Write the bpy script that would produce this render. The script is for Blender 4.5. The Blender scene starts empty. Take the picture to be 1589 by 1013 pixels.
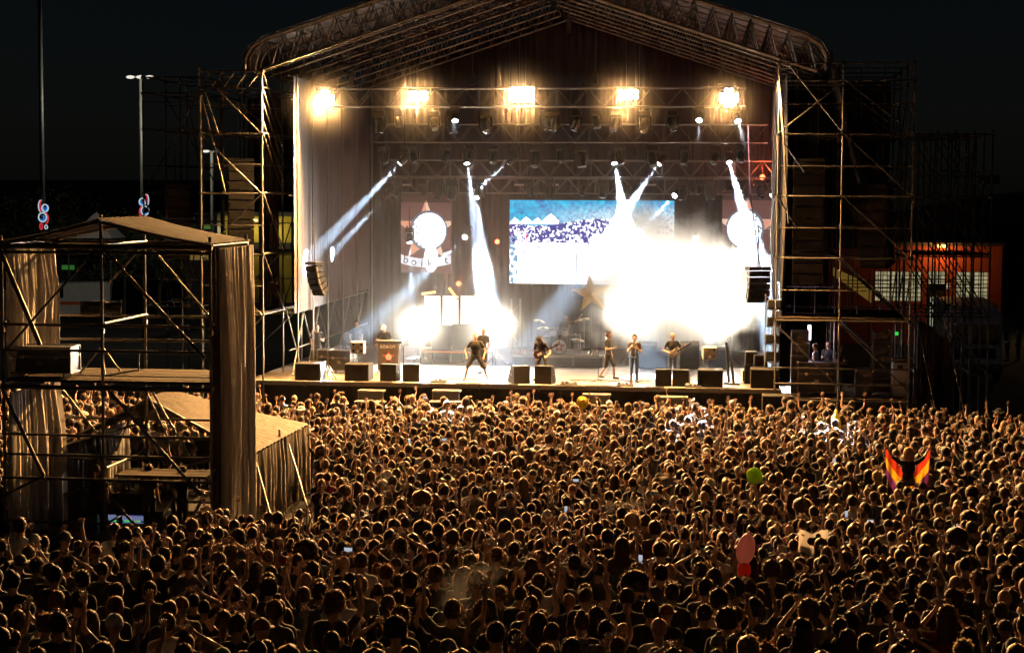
import bpy, bmesh, math, random
import numpy as np
from mathutils import Vector, Matrix, Euler

random.seed(7)
R = math.radians
scene = bpy.context.scene
COL = scene.collection

# ------------------------------------------------------------------ camera
F_PX, W_PX, H_PX = 2740.0, 1589.0, 1013.0
YAW, PITCH, ROLL = R(7.05), math.atan(206.0 / F_PX), 0.0048
CAM = Vector((7.13, -62.5, 8.8))
CAM_ROT = (Matrix.Rotation(YAW, 3, 'Z') @ Matrix.Rotation(math.pi / 2 - PITCH, 3, 'X') @ Matrix.Rotation(ROLL, 3, 'Z'))
cam_data = bpy.data.cameras.new('camera')
cam_data.sensor_width = 36.0
cam_data.lens = 36.0 * F_PX / W_PX
cam_data.clip_start = 0.5
cam_data.clip_end = 3000
cam = bpy.data.objects.new('camera', cam_data)
cam.matrix_world = Matrix.Translation(CAM) @ CAM_ROT.to_4x4()
COL.objects.link(cam)
scene.camera = cam

# ------------------------------------------------------------------ night sky, exposure
world = bpy.data.worlds.new('World')
scene.world = world
world.use_nodes = True
wn = world.node_tree
sky = wn.nodes.new('ShaderNodeTexSky')
sky.sky_type = 'NISHITA'
sky.sun_disc = False
sky.sun_elevation = R(40.0)      # the moon stands in for the sun
sky.sun_rotation = R(100)
sky.ozone_density = 2.0
wn.links.new(sky.outputs[0], wn.nodes['Background'].inputs[0])
wn.nodes['Background'].inputs[1].default_value = 0.0008
scene.view_settings.view_transform = 'Standard'
scene.view_settings.look = 'None'
scene.view_settings.exposure = 0.0
scene.view_settings.gamma = 1.0
scene.cycles.use_denoising = True
scene.cycles.max_bounces = 3
scene.cycles.diffuse_bounces = 1
scene.cycles.glossy_bounces = 1
scene.cycles.transmission_bounces = 2
scene.cycles.volume_bounces = 0
scene.cycles.transparent_max_bounces = 6
scene.cycles.volume_step_rate = 3.0
scene.cycles.volume_preview_step_rate = 2.0
scene.cycles.volume_max_steps = 256
scene.cycles.sample_clamp_indirect = 4.0
scene.cycles.sample_clamp_direct = 0.0
scene.cycles.use_light_tree = True
scene.cycles.use_adaptive_sampling = True
scene.cycles.adaptive_threshold = 0.05

WARM = (1.0, 0.52, 0.17)
COOL = (0.55, 0.75, 1.0)


# ------------------------------------------------------------------ helpers: view geometry
def ray(px, py):
    return CAM_ROT @ Vector(((px - W_PX / 2) / F_PX, -(py - H_PX / 2) / F_PX, -1.0))


def at(px, py, Y):
    d = ray(px, py)
    return CAM + d * ((Y - CAM.y) / d.y)


def slope(y):
    """height of the ground: level at the stage, rising gently towards the camera"""
    return 0.11 * max(0.0, -24.5 - y)


def on(px, py, Z):
    d = ray(px, py)
    return CAM + d * ((Z - CAM.z) / d.z)


def over(px, py, Z):
    """the point seen at this pixel that is Z above the sloping ground"""
    p = on(px, py, Z)
    for _ in range(12):
        p = on(px, py, Z + slope(p.y))
    return p


def xy(px, Y, py=600):
    p = at(px, py, Y)
    return p.x


def zz(py, Y, px=800):
    return at(px, py, Y).z


CR_INV = CAM_ROT.transposed()


def proj(p):
    v = CR_INV @ (Vector(p) - CAM)
    return (W_PX / 2 + F_PX * v.x / -v.z, H_PX / 2 - F_PX * v.y / -v.z)


ORD = ['first', 'second', 'third', 'fourth', 'fifth', 'sixth', 'seventh', 'eighth', 'ninth', 'tenth', 'eleventh', 'twelfth']


def nth(i):
    if i < 12:
        return ORD[i]
    n = i + 1
    return '%d%s' % (n, 'th' if 10 < n % 100 < 14 else {1: 'st', 2: 'nd', 3: 'rd'}.get(n % 10, 'th'))


# ------------------------------------------------------------------ helpers: materials
MATS = {}


def mat(name, col, rough=0.6, metal=0.0, noise=0.0, scale=6.0, bump=0.0, emit=None, estr=0.0, spec=0.5, stretch=None):
    if name in MATS:
        return MATS[name]
    m = bpy.data.materials.new(name)
    m.use_nodes = True
    nt = m.node_tree
    b = nt.nodes['Principled BSDF']
    b.inputs['Base Color'].default_value = (*col, 1)
    b.inputs['Roughness'].default_value = rough
    b.inputs['Metallic'].default_value = metal
    b.inputs['Specular IOR Level'].default_value = spec
    if noise or bump:
        tc = nt.nodes.new('ShaderNodeTexCoord')
        src = tc.outputs['Object']
        if stretch:
            mp = nt.nodes.new('ShaderNodeMapping')
            mp.inputs['Scale'].default_value = stretch
            nt.links.new(src, mp.inputs[0])
            src = mp.outputs[0]
        nz = nt.nodes.new('ShaderNodeTexNoise')
        nz.inputs['Scale'].default_value = scale
        nz.inputs['Detail'].default_value = 5
        nz.inputs['Roughness'].default_value = 0.65
        nt.links.new(src, nz.inputs['Vector'])
        if noise:
            rp = nt.nodes.new('ShaderNodeValToRGB')
            rp.color_ramp.elements[0].position = 0.3
            rp.color_ramp.elements[1].position = 0.72
            rp.color_ramp.elements[0].color = (*[max(0, c * (1 - noise)) for c in col], 1)
            rp.color_ramp.elements[1].color = (*[min(1, c * (1 + noise)) for c in col], 1)
            nt.links.new(nz.outputs[0], rp.inputs[0])
            nt.links.new(rp.outputs[0], b.inputs['Base Color'])
        if bump:
            bp = nt.nodes.new('ShaderNodeBump')
            bp.inputs['Strength'].default_value = bump
            bp.inputs['Distance'].default_value = 0.02
            nt.links.new(nz.outputs[0], bp.inputs['Height'])
            nt.links.new(bp.outputs[0], b.inputs['Normal'])
    if emit:
        b.inputs['Emission Color'].default_value = (*emit, 1)
        b.inputs['Emission Strength'].default_value = estr
    MATS[name] = m
    return m


def mat_emit(name, col, strength):
    if name in MATS:
        return MATS[name]
    m = bpy.data.materials.new(name)
    m.use_nodes = True
    nt = m.node_tree
    nt.nodes.remove(nt.nodes['Principled BSDF'])
    e = nt.nodes.new('ShaderNodeEmission')
    e.inputs[0].default_value = (*col, 1)
    e.inputs[1].default_value = strength
    nt.links.new(e.outputs[0], nt.nodes['Material Output'].inputs[0])
    MATS[name] = m
    return m


def mat_tint(name, attr=None, rough=0.8, translucent=0.0, sheen=0.0, noise=0.35, scale=9.0):
    """colour comes from the object's colour, or from a mesh attribute for the far crowd"""
    m = bpy.data.materials.new(name)
    m.use_nodes = True
    nt = m.node_tree
    b = nt.nodes['Principled BSDF']
    b.inputs['Roughness'].default_value = rough
    b.inputs['Specular IOR Level'].default_value = 0.35
    if sheen:
        b.inputs['Sheen Weight'].default_value = sheen
        b.inputs['Sheen Roughness'].default_value = 0.35
    if attr:
        a = nt.nodes.new('ShaderNodeAttribute')
        a.attribute_name = attr
        src = a.outputs['Color']
    else:
        a = nt.nodes.new('ShaderNodeObjectInfo')
        src = a.outputs['Color']
    tc = nt.nodes.new('ShaderNodeTexCoord')
    nz = nt.nodes.new('ShaderNodeTexNoise')
    nz.inputs['Scale'].default_value = scale
    nz.inputs['Detail'].default_value = 3
    nt.links.new(tc.outputs['Object'], nz.inputs['Vector'])
    mr = nt.nodes.new('ShaderNodeMapRange')
    mr.inputs['From Min'].default_value = 0.3
    mr.inputs['From Max'].default_value = 0.7
    mr.inputs['To Min'].default_value = 1 - noise
    mr.inputs['To Max'].default_value = 1 + noise
    nt.links.new(nz.outputs[0], mr.inputs[0])
    mx = nt.nodes.new('ShaderNodeVectorMath')
    mx.operation = 'SCALE'
    nt.links.new(src, mx.inputs[0])
    nt.links.new(mr.outputs[0], mx.inputs['Scale'])
    nt.links.new(mx.outputs[0], b.inputs['Base Color'])
    if name.endswith('hair') or name.startswith('hair'):
        b.inputs['Specular IOR Level'].default_value = 0.18
        b.inputs['Sheen Weight'].default_value = 0.75
        b.inputs['Sheen Roughness'].default_value = 0.28
        b.inputs['Sheen Tint'].default_value = (0.8, 0.5, 0.27, 1)
    if translucent:
        t = nt.nodes.new('ShaderNodeBsdfTranslucent')
        br = nt.nodes.new('ShaderNodeVectorMath')
        br.operation = 'SCALE'
        br.inputs['Scale'].default_value = 1.5
        nt.links.new(mx.outputs[0], br.inputs[0])
        nt.links.new(br.outputs[0], t.inputs[0])
        ms = nt.nodes.new('ShaderNodeMixShader')
        ms.inputs[0].default_value = translucent
        nt.links.new(b.outputs[0], ms.inputs[1])
        nt.links.new(t.outputs[0], ms.inputs[2])
        nt.links.new(ms.outputs[0], nt.nodes['Material Output'].inputs[0])
    MATS[name] = m
    return m


def mat_attr_emit(name, strength):
    m = bpy.data.materials.new(name)
    m.use_nodes = True
    nt = m.node_tree
    nt.nodes.remove(nt.nodes['Principled BSDF'])
    a = nt.nodes.new('ShaderNodeAttribute')
    a.attribute_name = 'picture'
    e = nt.nodes.new('ShaderNodeEmission')
    e.inputs[1].default_value = strength
    nt.links.new(a.outputs['Color'], e.inputs[0])
    nt.links.new(e.outputs[0], nt.nodes['Material Output'].inputs[0])
    MATS[name] = m
    return m


M_STEEL = mat('galvanised_steel', (0.20, 0.185, 0.17), 0.5, 0.6, 0.35, 3.0)
M_ALU = mat('truss_aluminium', (0.17, 0.16, 0.15), 0.45, 0.65, 0.2, 4.0)
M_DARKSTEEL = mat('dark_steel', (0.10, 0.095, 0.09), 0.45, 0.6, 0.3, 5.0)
M_BLACK = mat('black_powder_coat', (0.018, 0.018, 0.018), 0.45, 0.0, 0.3, 12.0)
M_CAB = mat('speaker_paint', (0.022, 0.021, 0.02), 0.7, 0.0, 0.35, 25.0, 0.2, spec=0.2)
M_GRILLE = mat('speaker_grille', (0.018, 0.017, 0.016), 0.8, 0.0, 0.5, 60.0, 0.3, spec=0.2)
M_CASE = mat('flight_case_laminate', (0.035, 0.036, 0.04), 0.4, 0.0, 0.25, 14.0)
M_DECK = mat('stage_plywood', (0.20, 0.165, 0.135), 0.5, 0.0, 0.35, 2.5, 0.15)
M_SKIRT = mat('stage_skirt_cloth', (0.020, 0.017, 0.015), 0.85, 0.0, 0.4, 3.0, 0.3)
M_DRAPE = mat('grey_side_drape', (0.105, 0.10, 0.11), 0.85, 0.0, 0.22, 1.6, 0.25, stretch=(3, 3, 0.35))
M_BACKDROP = mat('black_backdrop_cloth', (0.02, 0.016, 0.015), 0.9, 0.0, 0.4, 1.5, 0.3, stretch=(4, 4, 0.4))
M_ROOF = mat('roof_membrane', (0.09, 0.085, 0.085), 0.6, 0.0, 0.3, 0.8, 0.15)


def mat_cloth(name, col, trans=0.45, noise=0.2, scale=2.0, stretch=(5, 5, 0.3)):
    m = mat(name, col, 0.85, 0.0, noise, scale, 0.0, stretch=stretch)
    nt = m.node_tree
    b = nt.nodes['Principled BSDF']
    t = nt.nodes.new('ShaderNodeBsdfTranslucent')
    for l in list(nt.links):
        if l.to_socket == b.inputs['Base Color']:
            nt.links.new(l.from_socket, t.inputs[0])
    ms = nt.nodes.new('ShaderNodeMixShader')
    ms.inputs[0].default_value = trans
    nt.links.new(b.outputs[0], ms.inputs[1])
    nt.links.new(t.outputs[0], ms.inputs[2])
    nt.links.new(ms.outputs[0], nt.nodes['Material Output'].inputs[0])
    return m


M_TENT = mat('tent_cloth', (0.21, 0.185, 0.16), 0.95, 0.0, 0.35, 1.5, 0.2, spec=0.05, stretch=(4, 4, 0.5))
M_WOOD = mat('scaffold_plank', (0.06, 0.045, 0.032), 0.9, 0.0, 0.4, 6.0, 0.2, spec=0.04, stretch=(1, 8, 8))
M_WHITE = mat('white_paint', (0.72, 0.71, 0.68), 0.5, 0.0, 0.1, 8.0)
M_CHROME = mat('chrome', (0.75, 0.75, 0.76), 0.18, 1.0)
M_RUBBER = mat('rubber', (0.012, 0.012, 0.012), 0.8)
M_GLASSDARK = mat('dark_glass', (0.01, 0.012, 0.015), 0.08, 0.0, spec=0.8)
M_CABLE = mat('cable_rubber', (0.012, 0.012, 0.013), 0.55)


# ------------------------------------------------------------------ helpers: meshes and objects
class MB:
    def __init__(s):
        s.v, s.f, s.m = [], [], []

    def add(s, vs, fs, m=0):
        n = len(s.v)
        s.v += [tuple(v) for v in vs]
        s.f += [tuple(i + n for i in f) for f in fs]
        s.m += [m] * len(fs)
        return s

    def box(s, c, size, rot=None, m=0, taper=1.0):
        hx, hy, hz = size[0] / 2, size[1] / 2, size[2] / 2
        vs = []
        for z in (-hz, hz):
            k = taper if z > 0 else 1.0
            for x, y in ((-hx, -hy), (hx, -hy), (hx, hy), (-hx, hy)):
                vs.append(Vector((x * k, y * k, z)))
        if rot is not None:
            vs = [rot @ v for v in vs]
        c = Vector(c)
        return s.add([v + c for v in vs], [(3, 2, 1, 0), (4, 5, 6, 7), (0, 1, 5, 4), (1, 2, 6, 5), (2, 3, 7, 6), (3, 0, 4, 7)], m)

    def cham(s, c, size, b=0.02, rot=None, m=0):
        """box with chamfered edges"""
        hx, hy, hz = size[0] / 2, size[1] / 2, size[2] / 2
        bm = bmesh.new()
        bmesh.ops.create_cube(bm, size=1.0)
        for v in bm.verts:
            v.co = Vector((v.co.x * 2 * hx, v.co.y * 2 * hy, v.co.z * 2 * hz))
        bmesh.ops.bevel(bm, geom=list(bm.edges), offset=b, segments=1, affect='EDGES')
        bm.verts.index_update()
        vs = [v.co.copy() for v in bm.verts]
        fs = [tuple(v.index for v in f.verts) for f in bm.faces]
        bm.free()
        if rot is not None:
            vs = [rot @ v for v in vs]
        c = Vector(c)
        return s.add([v + c for v in vs], fs, m)

    def prism(s, prof, x0, x1, axis='X', m=0):
        """profile of (a,b) points pushed along an axis: X -> (y,z), Y -> (x,z), Z -> (x,y)"""
        n = len(prof)

        def P(t, a, b):
            return {'X': (t, a, b), 'Y': (a, t, b), 'Z': (a, b, t)}[axis]
        vs = [P(x0, a, b) for a, b in prof] + [P(x1, a, b) for a, b in prof]
        fs = [tuple(range(n - 1, -1, -1)), tuple(range(n, 2 * n))]
        fs += [(i, (i + 1) % n, n + (i + 1) % n, n + i) for i in range(n)]
        return s.add(vs, fs, m)

    def cyl(s, p0, p1, r0, r1=None, n=8, m=0, caps=True):
        p0, p1 = Vector(p0), Vector(p1)
        r1 = r0 if r1 is None else r1
        d = (p1 - p0)
        q = d.to_track_quat('Z', 'Y')
        vs = []
        for p, r in ((p0, r0), (p1, r1)):
            for i in range(n):
                a = 2 * math.pi * i / n
                vs.append(p + q @ Vector((r * math.cos(a), r * math.sin(a), 0)))
        fs = [(i, (i + 1) % n, n + (i + 1) % n, n + i) for i in range(n)]
        if caps:
            fs += [tuple(range(n - 1, -1, -1)), tuple(range(n, 2 * n))]
        return s.add(vs, fs, m)

    def path(s, pts, r, n=6, m=0):
        for a, b in zip(pts[:-1], pts[1:]):
            s.cyl(a, b, r, r, n, m)
        return s

    def lathe(s, prof, c=(0, 0, 0), n=16, m=0, axis=None):
        """profile of (radius, height) turned round z"""
        vs, fs = [], []
        for r, h in prof:
            for i in range(n):
                a = 2 * math.pi * i / n
                vs.append(Vector((r * math.cos(a), r * math.sin(a), h)))
        k = len(prof)
        for j in range(k - 1):
            for i in range(n):
                fs.append((j * n + i, j * n + (i + 1) % n, (j + 1) * n + (i + 1) % n, (j + 1) * n + i))
        fs.append(tuple(range(n - 1, -1, -1)))
        fs.append(tuple((k - 1) * n + i for i in range(n)))
        if axis is not None:
            q = Vector(axis).to_track_quat('Z', 'Y')
            vs = [q @ v for v in vs]
        c = Vector(c)
        return s.add([v + c for v in vs], fs, m)

    def ell(s, c, r, n=10, k=7, m=0, rot=None):
        vs, fs = [], []
        for j in range(1, k):
            t = math.pi * j / k
            for i in range(n):
                a = 2 * math.pi * i / n
                vs.append(Vector((r[0] * math.sin(t) * math.cos(a), r[1] * math.sin(t) * math.sin(a), r[2] * math.cos(t))))
        for j in range(k - 2):
            for i in range(n):
                fs.append((j * n + i, (j + 1) * n + i, (j + 1) * n + (i + 1) % n, j * n + (i + 1) % n))
        vs += [Vector((0, 0, r[2])), Vector((0, 0, -r[2]))]
        t0, b0 = len(vs) - 2, len(vs) - 1
        for i in range(n):
            fs.append((t0, i, (i + 1) % n))
            fs.append((b0, (k - 2) * n + (i + 1) % n, (k - 2) * n + i))
        if rot is not None:
            vs = [rot @ v for v in vs]
        c = Vector(c)
        return s.add([v + c for v in vs], fs, m)

    def grid(s, fn, nu, nv, m=0):
        vs = [fn(i / nu, j / nv) for j in range(nv + 1) for i in range(nu + 1)]
        w = nu + 1
        return s.add(vs, [(j * w + i, j * w + i + 1, (j + 1) * w + i + 1, (j + 1) * w + i) for j in range(nv) for i in range(nu)], m)

    def mesh(s, name, mats, smooth=False):
        me = bpy.data.meshes.new(name)
        me.from_pydata(s.v, [], s.f)
        for mm in (mats if isinstance(mats, (list, tuple)) else [mats]):
            me.materials.append(mm)
        if any(s.m):
            me.polygons.foreach_set('material_index', s.m)
        if smooth:
            me.polygons.foreach_set('use_smooth', [True] * len(s.f))
        me.update()
        return me

    def build(s, name, mats, parent=None, smooth=False, **kw):
        return link(name, s.mesh(name, mats, smooth), parent, **kw)


def link(name, data, parent=None, label=None, cat=None, group=None, kind=None, loc=None, rot=None, scale=None):
    o = bpy.data.objects.new(name, data)
    if loc is not None:
        o.location = loc
    if rot is not None:
        o.rotation_euler = rot
    if scale is not None:
        o.scale = scale
    COL.objects.link(o)
    if parent is not None:
        setparent(o, parent)
    return tag(o, label, cat, group, kind)


def world_of(p):
    m = Matrix.LocRotScale(p.location, p.rotation_euler, p.scale)
    if p.parent is not None:
        m = world_of(p.parent) @ p.matrix_parent_inverse @ m
    return m


def setparent(o, p):
    o.parent = p
    o.matrix_parent_inverse = world_of(p).inverted()


def tag(o, label=None, cat=None, group=None, kind=None):
    for k, v in (('label', label), ('category', cat), ('group', group), ('kind', kind)):
        if v:
            o[k] = v
    return o


def thing(name, label, cat, loc=(0, 0, 0), rz=0.0, group=None):
    return link(name, None, None, label, cat, group, None, loc, (0, 0, rz))


KIDS = {}


def copy_tree(o, loc=None, rz=None, label=None, parent=None):
    c = o.copy()
    COL.objects.link(c)
    if parent is not None:
        c.parent = parent
    if loc is not None:
        c.location = loc
    if rz is not None:
        c.rotation_euler = (o.rotation_euler[0], o.rotation_euler[1], rz)
    if label:
        c['label'] = label
    for ch in kids(o):
        copy_tree(ch, parent=c)
    return c


def kids(o):
    return [c for c in bpy.data.objects if c.parent is o]


UNIT = {}


def tube(name, p0, p1, r, m, parent=None, n=8, **kw):
    """one straight pipe: an object of its own on a shared unit cylinder"""
    key = (m.name, n)
    if key not in UNIT:
        UNIT[key] = MB().cyl((0, 0, 0), (0, 0, 1), 1.0, 1.0, n).mesh('pipe', m)
        UNIT[key].polygons.foreach_set('use_smooth', [len(p.vertices) == 4 for p in UNIT[key].polygons])
    p0, p1 = Vector(p0), Vector(p1)
    d = p1 - p0
    o = bpy.data.objects.new(name, UNIT[key])
    o.location = p0
    o.rotation_euler = d.to_track_quat('Z', 'Y').to_euler()
    o.scale = (r, r, d.length)
    COL.objects.link(o)
    if parent is not None:
        setparent(o, parent)
    return tag(o, **kw)


UBOX = {}


def block(name, c, size, m, parent=None, rot=None, **kw):
    """one chamfer-free plank or panel on a shared unit box"""
    if m.name not in UBOX:
        UBOX[m.name] = MB().box((0, 0, 0), (1, 1, 1)).mesh('board', m)
    o = bpy.data.objects.new(name, UBOX[m.name])
    o.location = c
    o.scale = size
    if rot is not None:
        o.rotation_euler = rot
    COL.objects.link(o)
    if parent is not None:
        setparent(o, parent)
    return tag(o, **kw)


def lamp(name, kind, loc, power, col, parent=None, target=None, radius=0.1, angle=None, blend=0.3):
    l = bpy.data.lights.new(name, kind)
    l.energy = power
    l.color = col
    if kind != 'AREA':
        l.shadow_soft_size = radius
    if kind == 'SPOT':
        l.spot_size = angle
        l.spot_blend = blend
    o = bpy.data.objects.new(name, l)
    o.location = loc
    if target is not None:
        o.rotation_euler = (Vector(target) - Vector(loc)).to_track_quat('-Z', 'Y').to_euler()
    COL.objects.link(o)
    if parent is not None:
        setparent(o, parent)
    return o


def text(name, body, loc, size, m, parent, rot=(math.pi / 2, 0, 0), extrude=0.004, align='CENTER'):
    c = bpy.data.curves.new(name, 'FONT')
    c.body = body
    c.size = size
    c.extrude = extrude
    c.align_x = align
    c.align_y = 'CENTER'
    c.resolution_u = 3
    tmp = bpy.data.objects.new('tmp', c)
    COL.objects.link(tmp)
    me = bpy.data.meshes.new_from_object(tmp.evaluated_get(bpy.context.evaluated_depsgraph_get()))
    bpy.data.objects.remove(tmp)
    bpy.data.curves.remove(c)
    me.materials.clear()
    me.materials.append(m)
    return link(name, me, parent, loc=loc, rot=rot)


def np_mesh(name, V, F, mats, midx=None, smooth=True, attr=None):
    """triangles from numpy arrays; attr = (name, per-face rgb)"""
    me = bpy.data.meshes.new(name)
    me.vertices.add(len(V))
    me.vertices.foreach_set('co', np.ascontiguousarray(V, dtype=np.float32).ravel())
    me.loops.add(len(F) * 3)
    me.loops.foreach_set('vertex_index', np.ascontiguousarray(F, dtype=np.int32).ravel())
    me.polygons.add(len(F))
    me.polygons.foreach_set('loop_start', np.arange(0, len(F) * 3, 3, dtype=np.int32))
    me.polygons.foreach_set('loop_total', np.full(len(F), 3, dtype=np.int32))
    for m in mats:
        me.materials.append(m)
    if midx is not None:
        me.polygons.foreach_set('material_index', np.ascontiguousarray(midx, dtype=np.int32))
    if smooth:
        me.polygons.foreach_set('use_smooth', np.ones(len(F), dtype=bool))
    if attr is not None:
        a = me.attributes.new(attr[0], 'FLOAT_COLOR', 'FACE')
        rgba = np.ones((len(F), 4), dtype=np.float32)
        rgba[:, :3] = attr[1]
        a.data.foreach_set('color', rgba.ravel())
    me.update(calc_edges=True)
    me.validate()
    return me


def cloth(p0, p1, ztop0, ztop1, zbot, folds, amp, nv=6, seed=0, gather=0.0, flare=1.0):
    """hanging pleated cloth between two plan points; returns an MB"""
    rnd = random.Random(seed)
    p0, p1 = Vector(p0), Vector(p1)
    d = p1 - p0
    L = d.length
    nrm = Vector((-d.y, d.x, 0)).normalized()
    nu = folds * 6
    ph = [rnd.uniform(-1.1, 1.1) for _ in range(folds + 2)]
    am = [rnd.choice((0.3, 0.6, 0.9, 1.2, 1.5)) * rnd.uniform(0.8, 1.2) for _ in range(folds + 2)]
    dr = [rnd.uniform(-1.6, 1.6) for _ in range(folds + 2)]

    def fn(u, v):
        k = u * folds
        i = int(min(k, folds - 0.001))
        a = am[i] * (1 - (k - i)) + am[i + 1] * (k - i)
        f = ph[i] * (1 - (k - i)) + ph[i + 1] * (k - i)
        f += dr[i] * v * v + 0.5 * math.sin(3.1 * v + 2 * dr[i])
        w = math.sin(2 * math.pi * k + f) + 0.35 * math.sin(4 * math.pi * k + 2 * f + v * 1.5)
        g = 0.45 + 0.55 * min(1, v * 3) * flare
        uu = u + 0.012 * math.sin(7 * v + f) * (v)
        b = p0 + d * uu + nrm * (amp * a * w * g)
        zt = ztop0 + (ztop1 - ztop0) * u
        return (b.x, b.y, zt + (zbot - zt) * v)
    return MB().grid(fn, nu, nv)

# ================================================================== the setting
M_GROUND = mat('dark_asphalt', (0.03, 0.029, 0.028), 0.95, 0.0, 0.35, 0.6, 0.3, spec=0.04)
gy = [-62, -50, -44, -38, -32, -28, -25, -24.5, 900]
MB().add([(x, y, slope(max(y, -50))) for y in gy for x in (-700, 700)], [(2 * i, 2 * i + 1, 2 * i + 3, 2 * i + 2) for i in range(len(gy) - 1)]).build('ground', M_GROUND, kind='structure')
M_HILL = mat('dark_hillside', (0.05, 0.05, 0.035), 0.95, 0.0, 0.4, 0.02)
hb = MB()
for hx0, hx1, hy, hh in ((-420, -60, 420, 13), (40, 420, 460, 14)):
    rr = random.Random(int(hx0))
    ks = [(rr.uniform(1, 6), rr.uniform(0, 6), rr.uniform(0.1, 0.35)) for _ in range(5)]
    hb.grid(lambda u, v: (hx0 + (hx1 - hx0) * u, hy + 160 * v,
                          -1 + (hh + hh * 0.35 * sum(a * math.sin(f * 6 * u + p) for f, p, a in ks)) * math.sin(math.pi * (0.02 + 0.96 * v)) ** 0.8
                          * min(1, 5 * u, 5 * (1 - u))), 60, 8)
hb.build('hill', M_HILL, smooth=True, kind='structure')

# ------------------------------------------------------------------ stage deck
SZ = 1.97           # stage floor height
XL, XR = -10.35, 8.95
deck = thing('stage_deck', 'raised plywood concert stage floor with metal lip and black skirt', 'stage')
nc, nr = 9, 7
pw, pd = (XR - XL) / nc, 15.1 / nr
for i in range(nc):
    for j in range(nr):
        block('deck_panel', (XL + pw * (i + 0.5), pd * (j + 0.5) + 0.03, SZ - 0.03 - random.uniform(0, 0.004)), (pw - 0.012, pd - 0.012, 0.06), M_DECK, deck)
    block('edge_profile', (XL + pw * (i + 0.5), 0.0, SZ - 0.075), (pw - 0.05, 0.05, 0.15), M_STEEL, deck)
    block('edge_joint', (XL + pw * (i + 1), 0.004, SZ - 0.10), (0.045, 0.06, 0.2), M_DARKSTEEL, deck)
    c = cloth((XL + pw * i, 0.06, 0), (XL + pw * (i + 1), 0.06, 0), SZ - 0.15, SZ - 0.15, 0.02, 5, 0.018, 3, seed=i)
    c.build('skirt_panel', M_SKIRT, deck, smooth=True)
for i in range(nc + 1):
    for j in range(0, nr + 1, 2):
        tube('deck_leg', (XL + 0.05 + (pw - 0.011) * i, 0.2 + (pd - 0.03) * j, 0), (XL + 0.05 + (pw - 0.011) * i, 0.2 + (pd - 0.03) * j, SZ - 0.07), 0.03, M_DARKSTEEL, deck, 6)

# ------------------------------------------------------------------ roof
roof = thing('stage_roof', 'wide gabled stage roof on lattice rafters over the concert stage', 'roof', (0, 0, 0))
EZ, AZ, EX = 13.15, 17.45, 10.35
OUT = [(EX, EZ), (EX, EZ + 0.45), (EX - 0.22, EZ + 0.85), (EX - 0.75, EZ + 1.18), (0, AZ)]
frames = [0.0, 2.15, 4.3, 6.45, 8.6, 10.75, 12.9, 15.05]


def roofz(x, drop=0.0):
    x = abs(x)
    return EZ + 1.18 + (AZ - EZ - 1.18) * (1 - min(1, x / (EX - 0.75))) - drop


for fi, fy in enumerate(frames):
    for sgn in (-1, 1):
        rb, lc = MB(), MB()
        pts = [(sgn * a, b) for a, b in OUT]
        planes = (fy, fy + 0.55) if fi == 0 else (fy,)
        for py_ in planes:
            rr_ = 0.065 if fi == 0 else 0.035
            rb.path([(a, py_, b) for a, b in pts], rr_, 6)
            lo0, lo1 = (sgn * (EX - 0.35), py_, EZ - 0.05), (sgn * 0.15, py_, AZ - 1.12)
            rb.cyl(lo0, lo1, 0.045, 0.045, 6)
            n = 15
            for k in range(n):
                t0, t1, tm = k / n, (k + 1) / n, (k + 0.5) / n
                A = Vector(lo0).lerp(Vector(lo1), t0)
                B = Vector(lo0).lerp(Vector(lo1), t1)
                Cx = lo0[0] + (lo1[0] - lo0[0]) * tm
                T = Vector((Cx, py_, roofz(Cx) - 0.03))
                lc.cyl(A, T, 0.024, None, 4)
                lc.cyl(T, B, 0.024, None, 4)
        if fi == 0:
            for k in range(16):
                t = k / 15
                A = Vector(lo0).lerp(Vector(lo1), t)
                lc.cyl(A, (A.x, 0.0, A.z), 0.024, None, 4)
                lc.cyl((A.x, 0, roofz(A.x)), (A.x, 0.55, roofz(A.x)), 0.024, None, 4)
        r_ = rb.build('rafter', M_ALU, roof)
        lc.build('lacing', M_ALU, r_, kind='stuff')
for k in range(7):
    for sgn in (-1, 1):
        x = sgn * (1.3 + k * 1.42)
        tube('purlin', (x, 0.1, roofz(x) - 0.05), (x, 15.0, roofz(x) - 0.05), 0.03, M_ALU, roof, 6)
tube('ridge_beam', (0, 0, AZ - 0.06), (0, 15.1, AZ - 0.06), 0.06, M_ALU, roof)
block('king_post', (0, 14.9, AZ - 0.9), (0.2, 0.1, 1.6), M_DARKSTEEL, roof)
for fi in range(7):
    for sgn in (-1, 1):
        y0, y1 = frames[fi] - (0.1 if fi == 0 else -0.01), frames[fi + 1]
        m = MB()
        pts = [(sgn * (a + (0.07 if i < 4 else 0)), b + 0.07) for i, (a, b) in enumerate(OUT)]
        pts = pts[:4] + [(pts[3][0] * (1 - t) + pts[4][0] * t, pts[3][1] * (1 - t) + pts[4][1] * t) for t in (0.25, 0.5, 0.75, 1)]

        def fn(u, v, pts=pts, y0=y0, y1=y1):
            k = u * (len(pts) - 1)
            i = min(int(k), len(pts) - 2)
            a, b = pts[i], pts[i + 1]
            t = k - i
            sag = 0.05 * math.sin(math.pi * v) * (1 if u > 0.4 else 0.3)
            return (a[0] + (b[0] - a[0]) * t, y0 + (y1 - y0) * v, a[1] + (b[1] - a[1]) * t - sag)
        m.grid(fn, 14, 4).build('roof_panel', M_ROOF, roof, smooth=True)
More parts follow.
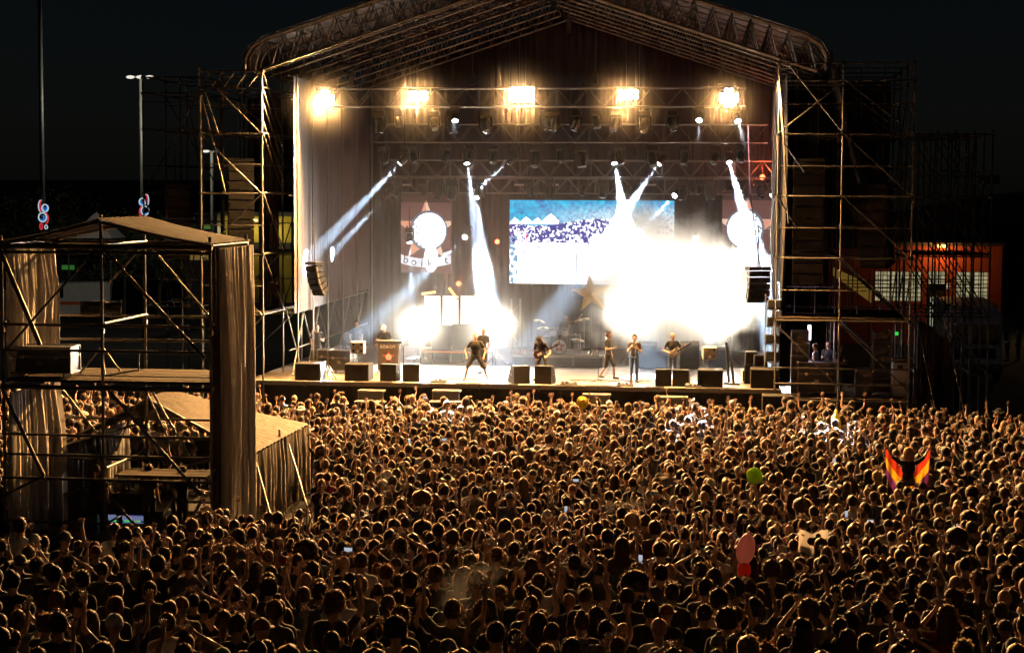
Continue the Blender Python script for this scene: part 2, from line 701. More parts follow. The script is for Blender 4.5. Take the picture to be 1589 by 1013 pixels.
# wall of black cloth closing the back of the roof and the stage
bd = thing('backdrop_curtain', 'tall black cloth hung across the back of the stage up to the roof', 'curtain', (0, 15.0, SZ))
for i in range(8):
    x0, x1 = -9.0 + i * 2.25, -9.0 + (i + 1) * 2.25
    cloth((x0, 15.15 + 0.02 * (i % 2), 0), (x1, 15.15 + 0.02 * (i % 2), 0), roofz(x0, 0.4), roofz(x1, 0.4), SZ + 0.02, 7, 0.05, 6, seed=40 + i).build('cloth_panel', M_BACKDROP, bd, smooth=True)
# side drapes, left and right
LDX = -8.8
sd = thing('side_drape', 'tall grey pleated drape along the dark-clad stage side beside the keyboard player', 'drape', (LDX, 1, 4.3))
lys = [1.0, 3.4, 5.9, 8.6, 11.5, 14.6]
for i in range(5):
    cloth((LDX, lys[i], 0), (LDX, lys[i + 1], 0), 13.0, 13.0, 4.35 + 0.05 * i, 5 if i < 3 else 6, 0.06, 8, seed=60 + i).build('cloth_panel', M_DRAPE, sd, smooth=True)
sf = thing('drape_frame', 'row of scaffold poles and braces holding the grey side drape', 'scaffold', (LDX - 0.15, 1, SZ))
for i, y in enumerate(lys):
    tube('upright', (LDX + 0.12, y, SZ), (LDX + 0.12, y, 13.1), 0.035, M_STEEL, sf)
for i in range(5):
    tube('brace', (LDX - 0.1, lys[i], SZ + 0.1), (LDX - 0.1, lys[i + 1], 5.0), 0.028, M_STEEL, sf)
    tube('brace', (LDX - 0.35, lys[i + 1], SZ + 0.1), (LDX - 0.35, lys[i], 4.6), 0.028, M_STEEL, sf)
for z in (3.0, 4.4, 8.7, 13.05):
    tube('ledger', (LDX - 0.16, 0.8, z), (LDX - 0.16, 14.8, z), 0.028, M_STEEL, sf)
M_SIDEDARK = mat('black_side_cloth', (0.05, 0.045, 0.045), 0.9, 0.0, 0.3, 2.0)
rd = thing('side_drape', 'dark pleated drape along the stage side next to the red lit truss end', 'drape', (8.95, 1, 4.3))
for i in range(5):
    cloth((9.0, lys[i], 0), (9.0, lys[i + 1], 0), 13.0, 13.0, SZ + 1.9, 6, 0.06, 6, seed=80 + i).build('cloth_panel', M_SIDEDARK, rd, smooth=True)


# ------------------------------------------------------------------ scaffold towers
def coupler(parent, p, m=M_DARKSTEEL):
    block('coupler', p, (0.11, 0.11, 0.10), m, parent)


def scaffold(name, label, xs, ys, zs, zbase, braces, planks=(), extra=(), r=0.03, mt=M_STEEL, skip=()):
    t = thing(name, label, 'scaffold', (xs[0], ys[0], zbase))
    for i, x in enumerate(xs):
        for j, y in enumerate(ys):
            if (i, j) in skip:
                continue
            tube('upright', (x, y, zbase), (x, y, zs[-1] + 0.15), r * 1.15, mt, t)
            block('base_plate', (x, y, zbase + 0.006), (0.16, 0.16, 0.012), M_DARKSTEEL, t)
            for z in zs:
                coupler(t, (x, y, z))
    for j, y in enumerate(ys[1:]):
        for i in range(len(xs) - 1):
            for q in (0.33, 0.67):
                x = xs[i] + (xs[i + 1] - xs[i]) * q
                if xs[i + 1] - xs[i] > 1.0 and mt is M_STEEL:
                    tube('upright', (x, y + 0.1, zs[0]), (x, y + 0.1, zs[-1] - 0.3 * j), r * 0.8, mt, t, 6)
    for z in zs:
        for j, y in enumerate(ys):
            for i in range(len(xs) - 1):
                tube('ledger', (xs[i], y - 0.04, z), (xs[i + 1], y - 0.04, z), r, mt, t)
        for i, x in enumerate(xs):
            for j in range(len(ys) - 1):
                tube('ledger', (x + 0.04, ys[j], z + 0.03), (x + 0.04, ys[j + 1], z + 0.03), r, mt, t)
    for z in zs[:-2]:
        for j, y in enumerate(ys):
            for i in range(len(xs) - 1):
                for q in (1.05,):
                    tube('guard_rail', (xs[i], y + 0.05, z + q), (xs[i + 1], y + 0.05, z + q), r * 0.7, mt, t, 6)
    for a, b in braces:
        tube('brace', a, b, r * 0.9, mt, t)
    for (x0, x1, y0, y1, z) in planks:
        n = max(1, int((y1 - y0) / 0.32))
        for k in range(n):
            block('plank', ((x0 + x1) / 2, y0 + (k + 0.5) * (y1 - y0) / n, z + 0.03 + 0.004 * (k % 2)), (x1 - x0, (y1 - y0) / n - 0.015, 0.045), M_WOOD, t)
    for a, b in extra:
        tube('guard_rail', a, b, r, mt, t)
    return t


# left PA tower
lx0, lx1 = xy(312, 0, 300), xy(407, 0, 300)
lzs = [4.35, 6.55, 8.75, 10.9, 12.55, 13.15]
br = []
for k, z in enumerate((10.9, 11.35, 12.0, 12.5, 13.1)):       # the fan of parallel braces on the stage-side face
    br.append(((lx1 + 0.05, 0.0, z), (lx1 + 0.05, 2.9, z - 2.15)))
for z0, z1 in ((10.9, 8.75), (8.75, 6.55), (6.55, 4.35)):
    br.append(((lx1 + 0.05, 0, z0), (lx1 + 0.05, 2.9, z1)))
    br.append(((lx1 - 0.02, 5.8, z0), (lx1 - 0.02, 2.9, z1)))
br += [((lx0, -0.07, 12.55), (lx0 + 0.95, -0.07, 8.75)), ((lx0 + 0.15, -0.1, 12.55), (lx0 + 0.7, -0.1, 10.9)),
       ((lx0 + 0.6, -0.07, 12.55), (lx1 - 0.05, -0.07, 10.95)), ((lx0, 2.85, 12.55), (lx1, 2.85, 10.9)),
       ((lx0, -0.07, 10.9), (lx1, -0.07, 8.75)), ((lx1, -0.07, 8.75), (lx0, -0.07, 6.55)), ((lx0, -0.07, 6.55), (lx1, -0.07, 4.35)),
       ((lx0, 2.83, 4.35), (lx1, 2.83, 6.55)), ((lx1, -0.07, 4.3), (lx0, -0.07, SZ)), ((lx0, 5.75, 2.2), (lx1, 5.75, 4.3))]
for k in range(5):
    u = lx0 + (lx1 - lx0) * k / 5
    br.append(((u, -0.07, 12.6), (u + 0.38, -0.07, 13.1)))
scaffold('speaker_tower', 'tall pale scaffold tower carrying speakers beside the grey stage drape', [lx0, lx1], [0.0, 2.9, 5.8], lzs, 0.0, br,
         planks=[(lx0, lx1, 0.1, 2.8, 4.4), (lx0, lx1, 3.0, 5.7, 4.4)])
# outer bay, set back
ox0, ox1 = xy(222, 4, 200), xy(310, 4, 200)
br = [((ox0, 4.0, 8.75), (ox1, 4.0, 12.6)), ((ox0, 4.0, 8.75), (ox0 + 1.2, 4, 4.35)), ((ox0 + 0.9, 6.8, 12.6), (ox0 + 2.0, 6.8, 6.5)), ((ox0, 6.8, 12.6), (ox1, 6.8, 8.75)),
      ((ox1, 4.0, 8.7), (ox1 - 0.5, 4, 4.4)), ((ox0 + 0.2, 6.8, 6.55), (ox1, 6.8, 4.35))]
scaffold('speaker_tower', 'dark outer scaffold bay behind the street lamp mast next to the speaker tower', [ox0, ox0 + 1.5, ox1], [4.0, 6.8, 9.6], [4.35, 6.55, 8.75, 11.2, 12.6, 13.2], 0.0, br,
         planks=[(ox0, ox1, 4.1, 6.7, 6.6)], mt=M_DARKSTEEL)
# right PA tower: front bays and the deep rows behind
rx = [xy(1207, 0, 300), xy(1306, 0, 300), xy(1416, 0, 300)]
rzs = [4.42, 6.6, 8.75, 10.9, 12.75, 13.35]
br = []
for z0, z1 in ((12.75, 10.9), (10.9, 8.75), (8.75, 6.6), (6.6, 4.42)):
    br.append(((rx[1] + 0.06, -0.07, z0), (rx[2], -0.07, z1)))
br += [((rx[0], -0.07, 10.95), (rx[1], -0.07, 12.7)), ((rx[0] + 0.3, -0.1, 13.3), (rx[1], -0.1, 10.95)), ((rx[0], -0.07, 8.7), (rx[0] + 0.7, -0.07, 7.6)),
       ((rx[0], -0.1, 10.85), (rx[0] + 0.9, -0.1, 9.6)), ((rx[1], -0.07, 4.35), (rx[2], -0.07, 2.0)), ((rx[0], -0.07, 4.3), (rx[1], -0.07, 2.1))]
ry = [0.0, 2.6, 5.2, 7.8]
for z0, z1 in ((12.75, 10.9), (10.9, 8.75), (8.75, 6.6), (6.6, 4.42), (4.42, 2.2)):
    for q in range(3):
        br.append(((rx[2] + 0.05, ry[q], z0), (rx[2] + 0.05, ry[q + 1], z1)))
        br.append(((rx[1], ry[q + 1] - 0.07, z0), (rx[2], ry[q + 1] - 0.07, z1)))
        br.append(((rx[0] - 0.05, ry[q], z0), (rx[0] - 0.05, ry[q + 1], z1)))
extra = [((rx[0], -0.06, z), (rx[2], -0.06, z)) for z in (2.2, 2.75, 1.62)]
scaffold('speaker_tower', 'tall brown lit scaffold tower carrying speakers beside the red building', rx, ry, rzs, 0.0, br,
         planks=[(rx[0], rx[2], 0.1, 2.5, 4.45), (rx[0], rx[2], 2.7, 5.1, 4.45), (rx[0] + 0.1, rx[2], 0.1, 2.5, 1.62), (rx[0] + 0.1, rx[2], 2.7, 5.1, 1.62)], extra=extra)
for k, (x0, x1, y_, z0) in enumerate(((rx[0] + 0.3, rx[2] - 0.1, 7.95, 6.7), (rx[0] + 0.2, rx[1] - 0.1, 5.35, 4.6))):
    cloth((x0, y_, 0), (x1, y_, 0), 13.2, 13.2, z0, 9, 0.06, 6, seed=330 + k).build('scaffold_netting', M_SIDEDARK, None, True,
          label=['dark netting closing the back of the brown scaffold tower', 'dark netting behind the straight speaker column in the brown tower'][k], cat='netting')
for k, (x0, x1, y_) in enumerate(((lx0 + 0.1, lx1 - 0.1, 5.95), (lx1 - 0.95, lx1 - 0.15, 2.95))):
    cloth((x0, y_, 0), (x1, y_, 0), 12.5, 12.5, 8.8 if k == 0 else 4.5, 7, 0.05, 6, seed=340 + k).build('scaffold_netting', M_SIDEDARK, None, True,
          label=['dark netting closing the back of the pale scaffold tower', 'dark netting behind the speaker column in the pale tower'][k], cat='netting')
# fan of slanted poles on the tower's stage side
fan = thing('scaffold_poles', 'bundle of leaning pipes on the stage edge of the brown scaffold tower', 'poles', (rx[0], -0.2, 4.4))
for k in range(5):
    tube('pipe', (rx[0] - 0.05 + 0.05 * k, -0.16 - 0.02 * k, 13.3 - 0.5 * k), (rx[0] + 0.30 + 0.02 * k, -0.12, 8.6 - 0.2 * k), 0.026, M_STEEL, fan)
# outrigger rows further back, lower to the outside
wx = [rx[2] + 0.5, rx[2] + 1.15, rx[2] + 1.8, rx[2] + 2.45, rx[2] + 3.1]
br = []
for q in range(4):
    for z0, z1 in ((10.9, 8.75), (8.75, 6.6), (6.6, 4.42), (4.42, 2.2)):
        br.append(((wx[0], 3.0 + 2.2 * q - 0.07, z0), (wx[2], 3.0 + 2.2 * q - 0.07, z1)))
        br.append(((wx[2], 3.0 + 2.2 * q - 0.07, z0), (wx[4], 3.0 + 2.2 * q - 0.07, z1)))
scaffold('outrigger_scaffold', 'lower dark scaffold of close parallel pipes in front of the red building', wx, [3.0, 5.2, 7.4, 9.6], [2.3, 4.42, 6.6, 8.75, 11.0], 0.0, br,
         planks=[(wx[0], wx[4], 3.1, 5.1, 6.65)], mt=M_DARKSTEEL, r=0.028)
# grey roof skirt hanging beside the eave, behind the tower
M_GREYTARP = mat('grey_tarpaulin', (0.16, 0.16, 0.17), 0.7, 0.0, 0.25, 1.5, stretch=(3, 3, 0.4))
tarp = thing('side_tarpaulin', 'grey pleated tarpaulin falling from the roof eave behind the brown scaffold', 'tarpaulin', (10.6, 2, 8))
m = MB()


def tfn(u, v):
    y = 1.2 + 12 * u
    w = 0.07 * math.sin(u * 62) + 0.04 * math.sin(u * 131 + 1)
    return (10.5 + 1.3 * v + 1.6 * v * u + w, y, 13.9 - (13.9 - 8.4) * v)


m.grid(tfn, 120, 6).build('cloth_panel', M_GREYTARP, tarp, smooth=True)
# dark screen cloth by the tower foot
for k, (pxa, pxb, yy) in enumerate(((1420, 1448, 0.6), (1449, 1478, 1.2))):
    cloth((xy(pxa, yy, 560), yy, 0), (xy(pxb, yy, 560), yy, 0), 4.5 - 0.5 * k, 4.2 - 0.6 * k, 0.05, 6, 0.07, 6, seed=300 + k).build(
        'screen_cloth', M_SIDEDARK, None, smooth=True, label=['dark gauze hanging at the foot of the brown scaffold tower', 'dark gauze hanging next to the parked truck'][k], cat='cloth')
# guy ropes
for k, (a, b) in enumerate((((1425, 510), (1452, 640)), ((1462, 480), (1498, 650)))):
    tube('guy_rope', at(a[0], a[1], 0.3), at(b[0], b[1], -1.0), 0.012, M_STEEL, None, 5,
         label=['thin guy rope slanting down from the brown scaffold tower', 'thin guy rope slanting down in front of the parked truck'][k], cat='rope')
# skirt below the right tower
c = cloth((rx[0], 0.05, 0), (rx[2] + 0.3, 0.05, 0), 1.58, 1.58, 0.02, 16, 0.03, 3, seed=9)
c.build('tower_skirt', M_SKIRT, None, smooth=True, label='black cloth skirt under the brown scaffold tower deck', cat='cloth')


# ------------------------------------------------------------------ lighting trusses
def truss(label, x0, x1, y, ztop, h, step=0.56):
    t = thing('lighting_truss', label, 'truss', ((x0 + x1) / 2, y, ztop), group=None)
    d = h * 0.9
    for yy, z in ((y, ztop), (y, ztop - h), (y + d, ztop), (y + d, ztop - h)):
        tube('chord', (x0, yy, z), (x1, yy, z), 0.027, M_ALU, t)
    n = int((x1 - x0) / step)
    lc = MB()
    for k in range(n):
        a, b = x0 + (x1 - x0) * k / n, x0 + (x1 - x0) * (k + 1) / n
        if k % 5 == 0:
            for q in (a, a + 0.05):
                tube('spreader', (q, y, ztop), (q, y, ztop - h), 0.018, M_ALU, t, 6)
        if k % 2:
            tube('brace', (a, y, ztop), (b, y, ztop - h), 0.014, M_ALU, t, 6)
        else:
            tube('brace', (a, y, ztop - h), (b, y, ztop), 0.014, M_ALU, t, 6)
        za, zb = (ztop, ztop - h) if k % 2 else (ztop - h, ztop)
        lc.cyl((a, y + d, za), (b, y + d, zb), 0.016, None, 4)
        ya, yb = (y, y + d) if k % 2 else (y + d, y)
        lc.cyl((a, ya, ztop), (b, yb, ztop), 0.016, None, 4)
        lc.cyl((a, ya, ztop - h), (b, yb, ztop - h), 0.016, None, 4)
    lc.build('lacing', M_ALU, t, kind='stuff')
    for q in range(4):
        x = x0 + (x1 - x0) * (0.06 + 0.88 * q / 3)
        tube('hanging_chain', (x, y + d / 2, ztop), (x, y + d / 2, roofz(x) - 0.5), 0.012, M_DARKSTEEL, t, 5)
        lc2 = block('chain_hoist', (x, y + d / 2, ztop + 0.35), (0.16, 0.2, 0.4), M_BLACK, t)
    return t


T1Y, T2Y, T3Y, T4Y = 2.0, 5.2, 8.4, 11.2
truss('front lighting truss carrying the five warm blinder lamps', at(505, 150, T1Y).x, at(1158, 150, T1Y).x, T1Y, zz(137, T1Y), 0.66)
truss('second lighting truss hung just below the blinder truss', at(575, 200, T2Y).x, at(1192, 200, T2Y).x, T2Y, zz(193, T2Y), 0.68)
truss('third lighting truss with the upper row of white beam lamps', at(590, 260, T3Y).x, at(1206, 260, T3Y).x, T3Y, zz(249, T3Y), 0.66)
truss('rear lowest lighting truss above the video screens', at(605, 285, T4Y).x, at(1206, 285, T4Y).x, T4Y, zz(277, T4Y), 0.62)
tube('blue_cable', at(1161, 195, 1.2), at(1164, 300, 1.2), 0.02, mat('violet_cable', (0.25, 0.2, 0.6), 0.5), None, 6, label='violet cable hanging beside the outermost blinder lamp', cat='cable')
tube('hanging_cable', at(1164, 300, 1.25), at(1180, 418, 1.5), 0.02, M_CABLE, None, 6, label='black cable holding the small hanging speaker column over the smoke', cat='cable')

# ================================================================== lamps
def make_blinder(i, px, py, wpx, hpx, label):
    c = at(px, py, T1Y - 0.35)
    s = 1 / 43.5
    w, h = wpx * s, hpx * s
    t = thing('blinder_lamp', label, 'stage lamp', c, group='warm blinder lamps on the front truss')
    MB().cham((c.x, c.y + 0.12, c.z), (w + 0.06, 0.2, h + 0.06), 0.1 if h > 0.5 else 0.06).build('housing', M_BLACK, t)
    nx, ny = max(2, round(w / 0.17)), max(2, round(h / 0.17))
    m = MB()
    for a in range(nx):
        for b in range(ny):
            if nx == ny and nx > 2 and a in (0, nx - 1) and b in (0, ny - 1):
                continue
            q = (c.x - w / 2 + (a + 0.5) * w / nx, c.y + 0.0, c.z - h / 2 + (b + 0.5) * h / ny)
            ob = MB().lathe([(0.02, 0.0), (0.06, 0.01), (0.085, 0.04), (0.088, 0.06)], q, 12, axis=(0, 1, 0)).build('bulb', mat_emit('blinder_bulb', (1.0, 0.88, 0.66), 90.0), t)
    for sx in (-1, 1):
        tube('yoke', (c.x + sx * (w / 2 + 0.06), c.y + 0.15, c.z - 0.1), (c.x + sx * (w / 2 + 0.06), c.y + 0.3, c.z + h / 2 + 0.12), 0.02, M_BLACK, t, 6)
    tg = (c.x * 0.6 - 1.5, -17, 1.5)
    lamp('blinder_light', 'SPOT', (c.x, c.y - 0.12, c.z), BLINDER_W * (1.25, 1.15, 1.25, 0.95, 0.65)[i], WARM, t, tg, 0.22, R(168), 0.8)


BLINDER_W = 43000
for i, (px, py, w, h, lb) in enumerate((
        (504, 154, 27, 27, 'square warm blinder lamp blazing in front of the grey side drape'),
        (648, 149, 31, 15, 'wide warm blinder lamp blazing second along the front truss from the grey drape'),
        (810, 147, 38, 24, 'largest warm blinder lamp blazing at the middle of the front truss'),
        (975, 147, 31, 15, 'wide warm blinder lamp blazing fourth along the front truss from the grey drape'),
        (1131, 152, 29, 29, 'square warm blinder lamp blazing at the truss end near the brown scaffold'))):
    make_blinder(i, px, py, w, h, lb)

# ---- moving head lamps
MH_BASE = MB().cham((0, 0, -0.08), (0.34, 0.3, 0.16), 0.02).mesh('base', M_BLACK)
MH_YOKE = MB().box((-0.17, 0, -0.3), (0.05, 0.12, 0.34)).box((0.17, 0, -0.3), (0.05, 0.12, 0.34)).box((0, 0, -0.165), (0.39, 0.14, 0.05)).mesh('yoke', M_BLACK)
MH_HEAD = MB().lathe([(0.05, 0.2), (0.11, 0.17), (0.135, 0.05), (0.135, -0.08), (0.12, -0.2), (0.125, -0.21), (0.125, -0.25), (0.11, -0.25)], (0, 0, 0), 14).mesh('head', M_BLACK, True)
MH_LENS_ON = MB().lathe([(0.105, -0.252), (0.09, -0.258), (0.03, -0.262)], (0, 0, 0), 14).mesh('lens', mat_emit('beam_lens', (0.85, 0.92, 1.0), 60.0))
MH_LENS_OFF = MB().lathe([(0.105, -0.252), (0.09, -0.262), (0.03, -0.27)], (0, 0, 0), 14).mesh('lens', M_GLASSDARK)
MH_CLAMP = MB().box((-0.1, 0, 0.04), (0.05, 0.06, 0.1)).box((0.1, 0, 0.04), (0.05, 0.06, 0.1)).mesh('clamp', M_DARKSTEEL)


def moving_head(top, label, target=None, power=0, angle=5, col=COOL, s=1.0, drop=0.0, bl=0.25):
    t = thing('moving_head_lamp', label, 'stage lamp', top, group='lit beam lamps' if power else 'unlit moving head lamps')
    top = Vector(top)
    if drop:
        tube('drop_pole', top, top + Vector((0, 0, drop)), 0.02, M_BLACK, t, 6)
    for nm, me in (('clamp', MH_CLAMP), ('base', MH_BASE), ('yoke', MH_YOKE)):
        link(nm, me, t, loc=top, scale=(s, s, s))
    hc = top + Vector((0, 0, -0.38 * s))
    tg = Vector(target) if target is not None else hc + Vector((random.uniform(-0.4, 0.4), random.uniform(-0.9, 0.1), -1))
    d = (tg - hc).normalized()
    e = (-d).to_track_quat('Z', 'Y').to_euler()
    h = link('head', MH_HEAD, t, loc=hc, rot=e, scale=(s, s, s))
    link('lens', MH_LENS_ON if power else MH_LENS_OFF, h, loc=hc, rot=e, scale=(s, s, s))
    if power:
        lamp('beam_light', 'SPOT', hc + d * (0.30 * s), power, col, t, tg, 0.05, R(angle), bl)
    return t


DRX = -99          # aim marker: the point of the grey side drape behind this pixel
# lit beams: lens pixel, plane, aim pixel, aim plane, watts, degrees
BEAMS = [
    (627, 252, 3.2, (476, 405, DRX), 540000, 7.5, 'lit beam lamp on a long pole aimed at the grey side drape'),
    (723, 250, T3Y, (752, 440, 6.5), 346800, 10.2, 'lit beam lamp on the third truss shining down beside the red glow'),
    (795, 252, T3Y, (655, 365, 9.0), 495000, 6.5, 'lit beam lamp on the third truss slanting towards the poster screen'),
    (952, 250, T3Y, (985, 430, 6.0), 1260000, 11.6, 'lit beam lamp above the white smoke, brightest of the third truss'),
    (1027, 252, T3Y, (955, 350, 7.0), 810000, 8.7, 'lit beam lamp slanting into the white smoke from the third truss'),
    (1129, 249, T3Y, (1172, 390, 6.0), 1080000, 11.6, 'lit beam lamp on the third truss near the red lit end'),
    (604, 304, 6.2, (517, 392, DRX), 450000, 6.5, 'lit beam lamp on a long pole aimed at the inner drape fold'),
    (739, 304, T4Y, (760, 455, 8.0), 468000, 7.2, 'blue white beam lamp on the rear truss between both screens'),
    (1051, 304, T4Y, (1000, 352, 9.0), 630000, 5.8, 'lit beam lamp at the corner of the big video screen'),
    (1198, 304, T4Y, (1212, 345, 8.0), 180000, 5.8, 'lit beam lamp on the rear truss end by the brown scaffold'),
    (725, 369, T4Y, (685, 402, 9.0), 450000, 5.1, 'small lit beam lamp right of the poster screen below the truss'),
    (1079, 369, T4Y, (1090, 430, 9.0), 360000, 7.2, 'small lit beam lamp hanging just above the white smoke'),
    (635, 372, T4Y, (641, 520, 10.0), 360000, 5.8, 'beam lamp on a pole in front of the poster screen'),
]
for px, py, Y, (ax, ay, aY), pw_, ang, lb in BEAMS:
    p = at(px, py, Y)
    col = (0.45, 0.68, 1.0) if px == 739 else COOL
    if aY == DRX:
        d_ = ray(ax, ay)
        tg = CAM + d_ * ((LDX + 0.05 - CAM.x) / d_.x)
    else:
        tg = at(ax, ay, aY)
    moving_head(p + Vector((0, 0.05, 0.5)), lb, tg, pw_, ang, col, drop={725: 0.9, 1079: 0.9, 635: 0.9, 627: 2.0, 604: 2.6}.get(px, 0.0))
# beams aimed down into the front rows
for px, py, Y, (ax, ay), pw_, lb in ((705, 178, T1Y, (700, 640), 380000, 'moving head lamp under the front truss lighting the front rows below the singer'),
                                     (1085, 178, T1Y, (1070, 662), 480000, 'moving head lamp under the front truss lighting the front rows below the guitarist'),
                                     (1143, 180, T1Y, (1290, 674), 480000, 'moving head lamp at the front truss end lighting the banana costume')):
    moving_head(at(px, py, Y) + Vector((0, 0.2, 0.35)), lb, on(ax, ay, 1.6), pw_ * 2.0, 7.0, (0.80, 0.88, 1.0))
rows = [(T1Y, 172, [586, 616, 672, 700, 752, 846, 858, 893, 925, 955, 1000, 1043], 'under the front truss'),
        (T2Y, 226, [592, 640, 690, 729, 765, 830, 868, 900, 960, 1012, 1062, 1110, 1150], 'under the second truss'),
        (T3Y, 279, [612, 655, 680, 745, 700, 820, 852, 905, 935, 985, 1060, 1085, 1100, 1160, 1180], 'under the third truss')]
for Y, py, pxs, where in rows:
    for k, px in enumerate(sorted(pxs)):
        moving_head(at(px, py, Y) + Vector((0, 0.3, 0)), 'unlit moving head lamp %s, %s from the grey drape' % (where, nth(k)), s=random.choice((1.0, 1.15, 1.3)))
# batten lights on the rear truss
for k, px in enumerate((630, 690, 806, 860, 1010, 1175)):
    p = at(px, 287, T4Y - 0.3)
    t = thing('batten_lamp', 'short pale batten lamp on the rear truss, %s from the grey drape' % nth(k), 'stage lamp', p, group='batten lamps on the rear truss')
    MB().cham(p, (0.45, 0.12, 0.14), 0.02).build('housing', M_DARKSTEEL, t)
    MB().box((p.x, p.y - 0.065, p.z), (0.4, 0.01, 0.07)).build('lens', mat('frosted_lens', (0.5, 0.48, 0.48), 0.4), t)
# red lamps at the truss end and behind the risers
for k, (px, py, Y, w, lb) in enumerate(((1183, 275, T3Y + 0.6, 420, 'red stage lamp at the end of the third truss'), (712, 440, 10.5, 170, 'red orange stage lamp glowing beside the three bright panels'),
                                        (772, 375, 12.5, 120, 'red stage lamp beside the big video screen'))):
    p = at(px, py, Y)
    t = thing('red_stage_lamp', lb, 'stage lamp', p)
    MB().lathe([(0.06, 0.14), (0.1, 0.1), (0.11, -0.1), (0.1, -0.1)], p, 12, axis=(0, 1, 0.1)).build('can', M_BLACK, t)
    MB().lathe([(0.095, 0.0), (0.02, 0.004)], p + Vector((0, -0.105, 0)), 12, axis=(0, 1, 0.1)).build('lens', mat_emit('red_lens', (1.0, 0.08, 0.03), 12.0), t)
    tube('drop_pole', p + Vector((0, 0, 0.1)), p + Vector((0, 0, 0.9 if k != 1 else 0.3)), 0.015, M_BLACK, t, 6)
    lamp('red_light', 'POINT', p + Vector((0, -0.3, 0)), w, (1.0, 0.12, 0.04) if k != 1 else (1.0, 0.22, 0.05), t, None, 0.1)


# floor strobes: the sources of the blown-out glare
def strobe(px, py, Y, power, label, size=0.5, col=(1.0, 0.90, 0.72), stand=True, rad=0.25):
    p = at(px, py, Y)
    t = thing('strobe_lamp', label, 'stage lamp', (p.x, p.y, SZ), group='floor strobe lamps on stands')
    MB().cham((p.x, p.y + 0.1, p.z), (size, 0.16, size), 0.02).build('housing', M_BLACK, t)
    n = 3
    for a in range(n):
        for b in range(n):
            q = (p.x + (a - 1) * size / 3.3, p.y + 0.005, p.z + (b - 1) * size / 3.3)
            MB().lathe([(0.01, 0.0), (size / 8, 0.01), (size / 7, 0.03)], q, 10, axis=(0, 1, 0)).build('bulb', mat_emit('strobe_bulb', (1.0, 0.93, 0.8), 80.0), t)
    if stand:
        tube('stand', (p.x, p.y + 0.12, SZ), (p.x, p.y + 0.12, p.z), 0.025, M_BLACK, t)
        for k in range(3):
            a = 2.1 * k + 0.4
            tube('stand_leg', (p.x, p.y + 0.12, SZ + 0.45), (p.x + 0.45 * math.cos(a), p.y + 0.12 + 0.45 * math.sin(a), SZ + 0.015), 0.015, M_BLACK, t, 6)
    lamp('strobe_light', 'SPOT', (p.x, p.y - 0.06, p.z), power, col, t, (p.x, p.y - 10, p.z - 1.0), rad, R(165), 0.5)
    return p


STROBES = [
    (652, 503, 7.0, 6500, 'strobe lamp blazing beside the keyboard player'),
    (768, 504, 7.0, 6500, 'strobe lamp blazing behind the singer'),
    (975, 480, 8.0, 1800, 'strobe lamp in the white smoke nearest the golden star'),
    (1030, 455, 9.0, 1800, 'strobe lamp in the middle of the white smoke'),
    (1085, 470, 8.5, 1800, 'strobe lamp in the white smoke above the guitarist'),
    (1135, 488, 8.0, 1500, 'strobe lamp in the white smoke nearest the hanging speakers'),
]
STROBES = [(a[0], a[1], a[2], a[3] * (1.7 if a[0] > 900 else 1.3), a[4]) for a in STROBES] + [  # the three upper ones are added to brighten the top of the smoke
    (985, 392, 8.5, 2700, 'added upper strobe lamp in the white smoke before the video screen'),
    (1058, 405, 8.5, 2700, 'added upper strobe lamp in the middle of the white smoke'),
    (1122, 412, 8.5, 2300, 'added upper strobe lamp in the white smoke next to the poster screen'),
]
SPOS = [strobe(*a[:4], a[4]) for a in STROBES]


# ------------------------------------------------------------------ smoke and haze
def smoke_mat(name, density, col=(0.95, 0.93, 0.9), aniso=0.2, scale=0.8, edge=0.35, contrast=0.5, emit=0.0):
    m = bpy.data.materials.new(name)
    m.use_nodes = True
    nt = m.node_tree
    nt.nodes.remove(nt.nodes['Principled BSDF'])
    v = nt.nodes.new('ShaderNodeVolumePrincipled')
    v.inputs['Color'].default_value = (*col, 1)
    v.inputs['Anisotropy'].default_value = aniso
    tc = nt.nodes.new('ShaderNodeTexCoord')
    ln = nt.nodes.new('ShaderNodeVectorMath')
    ln.operation = 'LENGTH'
    nt.links.new(tc.outputs['Object'], ln.inputs[0])
    nz = nt.nodes.new('ShaderNodeTexNoise')
    nz.inputs['Scale'].default_value = scale
    nz.inputs['Detail'].default_value = 4
    nz.inputs['Roughness'].default_value = 0.6
    nt.links.new(tc.outputs['Object'], nz.inputs['Vector'])
    sh = nt.nodes.new('ShaderNodeMath')      # radius + noise
    sh.operation = 'MULTIPLY_ADD'
    sh.inputs[1].default_value = -contrast * 2
    nt.links.new(nz.outputs[0], sh.inputs[0])
    nt.links.new(ln.outputs['Value'], sh.inputs[2])
    mr = nt.nodes.new('ShaderNodeMapRange')
    mr.interpolation_type = 'SMOOTHSTEP'
    mr.inputs['From Min'].default_value = 1.0 - contrast - edge
    mr.inputs['From Max'].default_value = 1.0 - contrast - 0.02
    mr.inputs['To Min'].default_value = density
    mr.inputs['To Max'].default_value = 0.0
    nt.links.new(sh.outputs[0], mr.inputs[0])
    nt.links.new(mr.outputs[0], v.inputs['Density'])
    nt.links.new(v.outputs[0], nt.nodes['Material Output'].inputs['Volume'])
    MATS[name] = m
    return m


def puff(name, label, c, radii, m):
    bm = bmesh.new()
    bmesh.ops.create_icosphere(bm, subdivisions=2, radius=1.12)
    me = bpy.data.meshes.new(name)
    bm.to_mesh(me)
    bm.free()
    me.materials.append(m)
    return link(name, me, None, label, 'smoke', None, 'stuff', c, None, radii)


